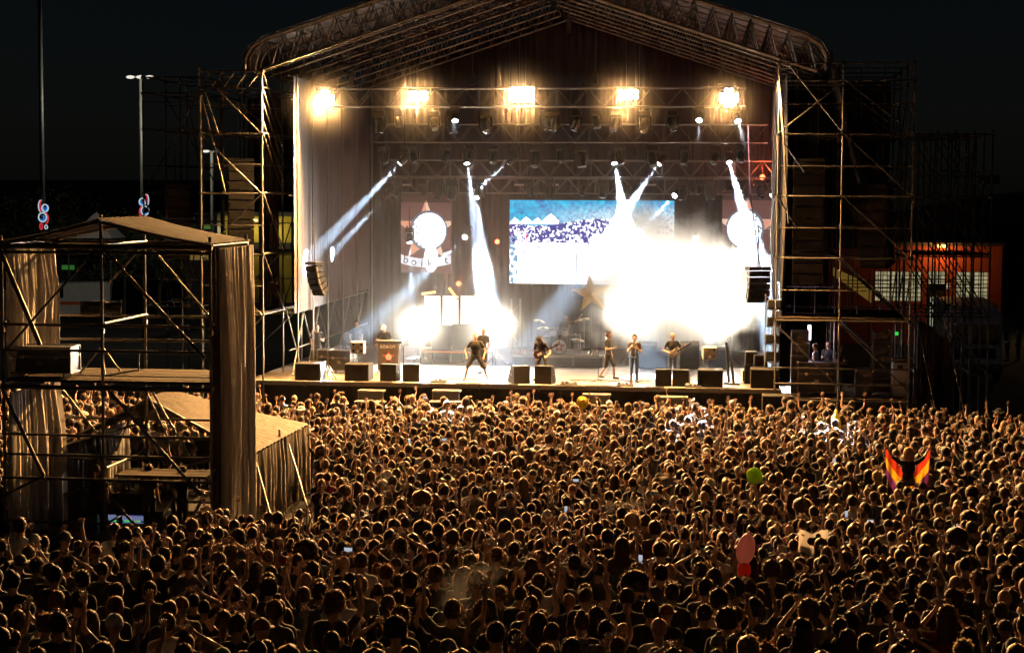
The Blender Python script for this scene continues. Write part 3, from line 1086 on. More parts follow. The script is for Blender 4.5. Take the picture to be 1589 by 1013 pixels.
S_BIG = smoke_mat('thick_stage_smoke', 1.1, scale=2.3, edge=0.3, contrast=0.5)
S_MID = smoke_mat('stage_smoke', 0.5, scale=1.8, edge=0.6, contrast=0.4)
puff('smoke', 'huge white cloud of glaring smoke over the guitarists', at(1045, 448, 7.4), (4.0, 1.8, 3.2), S_BIG)
puff('smoke', 'upper arm of white smoke in front of the big video screen', at(988, 360, 7.4), (1.6, 1.2, 1.9), S_MID)
puff('smoke', 'smoke column rising under the white beam beside the red glow', at(750, 432, 7.0), (0.9, 0.8, 1.5), S_MID)

hz = bpy.data.materials.new('stage_haze')
hz.use_nodes = True
hz.node_tree.nodes.remove(hz.node_tree.nodes['Principled BSDF'])
hv = hz.node_tree.nodes.new('ShaderNodeVolumePrincipled')
hv.inputs['Color'].default_value = (0.9, 0.88, 0.86, 1)
hv.inputs['Density'].default_value = 0.0075
hv.inputs['Anisotropy'].default_value = 0.2
hz.node_tree.links.new(hv.outputs[0], hz.node_tree.nodes['Material Output'].inputs['Volume'])
MB().box((0.1, 8.45, 7.6), (17.6, 13.1, 11.2)).build('stage_haze', hz, kind='stuff', label='thin smoky haze filling the stage under the roof', cat='haze')

# smoke thinning outwards; round the lamps it is added to make their glare halos
def halo_mat(name, density, power, aniso=0.0):
    gm = bpy.data.materials.new(name)
    gm.use_nodes = True
    gm.cycles.volume_step_rate = 0.12
    gt = gm.node_tree
    gt.nodes.remove(gt.nodes['Principled BSDF'])
    gv = gt.nodes.new('ShaderNodeVolumePrincipled')
    gv.inputs['Color'].default_value = (0.92, 0.9, 0.88, 1)
    gv.inputs['Anisotropy'].default_value = aniso
    gc = gt.nodes.new('ShaderNodeTexCoord')
    gl_ = gt.nodes.new('ShaderNodeVectorMath')
    gl_.operation = 'LENGTH'
    gt.links.new(gc.outputs['Object'], gl_.inputs[0])
    nz = gt.nodes.new('ShaderNodeTexNoise')
    nz.inputs['Scale'].default_value = 2.2
    nz.inputs['Detail'].default_value = 2
    gt.links.new(gc.outputs['Object'], nz.inputs['Vector'])
    a = gt.nodes.new('ShaderNodeMath')
    a.operation = 'SUBTRACT'
    a.use_clamp = True
    a.inputs[0].default_value = 1.0
    gt.links.new(gl_.outputs['Value'], a.inputs[1])
    b = gt.nodes.new('ShaderNodeMath')
    b.operation = 'POWER'
    b.inputs[1].default_value = power
    gt.links.new(a.outputs[0], b.inputs[0])
    c = gt.nodes.new('ShaderNodeMath')
    c.operation = 'MULTIPLY'
    gt.links.new(b.outputs[0], c.inputs[0])
    n2_ = gt.nodes.new('ShaderNodeMath')
    n2_.operation = 'MULTIPLY'
    n2_.inputs[1].default_value = density * 2
    gt.links.new(nz.outputs[0], n2_.inputs[0])
    gt.links.new(n2_.outputs[0], c.inputs[1])
    gt.links.new(c.outputs[0], gv.inputs['Density'])
    gt.links.new(gv.outputs[0], gt.nodes['Material Output'].inputs['Volume'])
    return gm


H_BLIND = halo_mat('lamp_halo_smoke', 0.036, 4.6)
H_STROBE = halo_mat('strobe_halo_smoke', 0.3, 2.0)
for k, (px, py) in enumerate(((504, 154), (648, 149), (810, 147), (975, 147), (1131, 152))):
    puff('smoke', 'added glare halo of smoke round the blinder lamp, %s from the grey drape' % nth(k), at(px, py, T1Y - 0.5), (2.6, 2.6, 2.6), H_BLIND)
puff('smoke', 'added glare halo of smoke beside the keyboard player', at(652, 503, 6.9), (1.7, 1.7, 1.7), H_STROBE)
puff('smoke', 'added glare halo of smoke behind the singer', at(770, 503, 6.9), (1.75, 1.7, 1.8), H_STROBE)

# ================================================================== speakers
M_STARRED_ = mat('pedal_red', (0.4, 0.05, 0.03), 0.4)
def line_array(label, top, n, bw, bh, bd, yaw, curve0, curve1, name='line_array_speaker'):
    """hanging column of speaker boxes; each box turned a little further down"""
    t = thing(name, label, 'speakers', top, 0)
    p = Vector(top)
    rz = Matrix.Rotation(yaw, 3, 'Z')
    block('flying_frame', p + Vector((0, 0, 0.08)), (bw * 1.02, bd * 1.05, 0.12), M_BLACK, t, (0, 0, yaw))
    tube('hanging_chain', p + Vector((0, 0, 0.1)), p + Vector((0, 0, 1.6)), 0.02, M_DARKSTEEL, t, 6)
    MBX = MB()
    w, h, d = bw / 2, bh / 2 - 0.012, bd
    MBX.add([(-w, -d / 2, -h), (w, -d / 2, -h), (w, -d / 2, h), (-w, -d / 2, h), (-w * 0.8, d / 2, -h * 0.75), (w * 0.8, d / 2, -h * 0.75), (w * 0.8, d / 2, h * 0.75), (-w * 0.8, d / 2, h * 0.75)],
            [(0, 1, 2, 3), (5, 4, 7, 6), (4, 0, 3, 7), (1, 5, 6, 2), (3, 2, 6, 7), (4, 5, 1, 0)])
    box_me = MBX.mesh('speaker_box', M_CAB)
    gr_me = MB().box((0, -d / 2 - 0.012, 0), (bw * 0.9, 0.02, bh * 0.78)).mesh('grille', M_GRILLE)
    rail_me = MB().box((-w - 0.004, -d / 2 + 0.06, 0), (0.02, 0.05, bh * 0.9)).box((w + 0.004, -d / 2 + 0.06, 0), (0.02, 0.05, bh * 0.9)).mesh('rigging_rail', M_STEEL)
    q = p.copy()
    for k in range(n):
        a = curve0 + (curve1 - curve0) * (k / max(1, n - 1)) ** 1.6
        rot = rz @ Matrix.Rotation(a, 3, 'X')
        down = rot @ Vector((0, 0, -1))
        c = q + down * (bh / 2)
        e = rot.to_euler()
        b = link('speaker_box', box_me, t, loc=c, rot=e)
        link('grille', gr_me, b, loc=c, rot=e)
        link('rigging_rail', rail_me, b, loc=c, rot=e)
        q = q + down * bh
    return t


line_array('straight black column of hung speaker boxes in the brown scaffold tower', at(1256, 252, 0.9), 11, 1.05, 0.39, 0.6, R(-4), R(0), R(9))
line_array('curved outer column of hung speaker boxes in front of the red building', at(1362, 292, 1.6), 7, 1.15, 0.40, 0.7, R(-38), R(-2), R(14))
line_array('straight black column of hung speaker boxes in the pale scaffold tower', at(372, 252, 0.9), 12, 0.95, 0.345, 0.7, R(22), R(0), R(13))
line_array('dark outer column of hung speaker boxes behind the street lamp mast', at(272, 292, 3.4), 7, 1.0, 0.38, 0.7, R(38), R(0), R(14))
line_array('small tilted cluster of hung speakers before the grey drape', at(488, 412, 1.6), 5, 0.62, 0.22, 0.4, R(-38), R(10), R(34), 'side_fill_speaker')
line_array('small tilted cluster of hung speakers over the edge of the smoke', at(1176, 420, 1.6), 5, 0.80, 0.22, 0.42, R(22), R(-2), R(26), 'side_fill_speaker')
# rack of small lamps at the stage side near the brown tower
t = thing('lamp_ladder', 'ladder of black lamps stacked beside the brown scaffold tower', 'lamp stand', at(1195, 600, 1.0))
pb = at(1197, 610, 1.0)
for sx in (-0.25, 0.25):
    tube('upright', (pb.x + sx, 1.0, SZ), (pb.x + sx, 1.0, SZ + 3.3), 0.025, M_STEEL, t)
for k in range(5):
    MB().cham((pb.x + random.uniform(-0.05, 0.05), 0.85, SZ + 0.45 + k * 0.62), (0.5, 0.4, 0.32), 0.04, Matrix.Rotation(R(-15), 3, 'X')).build('lamp_can', M_BLACK, t)
    tube('rung', (pb.x - 0.25, 1.0, SZ + 0.3 + k * 0.62), (pb.x + 0.25, 1.0, SZ + 0.3 + k * 0.62), 0.018, M_STEEL, t, 6)


# ================================================================== video screens
def led(name, label, c, w, h, rgb, strength, cell=1):
    H, Wd = rgb.shape[:2]
    t = thing(name, label, 'screen', c)
    MB().box((c.x, c.y + 0.09, c.z), (w + 0.05, 0.14, h + 0.05)).build('cabinet', M_BLACK, t)
    xs = np.linspace(c.x - w / 2, c.x + w / 2, Wd + 1)
    zs = np.linspace(c.z + h / 2, c.z - h / 2, H + 1)
    V = np.zeros(((H + 1) * (Wd + 1), 3))
    V[:, 0] = np.tile(xs, H + 1)
    V[:, 2] = np.repeat(zs, Wd + 1)
    V[:, 1] = c.y
    a = (np.arange(H)[:, None] * (Wd + 1) + np.arange(Wd)[None, :]).ravel()
    F = np.concatenate([np.stack([a, a + Wd + 1, a + Wd + 2], 1), np.stack([a, a + Wd + 2, a + 1], 1)])
    colr = np.concatenate([rgb.reshape(-1, 3)] * 2)
    me = np_mesh('picture', V, F, [mat_attr_emit('led_' + name + str(len(MATS)), strength)], smooth=False, attr=('picture', colr))
    link('picture', me, t)
    return t


rng = np.random.default_rng(3)


def blur(a, k):
    for _ in range(k):
        a = (a + np.roll(a, 1, 0) + np.roll(a, -1, 0) + np.roll(a, 1, 1) + np.roll(a, -1, 1)) / 5
    return a


# centre screen: a bright sea of people under a blue sky
Wd, H = 240, 122
yy, xx = np.mgrid[0:H, 0:Wd]
u, v = xx / Wd, yy / H
img = np.zeros((H, Wd, 3))
n1 = blur(rng.random((H, Wd)), 2)
n1 = (n1 - n1.mean()) / n1.std()
n2 = blur(rng.random((H, Wd)), 6)
n2 = (n2 - n2.mean()) / n2.std()
img[:] = np.array((0.02, 0.27, 0.48))
img[..., 1] += 0.12 * n2 * 0.5
img[..., 2] += 0.10 * n2 * 0.5
pale = np.clip((u - 0.12) / 0.6, 0, 1) * np.clip((v - 0.02) / 0.2, 0, 1)
img = img * (1 - 0.75 * pale[..., None]) + 0.55 * pale[..., None] * (1 + 0.25 * n1[..., None])
hor = 0.26 + 0.04 * np.sin(u * 9)
mass = v > hor
spk = (n1 + 0.5 * n2) > (0.9 - 2.6 * (v - hor) - 0.9 * u)
deep = np.array((0.03, 0.035, 0.22))
img[mass] = deep
img[mass & spk] = (0.95, 0.95, 1.0)
img[mass & (v > 0.5) & (n1 < 1.7)] = (1.0, 1.0, 1.0)
img[(v > 0.5) & (n1 < -1.9) & (u < 0.55)] = (0.25, 0.26, 0.32)
img[(v > 0.4) & (u > 0.5)] = 1.0
for tx, th in ((0.03, 0.05), (0.10, 0.06), (0.17, 0.05), (0.25, 0.10)):
    tri = (np.abs(u - tx) < (v - (0.25 - th)) * 0.55) & (v < 0.25)
    img[tri] = (1, 1, 1)
img[(v > 0.25) & (v < 0.285) & (u < 0.3)] = (0.95, 0.95, 1)
ped = (np.abs(u - 0.07) < 0.035) & (np.abs(v - 0.46) < 0.12)
img[ped & (n1 > -0.5)] = (1.0, 0.9, 0.95)
img[(np.abs(u - 0.1) < 0.004) & (v > 0.4) & (v < 0.6)] = (0.7, 0.02, 0.08)
img[(np.abs(u - 0.41) < 0.004) & (v > 0.62)] = (0.3, 0.3, 0.35)
img[(u < 0.05) & (v > 0.4) & (n2 > 0.2)] = (0.1, 0.25, 0.4)
c = (at(793, 313, 12.9) + at(1043, 440, 12.9)) / 2
led('video_screen', 'large video screen at the stage back showing a crowd under blue sky', c, 250 / 35.5, 127 / 35.5, img, 1.6)


# poster screens: halftone ground, a star and a burnt-out white disc
def poster(seed, flip):
    Wd, H = 96, 148
    r = np.random.default_rng(seed)
    yy, xx = np.mgrid[0:H, 0:Wd]
    u, v = (xx + 0.5) / Wd, (yy + 0.5) / H
    if flip:
        u = 1 - u
    img = np.zeros((H, Wd, 3))
    dots = ((xx % 4 < 2) ^ (yy % 4 < 2))
    img[:] = (0.06, 0.018, 0.014)
    lum = np.clip(0.55 - 0.5 * np.abs(v - 0.45), 0.1, 1)
    img[dots] = (np.array((0.62, 0.30, 0.26))[None, :] * lum[dots][:, None])
    X, Yv = (u - 0.5) * 2.0, (v - 0.48) * 2.0 * H / Wd * 0.98
    ang = np.arctan2(X, -Yv)
    rad = np.hypot(X, Yv)
    k = (ang / (2 * math.pi / 5)) % 1.0
    k = np.abs(k - np.round(k)) * 2
    edge = 1.22 * 0.45 / (0.45 + k * 0.75)
    star = rad < edge
    line = (rad < edge + 0.07) & ~star
    img[line] = (0.10, 0.10, 0.13)
    img[star] = (0.85, 0.38, 0.25)
    img[star & (X > 0) & (rad > 0.6)] = (1.0, 0.66, 0.5)
    disc = np.hypot(X - 0.12, Yv + 0.02) < 0.68
    ring = (np.hypot(X - 0.10, Yv + 0.02) < 0.76) & ~disc
    img[ring] = (0.16, 0.18, 0.24)
    img[disc] = (1.6, 1.6, 1.7)
    nz = blur(r.random((H, Wd)), 3)
    nz = (nz - nz.mean()) / nz.std()
    img[disc & (X < -0.15) & (nz > 0.9)] = (0.3, 0.33, 0.4)
    band = (v > 0.77 + 0.05 * (1 - (2 * u - 1) ** 2)) & (v < 0.88 + 0.05 * (1 - (2 * u - 1) ** 2))
    img[band] = (0.9, 0.92, 1.0)
    g = np.hypot((u - 0.6) * 1.2, v - 0.82) < 0.17
    img[g] = (1.6, 1.6, 1.6)
    img[(v < 0.12)] *= np.array((0.35, 0.3, 0.3))
    return img


c = (at(622, 300, 12.6) + at(700, 423, 12.6)) / 2
ps = led('poster_screen', 'narrow poster screen with a halftone star beside the drape', c, 78 / 35.7, 123 / 35.7, poster(1, False), 0.9)
LET = mat('screen_letter_black', (0.01, 0.01, 0.012), 0.9)
for k, ch in enumerate('boikot'):
    if k == 4:
        continue
    a = (k - 2.5) / 2.5
    text('lettering', ch, (c.x + a * 0.88, c.y - 0.012, c.z - 1.16 - 0.14 * (1 - a * a)), 0.48, LET, ps, (math.pi / 2, -a * 0.16, 0))
c = (at(1122, 298, 12.6) + at(1198, 420, 12.6)) / 2
led('poster_screen', 'narrow poster screen mostly hidden by smoke near the brown scaffold', c, 76 / 35.7, 123 / 35.7, poster(2, True), 0.9)
# three bright panels between dark posts
t = thing('light_panel_wall', 'wall of three bright white panels between dark posts behind the singer', 'light panels', at(705, 540, 9.5))
M_PANEL = mat_emit('white_panel', (1.0, 0.97, 0.92), 1.3)
for k, (a, b) in enumerate(((659, 683), (687, 711), (715, 746))):
    p0, p1 = at(a, 459, 9.5), at(b, 505, 9.5)
    MB().cham((p0 + p1) / 2, (abs(p1.x - p0.x), 0.08, abs(p0.z - p1.z)), 0.015).build('panel', M_PANEL, t)
for px in (657, 685, 713, 748):
    p = at(px, 459, 9.45)
    tube('post', (p.x, 9.48, SZ), (p.x, 9.48, p.z + 0.05), 0.05, M_BLACK, t, 8)
# dark backline shapes below the panels
for k, (a, b, top, Y, lb) in enumerate(((672, 698, 505, 9.0, 'dark cabinet below the first two bright panels'), (702, 745, 503, 9.0, 'dark cabinet below the bright panel behind the singer'))):
    p0, p1 = at(a, top, Y), at(b, 575, Y)
    t = thing('amplifier_cabinet', lb, 'cabinet', ((p0.x + p1.x) / 2, Y, SZ))
    w = p1.x - p0.x
    MB().cham(((p0.x + p1.x) / 2, Y, (p0.z + SZ) / 2), (w, 0.6, p0.z - SZ), 0.04).build('cabinet', M_CAB, t)
    MB().box(((p0.x + p1.x) / 2, Y - 0.31, (p0.z + SZ) / 2), (w * 0.86, 0.02, (p0.z - SZ) * 0.86)).build('grille', M_GRILLE, t)
# orange tube lamps
for k, (a, b, lb) in enumerate((((655, 456), (676, 453), 'glowing orange tube lamp lying level on the panel wall'), ((697, 447), (709, 463), 'glowing orange tube lamp leaning on the panel wall'),
                                ((737, 459), (752, 454), 'glowing orange tube lamp behind the singer at the panel end'))):
    tb = thing('tube_lamp', lb, 'lamp', at(*a, 9.2), group='orange tube lamps')
    p, q = at(*a, 9.2), at(*b, 9.2)
    tube('tube', p, q, 0.045, mat_emit('orange_tube', (1.0, 0.42, 0.10), 4.0), tb)
    d = (q - p).normalized() * 0.05
    tube('end_cap', p - d, p, 0.05, M_BLACK, tb)
    tube('end_cap', q, q + d, 0.05, M_BLACK, tb)

# ================================================================== stage furniture
M_REDLED = mat_emit('red_led', (1.0, 0.16, 0.04), 1.2)
# scaffold-like risers behind the singer with red edge lights
t = thing('lit_riser', 'low dark riser with glowing red edges behind the singer', 'riser', at(712, 578, 8.0))
p0, p1 = at(650, 575, 8.0), at(765, 575, 8.0)
block('top', ((p0.x + p1.x) / 2, 8.4, SZ + 0.42), (p1.x - p0.x, 0.9, 0.06), M_BLACK, t)
for k in range(6):
    x = p0.x + (p1.x - p0.x) * (k + 0.02) / 5.04
    block('leg', (x, 7.98, SZ + 0.2), (0.05, 0.05, 0.38), M_BLACK, t)
block('red_edge', ((p0.x + p1.x) / 2, 7.94, SZ + 0.42), (p1.x - p0.x - 0.1, 0.02, 0.025), M_REDLED, t)
for px in (678, 690, 705, 741, 757, 766):
    p = at(px, 545, 8.0)
    block('red_edge', (p.x, 8.75, SZ + 1.0), (0.022, 0.02, 1.05), M_REDLED, t)


def flight_case(label, c, w, d, h, rz=0.0, lids=1, wheels=True):
    t = thing('flight_case', label, 'case', (c[0], c[1], c[2]), rz)
    z0 = 0.12 if wheels else 0.0
    me = MB().box((0, 0, z0 + h / 2), (w - 0.02, d - 0.02, h - 0.02))
    o = link('case_body', me.mesh('case_body', M_CASE), None)
    parts = [o]
    e = MB()
    for sx in (-1, 1):
        for sy in (-1, 1):
            e.box((sx * w / 2, sy * d / 2, z0 + h / 2), (0.04, 0.04, h + 0.004))
        for z in (z0, z0 + h, z0 + h * 0.62):
            e.box((sx * w / 2, 0, z), (0.036, d - 0.05, 0.036))
    for sy in (-1, 1):
        for z in (z0, z0 + h, z0 + h * 0.62):
            e.box((0, sy * d / 2, z), (w - 0.05, 0.036, 0.036))
    parts.append(link('edging', e.mesh('edging', M_STEEL), None))
    for sx in (-0.28, 0.28):
        parts.append(link('latch', MB().cham((sx * w, -d / 2 - 0.012, z0 + h * 0.62), (0.10, 0.02, 0.10), 0.008).mesh('latch', M_CHROME), None))
    parts.append(link('handle', MB().cham((0, -d / 2 - 0.008, z0 + h * 0.38), (0.16, 0.02, 0.11), 0.008).mesh('handle', M_STEEL), None))
    if wheels:
        for sx in (-1, 1):
            for sy in (-1, 1):
                parts.append(link('wheel', MB().cyl((sx * w * 0.38 - 0.02, sy * d * 0.36, 0.055), (sx * w * 0.38 + 0.02, sy * d * 0.36, 0.055), 0.055, None, 10).mesh('wheel', M_RUBBER), None))
    for p in parts:
        p.parent = t
    return t


def monitor_wedge(label, px, py, Y, w=0.62, h=0.62, rz=0.0, name='stage_monitor'):
    p = at(px, py, Y)
    t = thing(name, label, 'speaker', (p.x, Y, SZ), rz, group='monitor wedges along the stage edge')
    prof = [(-0.32, 0), (0.30, 0), (0.34, 0.12), (0.02, h), (-0.30, h * 0.98)]
    o = [link('cabinet', MB().prism(prof, -w / 2, w / 2).mesh('cabinet', M_CAB), None)]
    # the sloping face looks back at the player
    a, b = Vector((0, 0.34, 0.12)), Vector((0, 0.02, h))
    mid = (a + b) / 2
    d = (b - a)
    n = Vector((0, d.z, -d.y)).normalized()
    ang = math.atan2(d.z, d.y)
    o.append(link('grille', MB().box(mid + n * 0.008, (w * 0.88, d.length * 0.9, 0.02), Matrix.Rotation(ang, 3, 'X')).mesh('grille', M_GRILLE), None))
    for sx in (-1, 1):
        o.append(link('handle', MB().cham((sx * (w / 2 + 0.004), -0.05, h * 0.5), (0.015, 0.16, 0.07), 0.005).mesh('handle', M_BLACK), None))
    for q in o:
        q.parent = t
    return t


monitor_wedge('monitor wedge in front of the keyboard banner', 606, 594, 0.75, 0.6, 0.62, R(-6))
monitor_wedge('monitor wedge just left of the wide-legged singer', 638, 594, 0.75, 0.62, 0.64, R(10))
monitor_wedge('monitor wedge between the singer and the bent guitarist', 805, 597, 0.7, 0.62, 0.64, R(28))
monitor_wedge('monitor wedge under the bent guitarist', 846, 598, 0.7, 0.62, 0.66, R(-10))
monitor_wedge('monitor wedge before the upright guitarist, next to the microphone foot', 1029, 602, 0.75, 0.56, 0.6, R(4))
monitor_wedge('monitor wedge before the upright guitarist, next to the amplifier block', 1057, 602, 0.75, 0.56, 0.6, R(-4))


def sub_cabinet(label, px, py, Y, w, d, h):
    p = at(px, py, Y)
    t = thing('subwoofer', label, 'speaker', (p.x, Y, SZ))
    o = [link('cabinet', MB().cham((0, 0, h / 2), (w, d, h), 0.02).mesh('cabinet', M_CAB), None),
         link('grille', MB().box((0, -d / 2 - 0.008, h / 2), (w * 0.92, 0.02, h * 0.88)).mesh('grille', M_GRILLE), None)]
    for q in o:
        q.parent = t
    return t


sub_cabinet('black subwoofer block at the stage corner by the pale scaffold tower', 482, 593, 0.7, 0.95, 0.9, 0.62)
sub_cabinet('black subwoofer block under the white speckled lamp box', 557, 593, 0.75, 0.9, 0.85, 0.62)
sub_cabinet('black subwoofer block under the glaring speckled lamp box near the guitarist', 1102, 604, 0.75, 0.9, 0.85, 0.62)
sub_cabinet('black subwoofer block next to the brown scaffold tower', 1186, 608, 0.7, 1.0, 0.9, 0.68)
# lamp boxes of many small lamps on the subs
M_SPECK = mat('speckled_lamp_face', (0.75, 0.68, 0.55), 0.4, 0.0, 0.5, 14.0)
for k, (px, py, Y, lb) in enumerate(((556, 564, 1.0, 'square pale lamp box on legs above the subwoofer near the keyboard banner'), (1101, 574, 1.0, 'square pale lamp box on legs above the subwoofer near the guitarist'))):
    p = at(px, py, Y)
    zb = SZ + 0.62
    t = thing('lamp_box', lb, 'lamp', (p.x, Y, zb))
    MB().cham((p.x, Y, zb + 0.55), (0.5, 0.3, 0.46), 0.03).build('housing', M_SPECK, t)
    for a in (-0.15, 0.0, 0.15):
        for b in (-0.12, 0.12):
            MB().lathe([(0.05, 0.0), (0.055, 0.03)], (p.x + a, Y - 0.155, zb + 0.55 + b), 10, axis=(0, 1, 0)).build('lamp_cup', random.choice((M_BLACK, M_CHROME, M_WHITE)), t)
    for sx in (-0.18, 0.18):
        tube('leg', (p.x + sx, Y, zb), (p.x + sx * 1.1, Y, zb + 0.34), 0.018, M_STEEL, t, 6)
# flight cases at the left
p = at(531, 585, 3.2)
flight_case('silver-edged flight case standing beside the seated stagehand', (p.x, 3.2, SZ), 0.9, 0.7, 0.75, R(-8))
p = at(508, 578, 3.6)
flight_case('dark flight case behind the folded stand at the stage corner', (p.x, 3.9, SZ), 0.8, 0.7, 0.7, R(4))
# folded stand
t = thing('folded_stand', 'folded pale stand leaning against the corner subwoofer', 'stand', at(510, 596, 0.5))
for k in range(3):
    tube('stand_leg', at(503 + 4 * k, 567, 0.8), at(516 + 5 * k, 597, 0.5), 0.022, M_STEEL, t, 6)
block('foot', at(514, 598, 0.5) + Vector((0, 0, 0.03)), (0.3, 0.12, 0.06), M_BLACK, t)
for k, (px, Y) in enumerate(((1128, 1.6), (1137, 1.4))):
    t = thing('guitar_stand', 'dark upright guitar stand behind the subwoofer, %s one' % ('nearer' if k == 0 else 'farther'), 'stand', at(px, 600, Y))
    p = at(px + (3 if k == 0 else 2), 602, Y)
    tube('post', (p.x, Y, SZ), (p.x - 0.12, Y, SZ + (1.5 if k == 0 else 0.8)), 0.05, M_BLACK, t, 6)
    block('foot', (p.x, Y, SZ + 0.03), (0.4, 0.3, 0.06), M_BLACK, t)
# amps and bits at the right side of the stage
for k, (px, py, Y, w, h, lb) in enumerate(((1180, 575, 1.6, 0.5, 0.4, 'small black drum case stacked beside the brown scaffold'), (1165, 572, 1.9, 0.45, 0.5, 'small brown amplifier stacked behind the corner subwoofer'),
                                           (1158, 598, 2.2, 0.35, 0.5, 'pale wire crate on the stage floor behind the corner subwoofer'))):
    p = at(px, py, Y)
    z = SZ if k == 2 else SZ + 0.68
    t = thing('stage_box', lb, 'box', (p.x, Y, z))
    MB().cham((p.x, Y, z + h / 2), (w, 0.4, h), 0.03).build('box_shell', (M_BLACK, M_CASE, M_WHITE)[k], t)
    MB().box((p.x, Y - 0.206, z + h / 2), (w * 0.8, 0.015, h * 0.75)).build('front', M_GRILLE, t)
    if k < 2:
        MB().cham((p.x, Y, z - 0.34), (w * 1.05, 0.42, 0.68), 0.02).build('stand_block', M_CAB, t)
# backline amps behind the guitarists
for k, (px, w, h) in enumerate(((1005, 0.75, 1.05), (1025, 0.7, 0.8), (1070, 0.75, 1.1), (1115, 0.75, 0.9))):
    p = at(px, 570, 7.0)
    t = thing('guitar_amplifier', 'guitar amplifier in the back row under the white smoke, %s from the golden star' % nth(k), 'amplifier', (p.x, 7.0, SZ), group='guitar amplifiers under the smoke')
    MB().cham((p.x, 7.0, SZ + h / 2), (w, 0.4, h), 0.03).build('cabinet', M_CAB, t)
    MB().box((p.x, 6.79, SZ + h * 0.42), (w * 0.88, 0.015, h * 0.7)).build('grille', M_GRILLE, t)
    MB().box((p.x, 6.79, SZ + h * 0.9), (w * 0.88, 0.015, h * 0.1)).build('control_panel', M_STEEL, t)
# golden star prop
M_GOLD = mat('golden_star_paint', (0.85, 0.50, 0.08), 0.45, 0.0, 0.15, 4.0)
sp = at(917, 456, 7.4)
t = thing('star_prop', 'big golden five-pointed star standing beside the white smoke', 'star', (sp.x, 7.4, SZ))
m = MB()
vs = []
for k in range(10):
    a = math.pi / 2 + k * math.pi / 5 + 0.1
    r_ = 0.80 if k % 2 == 0 else 0.32
    vs.append((sp.x + r_ * math.cos(a), 7.4, sp.z + r_ * math.sin(a)))
vs += [(sp.x, 7.22, sp.z), (sp.x, 7.58, sp.z)]
m.add(vs, [(k, (k + 1) % 10, 10) for k in range(10)] + [((k + 1) % 10, k, 11) for k in range(10)])
m.build('star', M_GOLD, t)
tube('support_pole', (sp.x, 7.52, SZ), (sp.x, 7.52, sp.z - 0.2), 0.03, M_BLACK, t)
tube('base', (sp.x, 7.52, SZ + 0.002), (sp.x, 7.52, SZ + 0.03), 0.3, M_BLACK, t, 16)


# ------------------------------------------------------------------ drum kit on its riser
DY = 6.6
ra, rb_ = at(793, 570, DY), at(938, 570, DY)
RZ = SZ + 0.48
t = thing('drum_riser', 'wide low drum riser with dark legs under the drum kit', 'riser', ((ra.x + rb_.x) / 2, DY, SZ))
nb = 3
for k in range(nb):
    for j in range(2):
        block('deck_panel', (ra.x + (rb_.x - ra.x) * (k + 0.5) / nb, DY + 0.65 + 1.2 * j, RZ - 0.05), ((rb_.x - ra.x) / nb - 0.01, 1.19, 0.09), M_DECK, t)
for k in range(nb + 1):
    x = ra.x + 0.05 + (rb_.x - ra.x - 0.1) * k / nb
    for yy_ in (DY + 0.1, DY + 2.35):
        block('leg', (x, yy_, SZ + 0.19), (0.06, 0.06, 0.38), M_DARKSTEEL, t)
block('front_cloth', ((ra.x + rb_.x) / 2, DY + 0.2, SZ + 0.19), (rb_.x - ra.x - 0.2, 0.02, 0.36), M_SKIRT, t)
kc = at(868, 552, DY + 0.6)
kc.z = RZ + 0.30
t = thing('drum_kit', 'drum kit with a red star on the white bass drum head', 'drums', (kc.x, DY + 0.8, RZ))
M_SHELL = mat('drum_shell', (0.05, 0.045, 0.05), 0.25, 0.0, 0.2, 8)
M_SKIN = mat('drum_head', (0.70, 0.70, 0.78), 0.5)


def drum(c, r, h, axis, nm):
    c = Vector(c)
    ax = Vector(axis).normalized()
    o = MB().cyl(c - ax * h / 2, c + ax * h / 2, r, r, 24).build(nm, M_SHELL, t)
    MB().cyl(c - ax * (h / 2 + 0.006), c - ax * (h / 2), r * 0.95, r * 0.95, 24).build('drum_head', M_SKIN, o)
    MB().cyl(c - ax * (h / 2 + 0.012), c - ax * (h / 2 - 0.03), r * 1.03, r * 1.03, 24, caps=False).build('hoop', M_CHROME, o)
    return o


kick = drum((kc.x, DY + 0.7, kc.z), 0.30, 0.42, (0, 1, 0), 'bass_drum')
M_STARRED = mat('star_red', (0.55, 0.07, 0.03), 0.6)
fy = DY + 0.47
for nm, rad, mm, off in (('star_outline', 0.245, M_BLACK, 0.0), ('star_mark', 0.205, M_STARRED, 0.005)):
    vs = []
    for k in range(10):
        a = math.pi / 2 + k * math.pi / 5
        r_ = rad if k % 2 == 0 else rad * 0.42
        vs.append((kc.x + r_ * math.cos(a), fy - off, kc.z + r_ * math.sin(a)))
    MB().add(vs + [(kc.x, fy - off, kc.z)], [((k + 1) % 10, k, 10) for k in range(10)]).build(nm, mm, kick)
MB().cyl((kc.x, fy - 0.007, kc.z), (kc.x, fy - 0.009, kc.z), 0.075, None, 16).build('emblem', M_SKIN, kick)
for dx in (-0.30, 0.17):
    drum((kc.x + dx + 0.05, DY + 0.65, RZ + 0.88), 0.15, 0.22, (0.1 * dx, 0.85, 0.45), 'rack_tom')
drum((kc.x + 0.62, DY + 1.0, RZ + 0.38), 0.21, 0.36, (0, 0, -1), 'floor_tom')
drum((kc.x - 0.55, DY + 1.1, RZ + 0.58), 0.18, 0.15, (0, 0, -1), 'snare_drum')
tube('rack_bar', (kc.x - 0.75, DY + 0.72, RZ + 0.76), (kc.x + 0.85, DY + 0.72, RZ + 0.76), 0.03, M_CHROME, t)
for sx in (-0.72, 0.82):
    tube('rack_leg', (kc.x + sx, DY + 0.72, RZ), (kc.x + sx, DY + 0.72, RZ + 0.76), 0.025, M_CHROME, t)
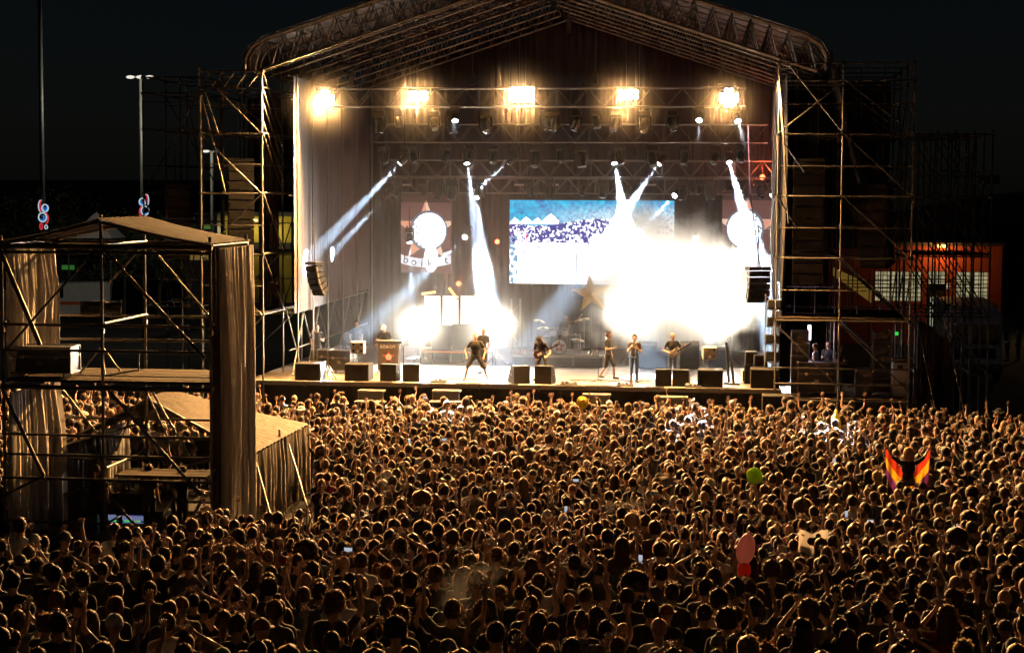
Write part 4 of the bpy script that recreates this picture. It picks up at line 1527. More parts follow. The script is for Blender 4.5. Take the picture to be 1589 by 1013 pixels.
for k, (dx, dy, z, tilt) in enumerate(((-0.85, 1.0, 1.25, 0.25), (0.95, 1.0, 1.35, -0.15), (-0.75, 1.4, 0.95, 0.0), (0.75, 0.5, 0.55, 0.1))):
    tube('cymbal_stand', (kc.x + dx, DY + dy, RZ), (kc.x + dx, DY + dy, RZ + z), 0.014, M_CHROME, t, 6)
    MB().lathe([(0.235, 0.0), (0.09, 0.02), (0.03, 0.05), (0.01, 0.055)], (kc.x + dx, DY + dy, RZ + z), 18, axis=(tilt, -0.25, 1)).build('cymbal', mat('cymbal_bronze', (0.65, 0.5, 0.25), 0.25, 1.0), t)
MB().cyl((kc.x + 0.15, DY + 1.6, RZ + 0.48), (kc.x + 0.15, DY + 1.6, RZ + 0.58), 0.18, None, 14).build('stool', M_BLACK, t)
tube('stool_post', (kc.x + 0.15, DY + 1.6, RZ), (kc.x + 0.15, DY + 1.6, RZ + 0.48), 0.03, M_CHROME, t)
# little figures of bottles along the riser edge
for k, px in enumerate((803, 806, 810, 814, 914, 921, 926)):
    p = at(px, 562, DY + 0.15)
    MB().lathe([(0.035, 0), (0.037, 0.13), (0.015, 0.18), (0.015, 0.22)], (p.x, DY + 0.15, RZ - 0.003), 8).build('water_bottle', mat('bottle_plastic', (0.45, 0.28, 0.2), 0.3), None, True,
        label='small water bottle on the drum riser edge, %s from the bent guitarist' % nth(k), cat='bottle', group='bottles on the drum riser')
# thin truss tower by the drum riser
for k, (px, lb) in enumerate(((799, 'short square truss tower between the strobe glare and the drum riser'), (1128, 'short square truss frame behind the subwoofer block'))):
    p = at(px, 590, 8.0)
    t = thing('truss_tower', lb, 'truss', (p.x, 8.0, SZ))
    hh = 2.6 if k == 0 else 1.4
    for sx in (-0.18, 0.18):
        for sy in (0, 0.36):
            tube('chord', (p.x + sx, 8.0 + sy, SZ), (p.x + sx, 8.0 + sy, SZ + hh), 0.022, M_ALU, t, 6)
    for q in range(int(hh / 0.4)):
        s_ = 1 if q % 2 else -1
        tube('brace', (p.x - 0.18 * s_, 8.0, SZ + 0.4 * q), (p.x + 0.18 * s_, 8.0, SZ + 0.4 * q + 0.4), 0.014, M_ALU, t, 6)
# keyboard stand behind a banner
ky = 3.2
p = at(604, 562, ky)
t = thing('keyboard_stand', 'keyboard on a stand behind a dark banner with a round emblem', 'keyboard', (p.x, ky, SZ))
p0, p1 = at(586, 533, ky), at(618, 575, ky)
M_BANNER = mat('banner_cloth', (0.10, 0.075, 0.06), 0.8, 0.0, 0.3, 4)
cloth((p0.x, ky, 0), (p1.x, ky, 0), p0.z, p0.z, SZ + 0.12, 3, 0.015, 4, 5).build('banner', M_BANNER, t, smooth=True)
MB().cham(((p0.x + p1.x) / 2, ky + 0.24, p0.z + 0.05), (p1.x - p0.x + 0.25, 0.32, 0.10), 0.015).build('keyboard', M_BLACK, t)
MB().box(((p0.x + p1.x) / 2, ky + 0.27, p0.z + 0.105), (p1.x - p0.x + 0.1, 0.14, 0.015)).build('keys', M_WHITE, t)
for sx in (p0.x, p1.x):
    tube('leg', (sx, ky + 0.05, SZ), (sx, ky + 0.4, p0.z), 0.02, M_STEEL, t, 6)
    tube('leg', (sx, ky + 0.4, SZ), (sx, ky + 0.05, p0.z), 0.02, M_STEEL, t, 6)
text('lettering', 'BOIKOT', ((p0.x + p1.x) / 2, ky - 0.04, p0.z - 0.12), 0.16, mat('banner_print', (0.6, 0.58, 0.6), 0.7), t)
ec = Vector(((p0.x + p1.x) / 2 + 0.03, ky - 0.03, p0.z - 0.5))
vs = []
for k in range(10):
    a = math.pi / 2 + k * math.pi / 5
    r_ = 0.25 if k % 2 == 0 else 0.11
    vs.append((ec.x + r_ * math.cos(a), ec.y, ec.z + r_ * math.sin(a)))
MB().add(vs + [tuple(ec)], [((k + 1) % 10, k, 10) for k in range(10)]).build('star_mark', M_STARRED, t)
MB().cyl((ec.x, ec.y - 0.004, ec.z), (ec.x, ec.y - 0.008, ec.z), 0.12, None, 14).build('emblem', mat('banner_print', (0.6, 0.58, 0.6)), t)


def mic_stand(label, px, py, Y, h=1.5, boom=None):
    p = at(px, py, Y)
    t = thing('microphone_stand', label, 'mic stand', (p.x, Y, SZ))
    tube('pole', (p.x, Y, SZ + 0.02), (p.x, Y, SZ + h), 0.013, M_BLACK, t, 6)
    for k in range(3):
        a = 2.1 * k + 0.5
        tube('leg', (p.x, Y, SZ + 0.12), (p.x + 0.32 * math.cos(a), Y + 0.32 * math.sin(a), SZ + 0.012), 0.011, M_BLACK, t, 5)
    e = Vector((p.x, Y, SZ + h))
    if boom:
        e2 = e + Vector(boom)
        tube('boom', e, e2, 0.01, M_BLACK, t, 5)
        e = e2
    MB().lathe([(0.012, -0.16), (0.018, -0.02), (0.028, 0.0), (0.03, 0.03), (0.018, 0.055)], e, 10, axis=(0, 0.8, 0.5)).build('microphone', M_DARKSTEEL, t, True)


mic_stand('microphone stand with boom beside the keyboard banner', 626, 590, 1.6, 1.15, (0.28, 0.1, 0.5))
mic_stand('microphone stand with boom between the drums and the striding musician', 928, 600, 1.0, 1.35, (-0.35, 0.1, -0.25))
mic_stand('straight microphone stand at the legs of the man in jeans', 986, 599, 0.9, 1.5)
mic_stand('microphone stand with boom over the bent guitarist', 836, 598, 1.6, 1.5, (0.35, 0.2, 0.4))
mic_stand('microphone stand at the seated stagehand by the pale tower', 485, 592, 3.0, 1.6)
# cables on the floor
for k, (a, b, lb) in enumerate((((700, 600), (800, 601), 'black cable lying before the wide-legged singer'), ((860, 600), (960, 604), 'black cable lying before the drum riser'),
                                ((540, 597), (600, 598), 'black cable lying under the keyboard banner'), ((1000, 604), (1030, 603), 'black cable lying beside the man in jeans'), ((640, 590), (735, 588), 'black cable trailing behind the wide-legged singer'), ((885, 590), (1010, 592), 'black cable trailing behind the man in jeans'), ((1080, 606), (1165, 608), 'black cable lying under the corner subwoofers'))):
    m = MB()
    p, q = on(*a, SZ), on(*b, SZ)
    pts = [p.lerp(q, i / 14) + Vector((0, 0.14 * math.sin(i * 1.7 + k) + 0.06 * math.sin(i * 3.1), 0.016)) for i in range(15)]
    for c_ in pts:
        c_.y = max(c_.y, 0.08)
    m.path(pts, 0.016, 5).build('floor_cable', M_CABLE, None, label=lb, cat='cable')

for k, (px, py, lb) in enumerate(((670, 600, 'flat black pedal board before the wide-legged singer'), (880, 600, 'flat black pedal board beside the bent guitarist'),
                                   (968, 602, 'flat black pedal board at the feet of the man in jeans'), (1075, 604, 'flat black pedal board between wedge and subwoofer'))):
    p = on(px, py, SZ)
    p.y = max(p.y, 0.35)
    t = thing('pedal_board', lb, 'pedals', (p.x, p.y, SZ))
    MB().prism([(p.y - 0.16, SZ + 0.002), (p.y + 0.16, SZ + 0.002), (p.y + 0.16, SZ + 0.10), (p.y - 0.16, SZ + 0.04)], p.x - 0.3, p.x + 0.3).build('board', M_BLACK, t)
    for q in range(4):
        MB().cham((p.x - 0.22 + 0.145 * q, p.y, SZ + 0.095), (0.09, 0.14, 0.05), 0.01).build('pedal', (M_STEEL, M_STARRED_, M_CASE, M_WHITE)[(q + k) % 4], t)

# ------------------------------------------------------------------ gear in the right tower
ty = 1.4
FL = 1.62 + 0.055
p = at(1266, 600, ty)
flight_case('big black flight case with pale rounded edges in the brown tower', (p.x, ty, FL), 1.3, 0.8, 1.05, 0.0)
px0 = at(1240, 600, ty + 0.3).x
for k in range(5):
    t = thing('amplifier_rack', 'pale edged amplifier rack in the brown tower, %s from the floor' % nth(k), 'rack', (px0, ty + 0.3, FL + 0.46 * k), group='amplifier racks stacked in the brown tower')
    z = FL + 0.46 * k
    MB().cham((px0, ty + 0.3, z + 0.225), (0.62, 0.6, 0.44), 0.02).build('rack_shell', M_CASE, t)
    for sz in (0.02, 0.43):
        block('edging', (px0, ty - 0.01, z + sz), (0.62, 0.02, 0.03), M_STEEL, t)
    MB().cham((px0, ty - 0.012, z + 0.2), (0.2, 0.02, 0.12), 0.01).build('handle', M_STEEL, t)
p = at(1396, 600, ty)
t = thing('white_cabinet', 'tall white cabinet at the outer corner of the brown tower', 'cabinet', (p.x, ty - 0.2, FL))
MB().cham((p.x, ty - 0.2, FL + 0.62), (0.62, 0.6, 1.24), 0.04).build('cabinet_body', M_WHITE, t)
MB().cham((p.x, ty - 0.2, FL + 1.32), (0.64, 0.6, 0.10), 0.02).build('lid', M_DARKSTEEL, t)
MB().box((p.x - 0.05, ty - 0.505, FL + 1.08), (0.2, 0.01, 0.13)).build('label_plate', M_CASE, t)
p = at(1340, 600, ty)
t = thing('dimmer_rack', 'dark dimmer rack with pale corners in the brown tower', 'rack', (p.x, ty, FL))
MB().cham((p.x, ty, FL + 0.5), (0.62, 0.6, 0.95), 0.02).build('rack_shell', M_CASE, t)
for sx in (-0.28, 0.28):
    for sz in (0.08, 0.9):
        MB().cham((p.x + sx, ty - 0.31, FL + sz), (0.06, 0.03, 0.06), 0.01).build('corner', M_CHROME, t)
p = at(1367, 600, ty + 0.5)
t = thing('amplifier_rack', 'tall open equipment rack with cables in the brown tower', 'rack', (p.x, ty + 0.5, FL))
for sx in (-0.32, 0.32):
    for sy in (-0.3, 0.3):
        block('post', (p.x + sx, ty + 0.5 + sy, FL + 1.15), (0.05, 0.05, 2.3), M_DARKSTEEL, t)
for k in range(8):
    block('rack_unit', (p.x, ty + 0.5, FL + 0.18 + k * 0.28), (0.58, 0.52, 0.2), M_CASE if k % 3 else M_BLACK, t)
block('indicator', (p.x + 0.5, ty + 0.3, FL + 2.2), (0.12, 0.03, 0.12), mat_emit('green_led', (0.05, 1.0, 0.1), 0.7), t)
p = at(1256, 517, 2.8)
t = thing('work_lamp', 'bright pinkish work lamp among the crew in the brown tower', 'lamp', (p.x, 2.8, 3.6))
tube('tube', (p.x, 2.8, p.z - 0.25), (p.x, 2.8, p.z + 0.3), 0.06, mat_emit('work_lamp_tube', (1.0, 0.8, 1.0), 4.0), t)
tube('holder', (p.x, 2.8, FL), (p.x, 2.8, p.z - 0.25), 0.03, M_BLACK, t)
lamp('work_light', 'POINT', (p.x, 2.6, p.z), 60, (0.95, 0.75, 1.0), t, None, 0.1)
# crates and steps in the pit
for k, (px, py, w, lb) in enumerate(((575, 606, 0.95, 'two-tier pit step below the keyboard banner'), (692, 606, 1.0, 'two-tier pit step below the gap left of the singer'),
                                     (925, 612, 1.0, 'two-tier pit step below the drum riser'), (1045, 616, 1.0, 'two-tier pit step below the upright guitarist'))):
    p = at(px, py, -0.75)
    t = thing('pit_step', lb, 'steps', (p.x, -0.75, 0), group='steps in the pit')
    block('upper_tread', (p.x, -0.55, p.z - 0.03), (w, 0.5, 0.06), M_STEEL, t)
    block('lower_tread', (p.x + 0.05, -1.05, p.z - 0.36), (w * 1.15, 0.48, 0.05), M_STEEL, t)
    for sx in (-0.5, 0.5):
        tube('leg', (p.x + sx * (w - 0.06), -0.75, 0), (p.x + sx * (w - 0.06), -0.75, p.z - 0.06), 0.022, M_STEEL, t, 6)
        tube('leg', (p.x + 0.05 + sx * (w * 1.15 - 0.06), -1.25, 0), (p.x + 0.05 + sx * (w * 1.15 - 0.06), -1.25, p.z - 0.38), 0.022, M_STEEL, t, 6)
    block('riser_board', (p.x, -0.78, p.z - 0.2), (w - 0.1, 0.02, 0.26), M_CASE, t)
p = at(1206, 612, -0.5)
sb = MB().cham((p.x, -0.55, p.z / 2), (1.05, 0.8, p.z), 0.02)
t = thing('pit_speaker', 'black front fill speaker stack at the brown tower corner of the pit', 'speaker', (p.x, -0.55, 0))
sb.build('cabinet', M_CAB, t)
MB().box((p.x, -0.96, p.z * 0.6), (0.95, 0.02, p.z * 0.7)).build('grille', M_GRILLE, t)

# ================================================================== people
M_SKIN_T = mat('skin', (0.42, 0.25, 0.17), 0.5, 0.0, 0.15, 8.0)
M_SKIN_P = mat('skin_dry', (0.36, 0.21, 0.14), 0.55, 0.0, 0.2, 8.0)
M_SHIRT = mat_tint('shirt_cloth', None, 0.85, 0.0, 0.3)
M_HAIR = mat_tint('hair_cap', None, 0.6, 0.0, 0.0, 0.4, 30.0)
M_STRAND = mat_tint('hair_strands', None, 0.5, 0.6, 0.0, 0.4, 30.0)
M_TROUSER = mat('dark_trousers', (0.025, 0.026, 0.032), 0.85, 0.0, 0.4, 6.0)
M_JEANS = mat('blue_jeans', (0.10, 0.15, 0.24), 0.85, 0.0, 0.4, 6.0)
M_SHOE = mat('dark_shoe', (0.02, 0.018, 0.017), 0.6)
HEAD = Vector((0, 0.015, 1.635))


def seg_dist(P, a, b):
    a, b = np.array(a), np.array(b)
    ab = b - a
    t = np.clip(((P - a) @ ab) / max(1e-9, ab @ ab), 0, 1)
    return np.linalg.norm(P - (a + t[:, None] * ab), axis=1)


def make_body(arms, legs=None, lean=0.0, head_turn=0.0, nod=0.0, shorts=False, voxel=0.024, ratio=0.5, sleeves=0.55, hands='fist', bulk=1.0, twist=0.0, head_s=1.0):
    """one continuous figure facing +y. arms: two of (elbow, wrist, hand direction). Returns (verts, tris, material index, head matrix)."""
    prims = []
    B = bulk
    pel = Vector((0, 0, 0.95))
    LM = Matrix.Translation(pel) @ Matrix.Rotation(twist, 4, 'Z') @ Matrix.Rotation(-lean, 4, 'X') @ Matrix.Translation(-pel)
    HM = LM @ Matrix.Translation((0, 0, 1.54)) @ Matrix.Rotation(head_turn, 4, 'Z') @ Matrix.Rotation(-nod, 4, 'X') @ Matrix.Scale(head_s, 4) @ Matrix.Translation((0, 0, -1.54))

    def cap(a, ra, b, rb, lab, M=None):
        a, b = Vector(a), Vector(b)
        if M is not None:
            a, b = M @ a, M @ b
        prims.append((a, ra, b, rb, lab, None))

    def ell(c, r, lab, M=LM):
        prims.append((Vector(c), 0, Vector(c), 0, lab, (r, M)))
    cap((-0.075, 0, 0.93), 0.11 * B, (0.075, 0, 0.93), 0.11 * B, 2)
    ell((0, 0.01, 1.06), (0.150 * B, 0.110 * B, 0.17), 1)
    ell((0, 0.0, 1.27), (0.175 * B, 0.118 * B, 0.21), 1)
    cap((-0.145, -0.01, 1.415), 0.066, (0.145, -0.01, 1.415), 0.066, 1, LM)
    cap((0, -0.01, 1.44), 0.062, (0, 0.0, 1.57), 0.054, 0, LM)
    ell((0, 0.015, 1.65), (0.080, 0.098, 0.108), 0, HM)
    ell((0, 0.045, 1.575), (0.055, 0.060, 0.055), 0, HM)
    ell((0, 0.112, 1.625), (0.016, 0.024, 0.028), 0, HM)
    for s in (-1, 1):
        ell((s * 0.082, 0.0, 1.63), (0.013, 0.026, 0.035), 0, HM)
    tips = []
    for s, (el, wr, hd) in zip((-1, 1), arms):
        sh = LM @ Vector((s * 0.185, -0.01, 1.405))
        el, wr = LM @ Vector(el), LM @ Vector(wr)
        hd = (LM.to_3x3() @ Vector(hd)).normalized()
        mid = sh.lerp(el, sleeves)
        cap(sh, 0.060 * B, mid, 0.053 * B, 1)
        cap(mid, 0.047, el, 0.040, 0)
        cap(el, 0.040, wr, 0.027, 0)
        cap(wr, 0.027, wr + hd * 0.06, 0.034 if hands == 'fist' else 0.028, 0)
        tips.append((wr, hd, s))
    if legs is None:
        legs = [((-0.10, 0.02, 0.50), (-0.11, -0.02, 0.09)), ((0.10, 0.02, 0.50), (0.11, -0.02, 0.09))]
    for s, leg in zip((-1, 1), legs):
        kn, an = Vector(leg[0]), Vector(leg[1])
        toe = Vector(leg[2]) if len(leg) > 2 else an + Vector((s * 0.03, 0.15, -0.045))
        hp = Vector((s * 0.09, 0, 0.91))
        cap(hp, 0.088 * B, kn, 0.060, 2)
        cap(kn, 0.056 if not shorts else 0.05, an, 0.038, 0 if shorts else 2)
        if shorts:
            cap(hp.lerp(kn, 0.3), 0.095, kn + Vector((0, 0, 0.02)), 0.085, 2)
        cap(an + Vector((0, -0.02, -0.04)), 0.042, toe, 0.036, 3)
    mb = MB()
    for a, ra, b, rb, lab, e in prims:
        if e is not None:
            r_, M = e
            k = MB().ell((0, 0, 0), r_, 14, 9)
            mb.add([M @ (Vector(v) + a) for v in k.v], k.f)
        else:
            n = 12
            d = (b - a)
            L = d.length
            ax = d / L if L > 1e-6 else Vector((0, 0, 1))
            q = ax.to_track_quat('Z', 'Y')
            rings = []
            for t in (-90, -60, -30, 0):
                rings.append((a + ax * (ra * math.sin(R(t))), ra * math.cos(R(t))))
            for t in (0, 30, 60, 90):
                rings.append((b + ax * (rb * math.sin(R(t))), rb * math.cos(R(t))))
            rings[0] = (rings[0][0], 1e-3)
            rings[-1] = (rings[-1][0], 1e-3)
            vs, fs = [], []
            for c, r_ in rings:
                for i in range(n):
                    an_ = 2 * math.pi * i / n
                    vs.append(c + q @ Vector((r_ * math.cos(an_), r_ * math.sin(an_), 0)))
            for j in range(len(rings) - 1):
                for i in range(n):
                    fs.append((j * n + i, j * n + (i + 1) % n, (j + 1) * n + (i + 1) % n, (j + 1) * n + i))
            fs.append(tuple(range(n - 1, -1, -1)))
            fs.append(tuple((len(rings) - 1) * n + i for i in range(n)))
            mb.add(vs, fs)
    me = mb.mesh('tmp', [])
    o = bpy.data.objects.new('tmp', me)
    COL.objects.link(o)
    rm = o.modifiers.new('r', 'REMESH')
    rm.mode = 'VOXEL'
    rm.voxel_size = voxel
    sm = o.modifiers.new('s', 'SMOOTH')
    sm.factor = 0.5
    sm.iterations = 2
    if ratio < 1:
        dc = o.modifiers.new('d', 'DECIMATE')
        dc.ratio = ratio
    tr = o.modifiers.new('t', 'TRIANGULATE')
    dg = bpy.context.evaluated_depsgraph_get()
    em = o.evaluated_get(dg).to_mesh()
    V = np.zeros(len(em.vertices) * 3)
    em.vertices.foreach_get('co', V)
    V = V.reshape(-1, 3)
    F = np.zeros(len(em.polygons) * 3, dtype=np.int32)
    em.polygons.foreach_get('vertices', F)
    F = F.reshape(-1, 3)
    o.evaluated_get(dg).to_mesh_clear()
    bpy.data.objects.remove(o)
    bpy.data.meshes.remove(me)
    C = V[F].mean(1)
    best = np.full(len(C), 1e9)
    lab = np.zeros(len(C), dtype=np.int32)
    for a, ra, b, rb, lb, e in prims:
        if e is not None:
            r_, M = e
            c = M @ a
            d = (np.linalg.norm((C - np.array(c)) / np.array(r_), axis=1) - 1) * min(r_)
        else:
            d = seg_dist(C, a, b) - (ra + rb) / 2
        w = d < best
        best[w] = d[w]
        lab[w] = lb
    # fingers
    if hands != 'none':
        fb = MB()
        for wr, hd, s in tips:
            side = hd.cross(Vector((0, 1, 0.2)))
            side = (side if side.length > 0.2 else hd.cross(Vector((1, 0, 0)))).normalized()
            nrm = hd.cross(side).normalized()
            base = wr + hd * 0.065
            for k in range(4):
                off = side * (0.019 * (k - 1.5))
                L = (0.066, 0.078, 0.073, 0.055)[k]
                if hands == 'open':
                    j1 = base + off + hd * 0.012
                    j2 = j1 + (hd + side * 0.16 * (k - 1.5) + nrm * 0.15).normalized() * L * 0.55
                    j3 = j2 + (hd + side * 0.16 * (k - 1.5) + nrm * 0.55).normalized() * L * 0.5
                elif hands == 'horns' and k in (0, 3):
                    j1 = base + off
                    j2 = j1 + hd * L * 0.6
                    j3 = j2 + hd * L * 0.5
                else:
                    j1 = base + off + hd * 0.02
                    j2 = j1 + (hd * 0.4 + nrm).normalized() * 0.035
                    j3 = j2 + (-hd + nrm * 0.2).normalized() * 0.03
                fb.cyl(base + off - hd * 0.02, j1, 0.011, 0.010, 5)
                fb.cyl(j1, j2, 0.010, 0.009, 5)
                fb.cyl(j2, j3, 0.009, 0.007, 5)
            tb = wr + hd * 0.03 + side * (0.026)
            t1 = tb + (hd * 0.6 + side * 0.7 + nrm * 0.2).normalized() * 0.035
            t2 = t1 + (hd * 0.8 + side * 0.1 + nrm * 0.5).normalized() * 0.03
            fb.cyl(tb, t1, 0.012, 0.010, 5)
            fb.cyl(t1, t2, 0.010, 0.008, 5)
        fv = np.array([tuple(v) for v in fb.v])
        ff = []
        for f in fb.f:
            for k in range(1, len(f) - 1):
                ff.append((f[0], f[k], f[k + 1]))
        n0 = len(V)
        V = np.concatenate([V, fv])
        F = np.concatenate([F, np.array(ff, dtype=np.int32) + n0])
        lab = np.concatenate([lab, np.zeros(len(ff), dtype=np.int32)])
    return V, F, lab, HM, tips


def make_hair(style, seed, tufts=150, res=(16, 10)):
    """hair in the untilted head frame; returns verts, tris"""
    r = random.Random(seed)
    vs, fs = [], []
    hc = Vector((0, 0.012, 1.652))
    rad = {'short': (0.090, 0.108, 0.120), 'buzz': (0.084, 0.102, 0.113), 'bald': (0.082, 0.1, 0.111), 'curly': (0.125, 0.135, 0.145), 'afro': (0.18, 0.175, 0.175), 'bushy': (0.108, 0.122, 0.138),
           'long': (0.100, 0.115, 0.122), 'bob': (0.112, 0.118, 0.122), 'ponytail': (0.089, 0.107, 0.118), 'bun': (0.088, 0.106, 0.117), 'cap': (0.092, 0.11, 0.112), 'hat': (0.095, 0.11, 0.115), 'messy': (0.098, 0.115, 0.13)}[style]
    up = {'afro': 0.03, 'curly': 0.012, 'bushy': 0.01, 'messy': 0.006}.get(style, 0)
    hc = hc + Vector((0, -0.01 if style != 'afro' else -0.03, up))
    nu, nv = res
    ph = [(r.uniform(2, 7), r.uniform(0, 6), r.uniform(0, 6)) for _ in range(4)]
    amp = {'buzz': 0.005, 'bald': 0.0, 'cap': 0.0, 'hat': 0.0, 'afro': 0.04, 'curly': 0.05, 'messy': 0.05, 'bushy': 0.045}.get(style, 0.03)

    def shape(d):
        k = 1 + amp * sum(math.sin(f * (d.x * 1.3 + d.z) + a) * math.cos(f * d.y + b) for f, a, b in ph) * 0.5
        return Vector((d.x * rad[0] * k, d.y * rad[1] * k, d.z * rad[2] * k))
    low = {'bald': -0.55, 'buzz': -0.5, 'afro': -0.6, 'cap': -0.05, 'hat': 0.0}.get(style, -0.62)

    def limit(d):          # lowest z of hair in this direction: high over the face, low at the nape
        f = max(0.0, d.y)
        return low * (1 - f) + (0.55 if style not in ('cap', 'hat') else 0.12) * f
    idx = {}
    for j in range(nv + 1):
        for i in range(nu):
            a = 2 * math.pi * i / nu
            h = Vector((math.cos(a), math.sin(a), 0))
            zl = limit(h)
            t = 1 - (1 - zl) * (j / nv) ** 0.8
            s = math.sqrt(max(0, 1 - t * t))
            idx[(i, j)] = len(vs)
            p = shape(Vector((h.x * s, h.y * s, t)))
            if j == nv:
                p *= 0.96
            vs.append(hc + p)
    for j in range(nv):
        for i in range(nu):
            i2 = (i + 1) % nu
            q = (idx[(i, j)], idx[(i, j + 1)], idx[(i2, j + 1)], idx[(i2, j)])
            if j > 0:
                fs.append((q[0], q[1], q[2]))
                fs.append((q[0], q[2], q[3]))
            else:
                fs.append((q[0], q[1], q[2]))

    def drape(w, z0, z1, y0, th, n=9, k=5, taper=0.8, wob=0.02):
        b = len(vs)
        for j in range(k + 1):
            t = j / k
            for i in range(n):
                a = math.pi * (0.02 + 0.96 * i / (n - 1))
                ww = w * (1 - (1 - taper) * t) * (1 + 0.08 * math.sin(9 * t + i))
                vs.append(Vector((ww * math.cos(a), y0 - th * math.sin(a) * (1 - 0.2 * t) - 0.02 * t + wob * math.sin(i * 2.3 + t * 5) * t, z0 + (z1 - z0) * t * (1 - 0.06 * abs(math.cos(a))))))
        for j in range(k):
            for i in range(n - 1):
                q = (b + j * n + i, b + j * n + i + 1, b + (j + 1) * n + i + 1, b + (j + 1) * n + i)
                fs.append((q[0], q[1], q[2]))
                fs.append((q[0], q[2], q[3]))
    if style == 'long':
        drape(0.105, 1.66, 1.36, 0.0, 0.118, taper=1.12)
    elif style == 'bob':
        drape(0.118, 1.66, 1.48, 0.0, 0.122, taper=1.05)
    elif style == 'ponytail':
        k = MB().ell((0, -0.135, 1.58), (0.035, 0.04, 0.12), 8, 6, rot=None)
        b = len(vs)
        vs += [Vector(v) for v in k.v]
        for f in k.f:
            for q in range(1, len(f) - 1):
                fs.append((f[0] + b, f[q] + b, f[q + 1] + b))
    elif style == 'bun':
        k = MB().ell((0, -0.08, 1.77), (0.05, 0.05, 0.045), 8, 6)
        b = len(vs)
        vs += [Vector(v) for v in k.v]
        for f in k.f:
            for q in range(1, len(f) - 1):
                fs.append((f[0] + b, f[q] + b, f[q + 1] + b))
    elif style == 'cap':
        b = len(vs)
        n = 7
        for i in range(n):
            a = math.pi * (0.12 + 0.76 * i / (n - 1))
            vs.append(hc + Vector((0.09 * math.cos(a), 0.1 * math.sin(a), 0.012)))
            vs.append(hc + Vector((0.095 * math.cos(a), 0.1 * math.sin(a) + 0.09 * math.sin(a), -0.004)))
        for i in range(n - 1):
            fs += [(b + 2 * i, b + 2 * i + 1, b + 2 * i + 3), (b + 2 * i, b + 2 * i + 3, b + 2 * i + 2)]
    elif style == 'hat':
        b = len(vs)
        n = 16
        for i in range(n):
            a = 2 * math.pi * i / n
            vs.append(hc + Vector((0.093 * math.cos(a), 0.11 * math.sin(a), 0.012)))
            vs.append(hc + Vector((0.17 * math.cos(a), 0.19 * math.sin(a), 0.02 * math.cos(2 * a))))
        for i in range(n):
            j = (i + 1) % n
            fs += [(b + 2 * i, b + 2 * i + 1, b + 2 * j + 1), (b + 2 * i, b + 2 * j + 1, b + 2 * j)]
    # loose strands
    ln = {'bald': 0, 'cap': 0, 'hat': 0, 'buzz': 0.012, 'short': 0.02, 'ponytail': 0.014, 'bun': 0.014, 'long': 0.02, 'bob': 0.022, 'messy': 0.035, 'bushy': 0.035, 'curly': 0.04, 'afro': 0.05}[style]
    if ln:
        for _ in range(tufts):
            while True:
                d = Vector((r.gauss(0, 1), r.gauss(0, 1), r.gauss(0.35, 1))).normalized()
                if d.z > limit(Vector((d.x, d.y, 0)).normalized() if abs(d.x) + abs(d.y) > 1e-4 else Vector((0, 0, 1))) + 0.05:
                    break
            p = hc + shape(d) * 0.97
            tg = Vector((r.gauss(0, 1), r.gauss(0, 1), r.gauss(-0.5, 1)))
            tg = (tg - d * tg.dot(d)).normalized()
            sd_ = d.cross(tg)
            L = ln * r.uniform(0.35, 1.1)
            wd = r.uniform(0.006, 0.013) if style not in ('afro', 'curly') else r.uniform(0.008, 0.016)
            tip = p + d * L + tg * L * r.uniform(0.3, 1.3)
            b = len(vs)
            vs += [p - sd_ * wd, p + sd_ * wd, tip]
            fs.append((b, b + 1, b + 2))
    nst = tufts if ln else 0
    mi = np.zeros(len(fs), dtype=np.int32)
    if nst:
        mi[-nst:] = 1
    return np.array([tuple(v) for v in vs]), np.array(fs, dtype=np.int32), mi


def arm_down(s, fwd=0.06, out=0.24):
    return ((s * out, -0.03, 1.14), (s * (out - 0.02), fwd + 0.02, 0.91), (0, 0.15, -1))


def arm_front(s, z=1.18):
    return ((s * 0.24, 0.03, 1.13), (s * 0.10, 0.27, z), (-s * 0.4, 0.9, 0.3))


def arm_up(s, lean=0.0, bend=0.0, reach=1.0):
    return ((s * (0.30 + bend), 0.07, 1.60), (s * (0.24 + lean), 0.12, 1.60 + 0.26 * reach), (s * 0.1, 0.1, 1))


def arm_wide(s, z=1.62):
    return ((s * 0.42, 0.05, 1.47), (s * 0.62, 0.08, z), (s * 0.6, 0.0, 0.6))


def arm_phone(s):
    return ((s * 0.28, 0.20, 1.45), (s * 0.06, 0.30, 1.70), (0, 0.1, 1))


def arm_head(s):
    return ((s * 0.40, 0.02, 1.62), (s * 0.12, -0.02, 1.80), (-s * 0.5, 0, 0.4))


D, FR, UP, WD, PH, HDA = arm_down, arm_front, arm_up, arm_wide, arm_phone, arm_head
CROWD_POSES = [      # arms, body options, description, weight
    ((D(-1), D(1)), dict(), '', 16),
    ((D(-1), D(1)), dict(bulk=1.12, head_turn=0.25), '', 12),
    ((FR(-1), FR(1)), dict(head_turn=-0.2, bulk=0.92), '', 14),
    ((FR(-1, 1.3), D(1)), dict(head_turn=0.5, bulk=0.95), 'head turned aside', 6),
    ((D(-1), D(1)), dict(bulk=0.9, lean=0.08, nod=0.15), '', 9),
    ((D(-1), UP(1, 0.0, 0.0, 1.1)), dict(hands='fist'), 'one fist raised', 6),
    ((UP(-1, 0.05, 0.05, 1.0), D(1)), dict(hands='open', bulk=0.95), 'one open hand raised', 6),
    ((UP(-1, 0.1, 0.05, 1.0), UP(1, 0.12, 0.05, 1.05)), dict(hands='open'), 'both arms raised', 4),
    ((HDA(-1), HDA(1)), dict(hands='open', bulk=0.95), 'hands above the head', 2),
    ((PH(-1), PH(1)), dict(hands='fist'), 'hands held up in front', 3),
]
VAR = []
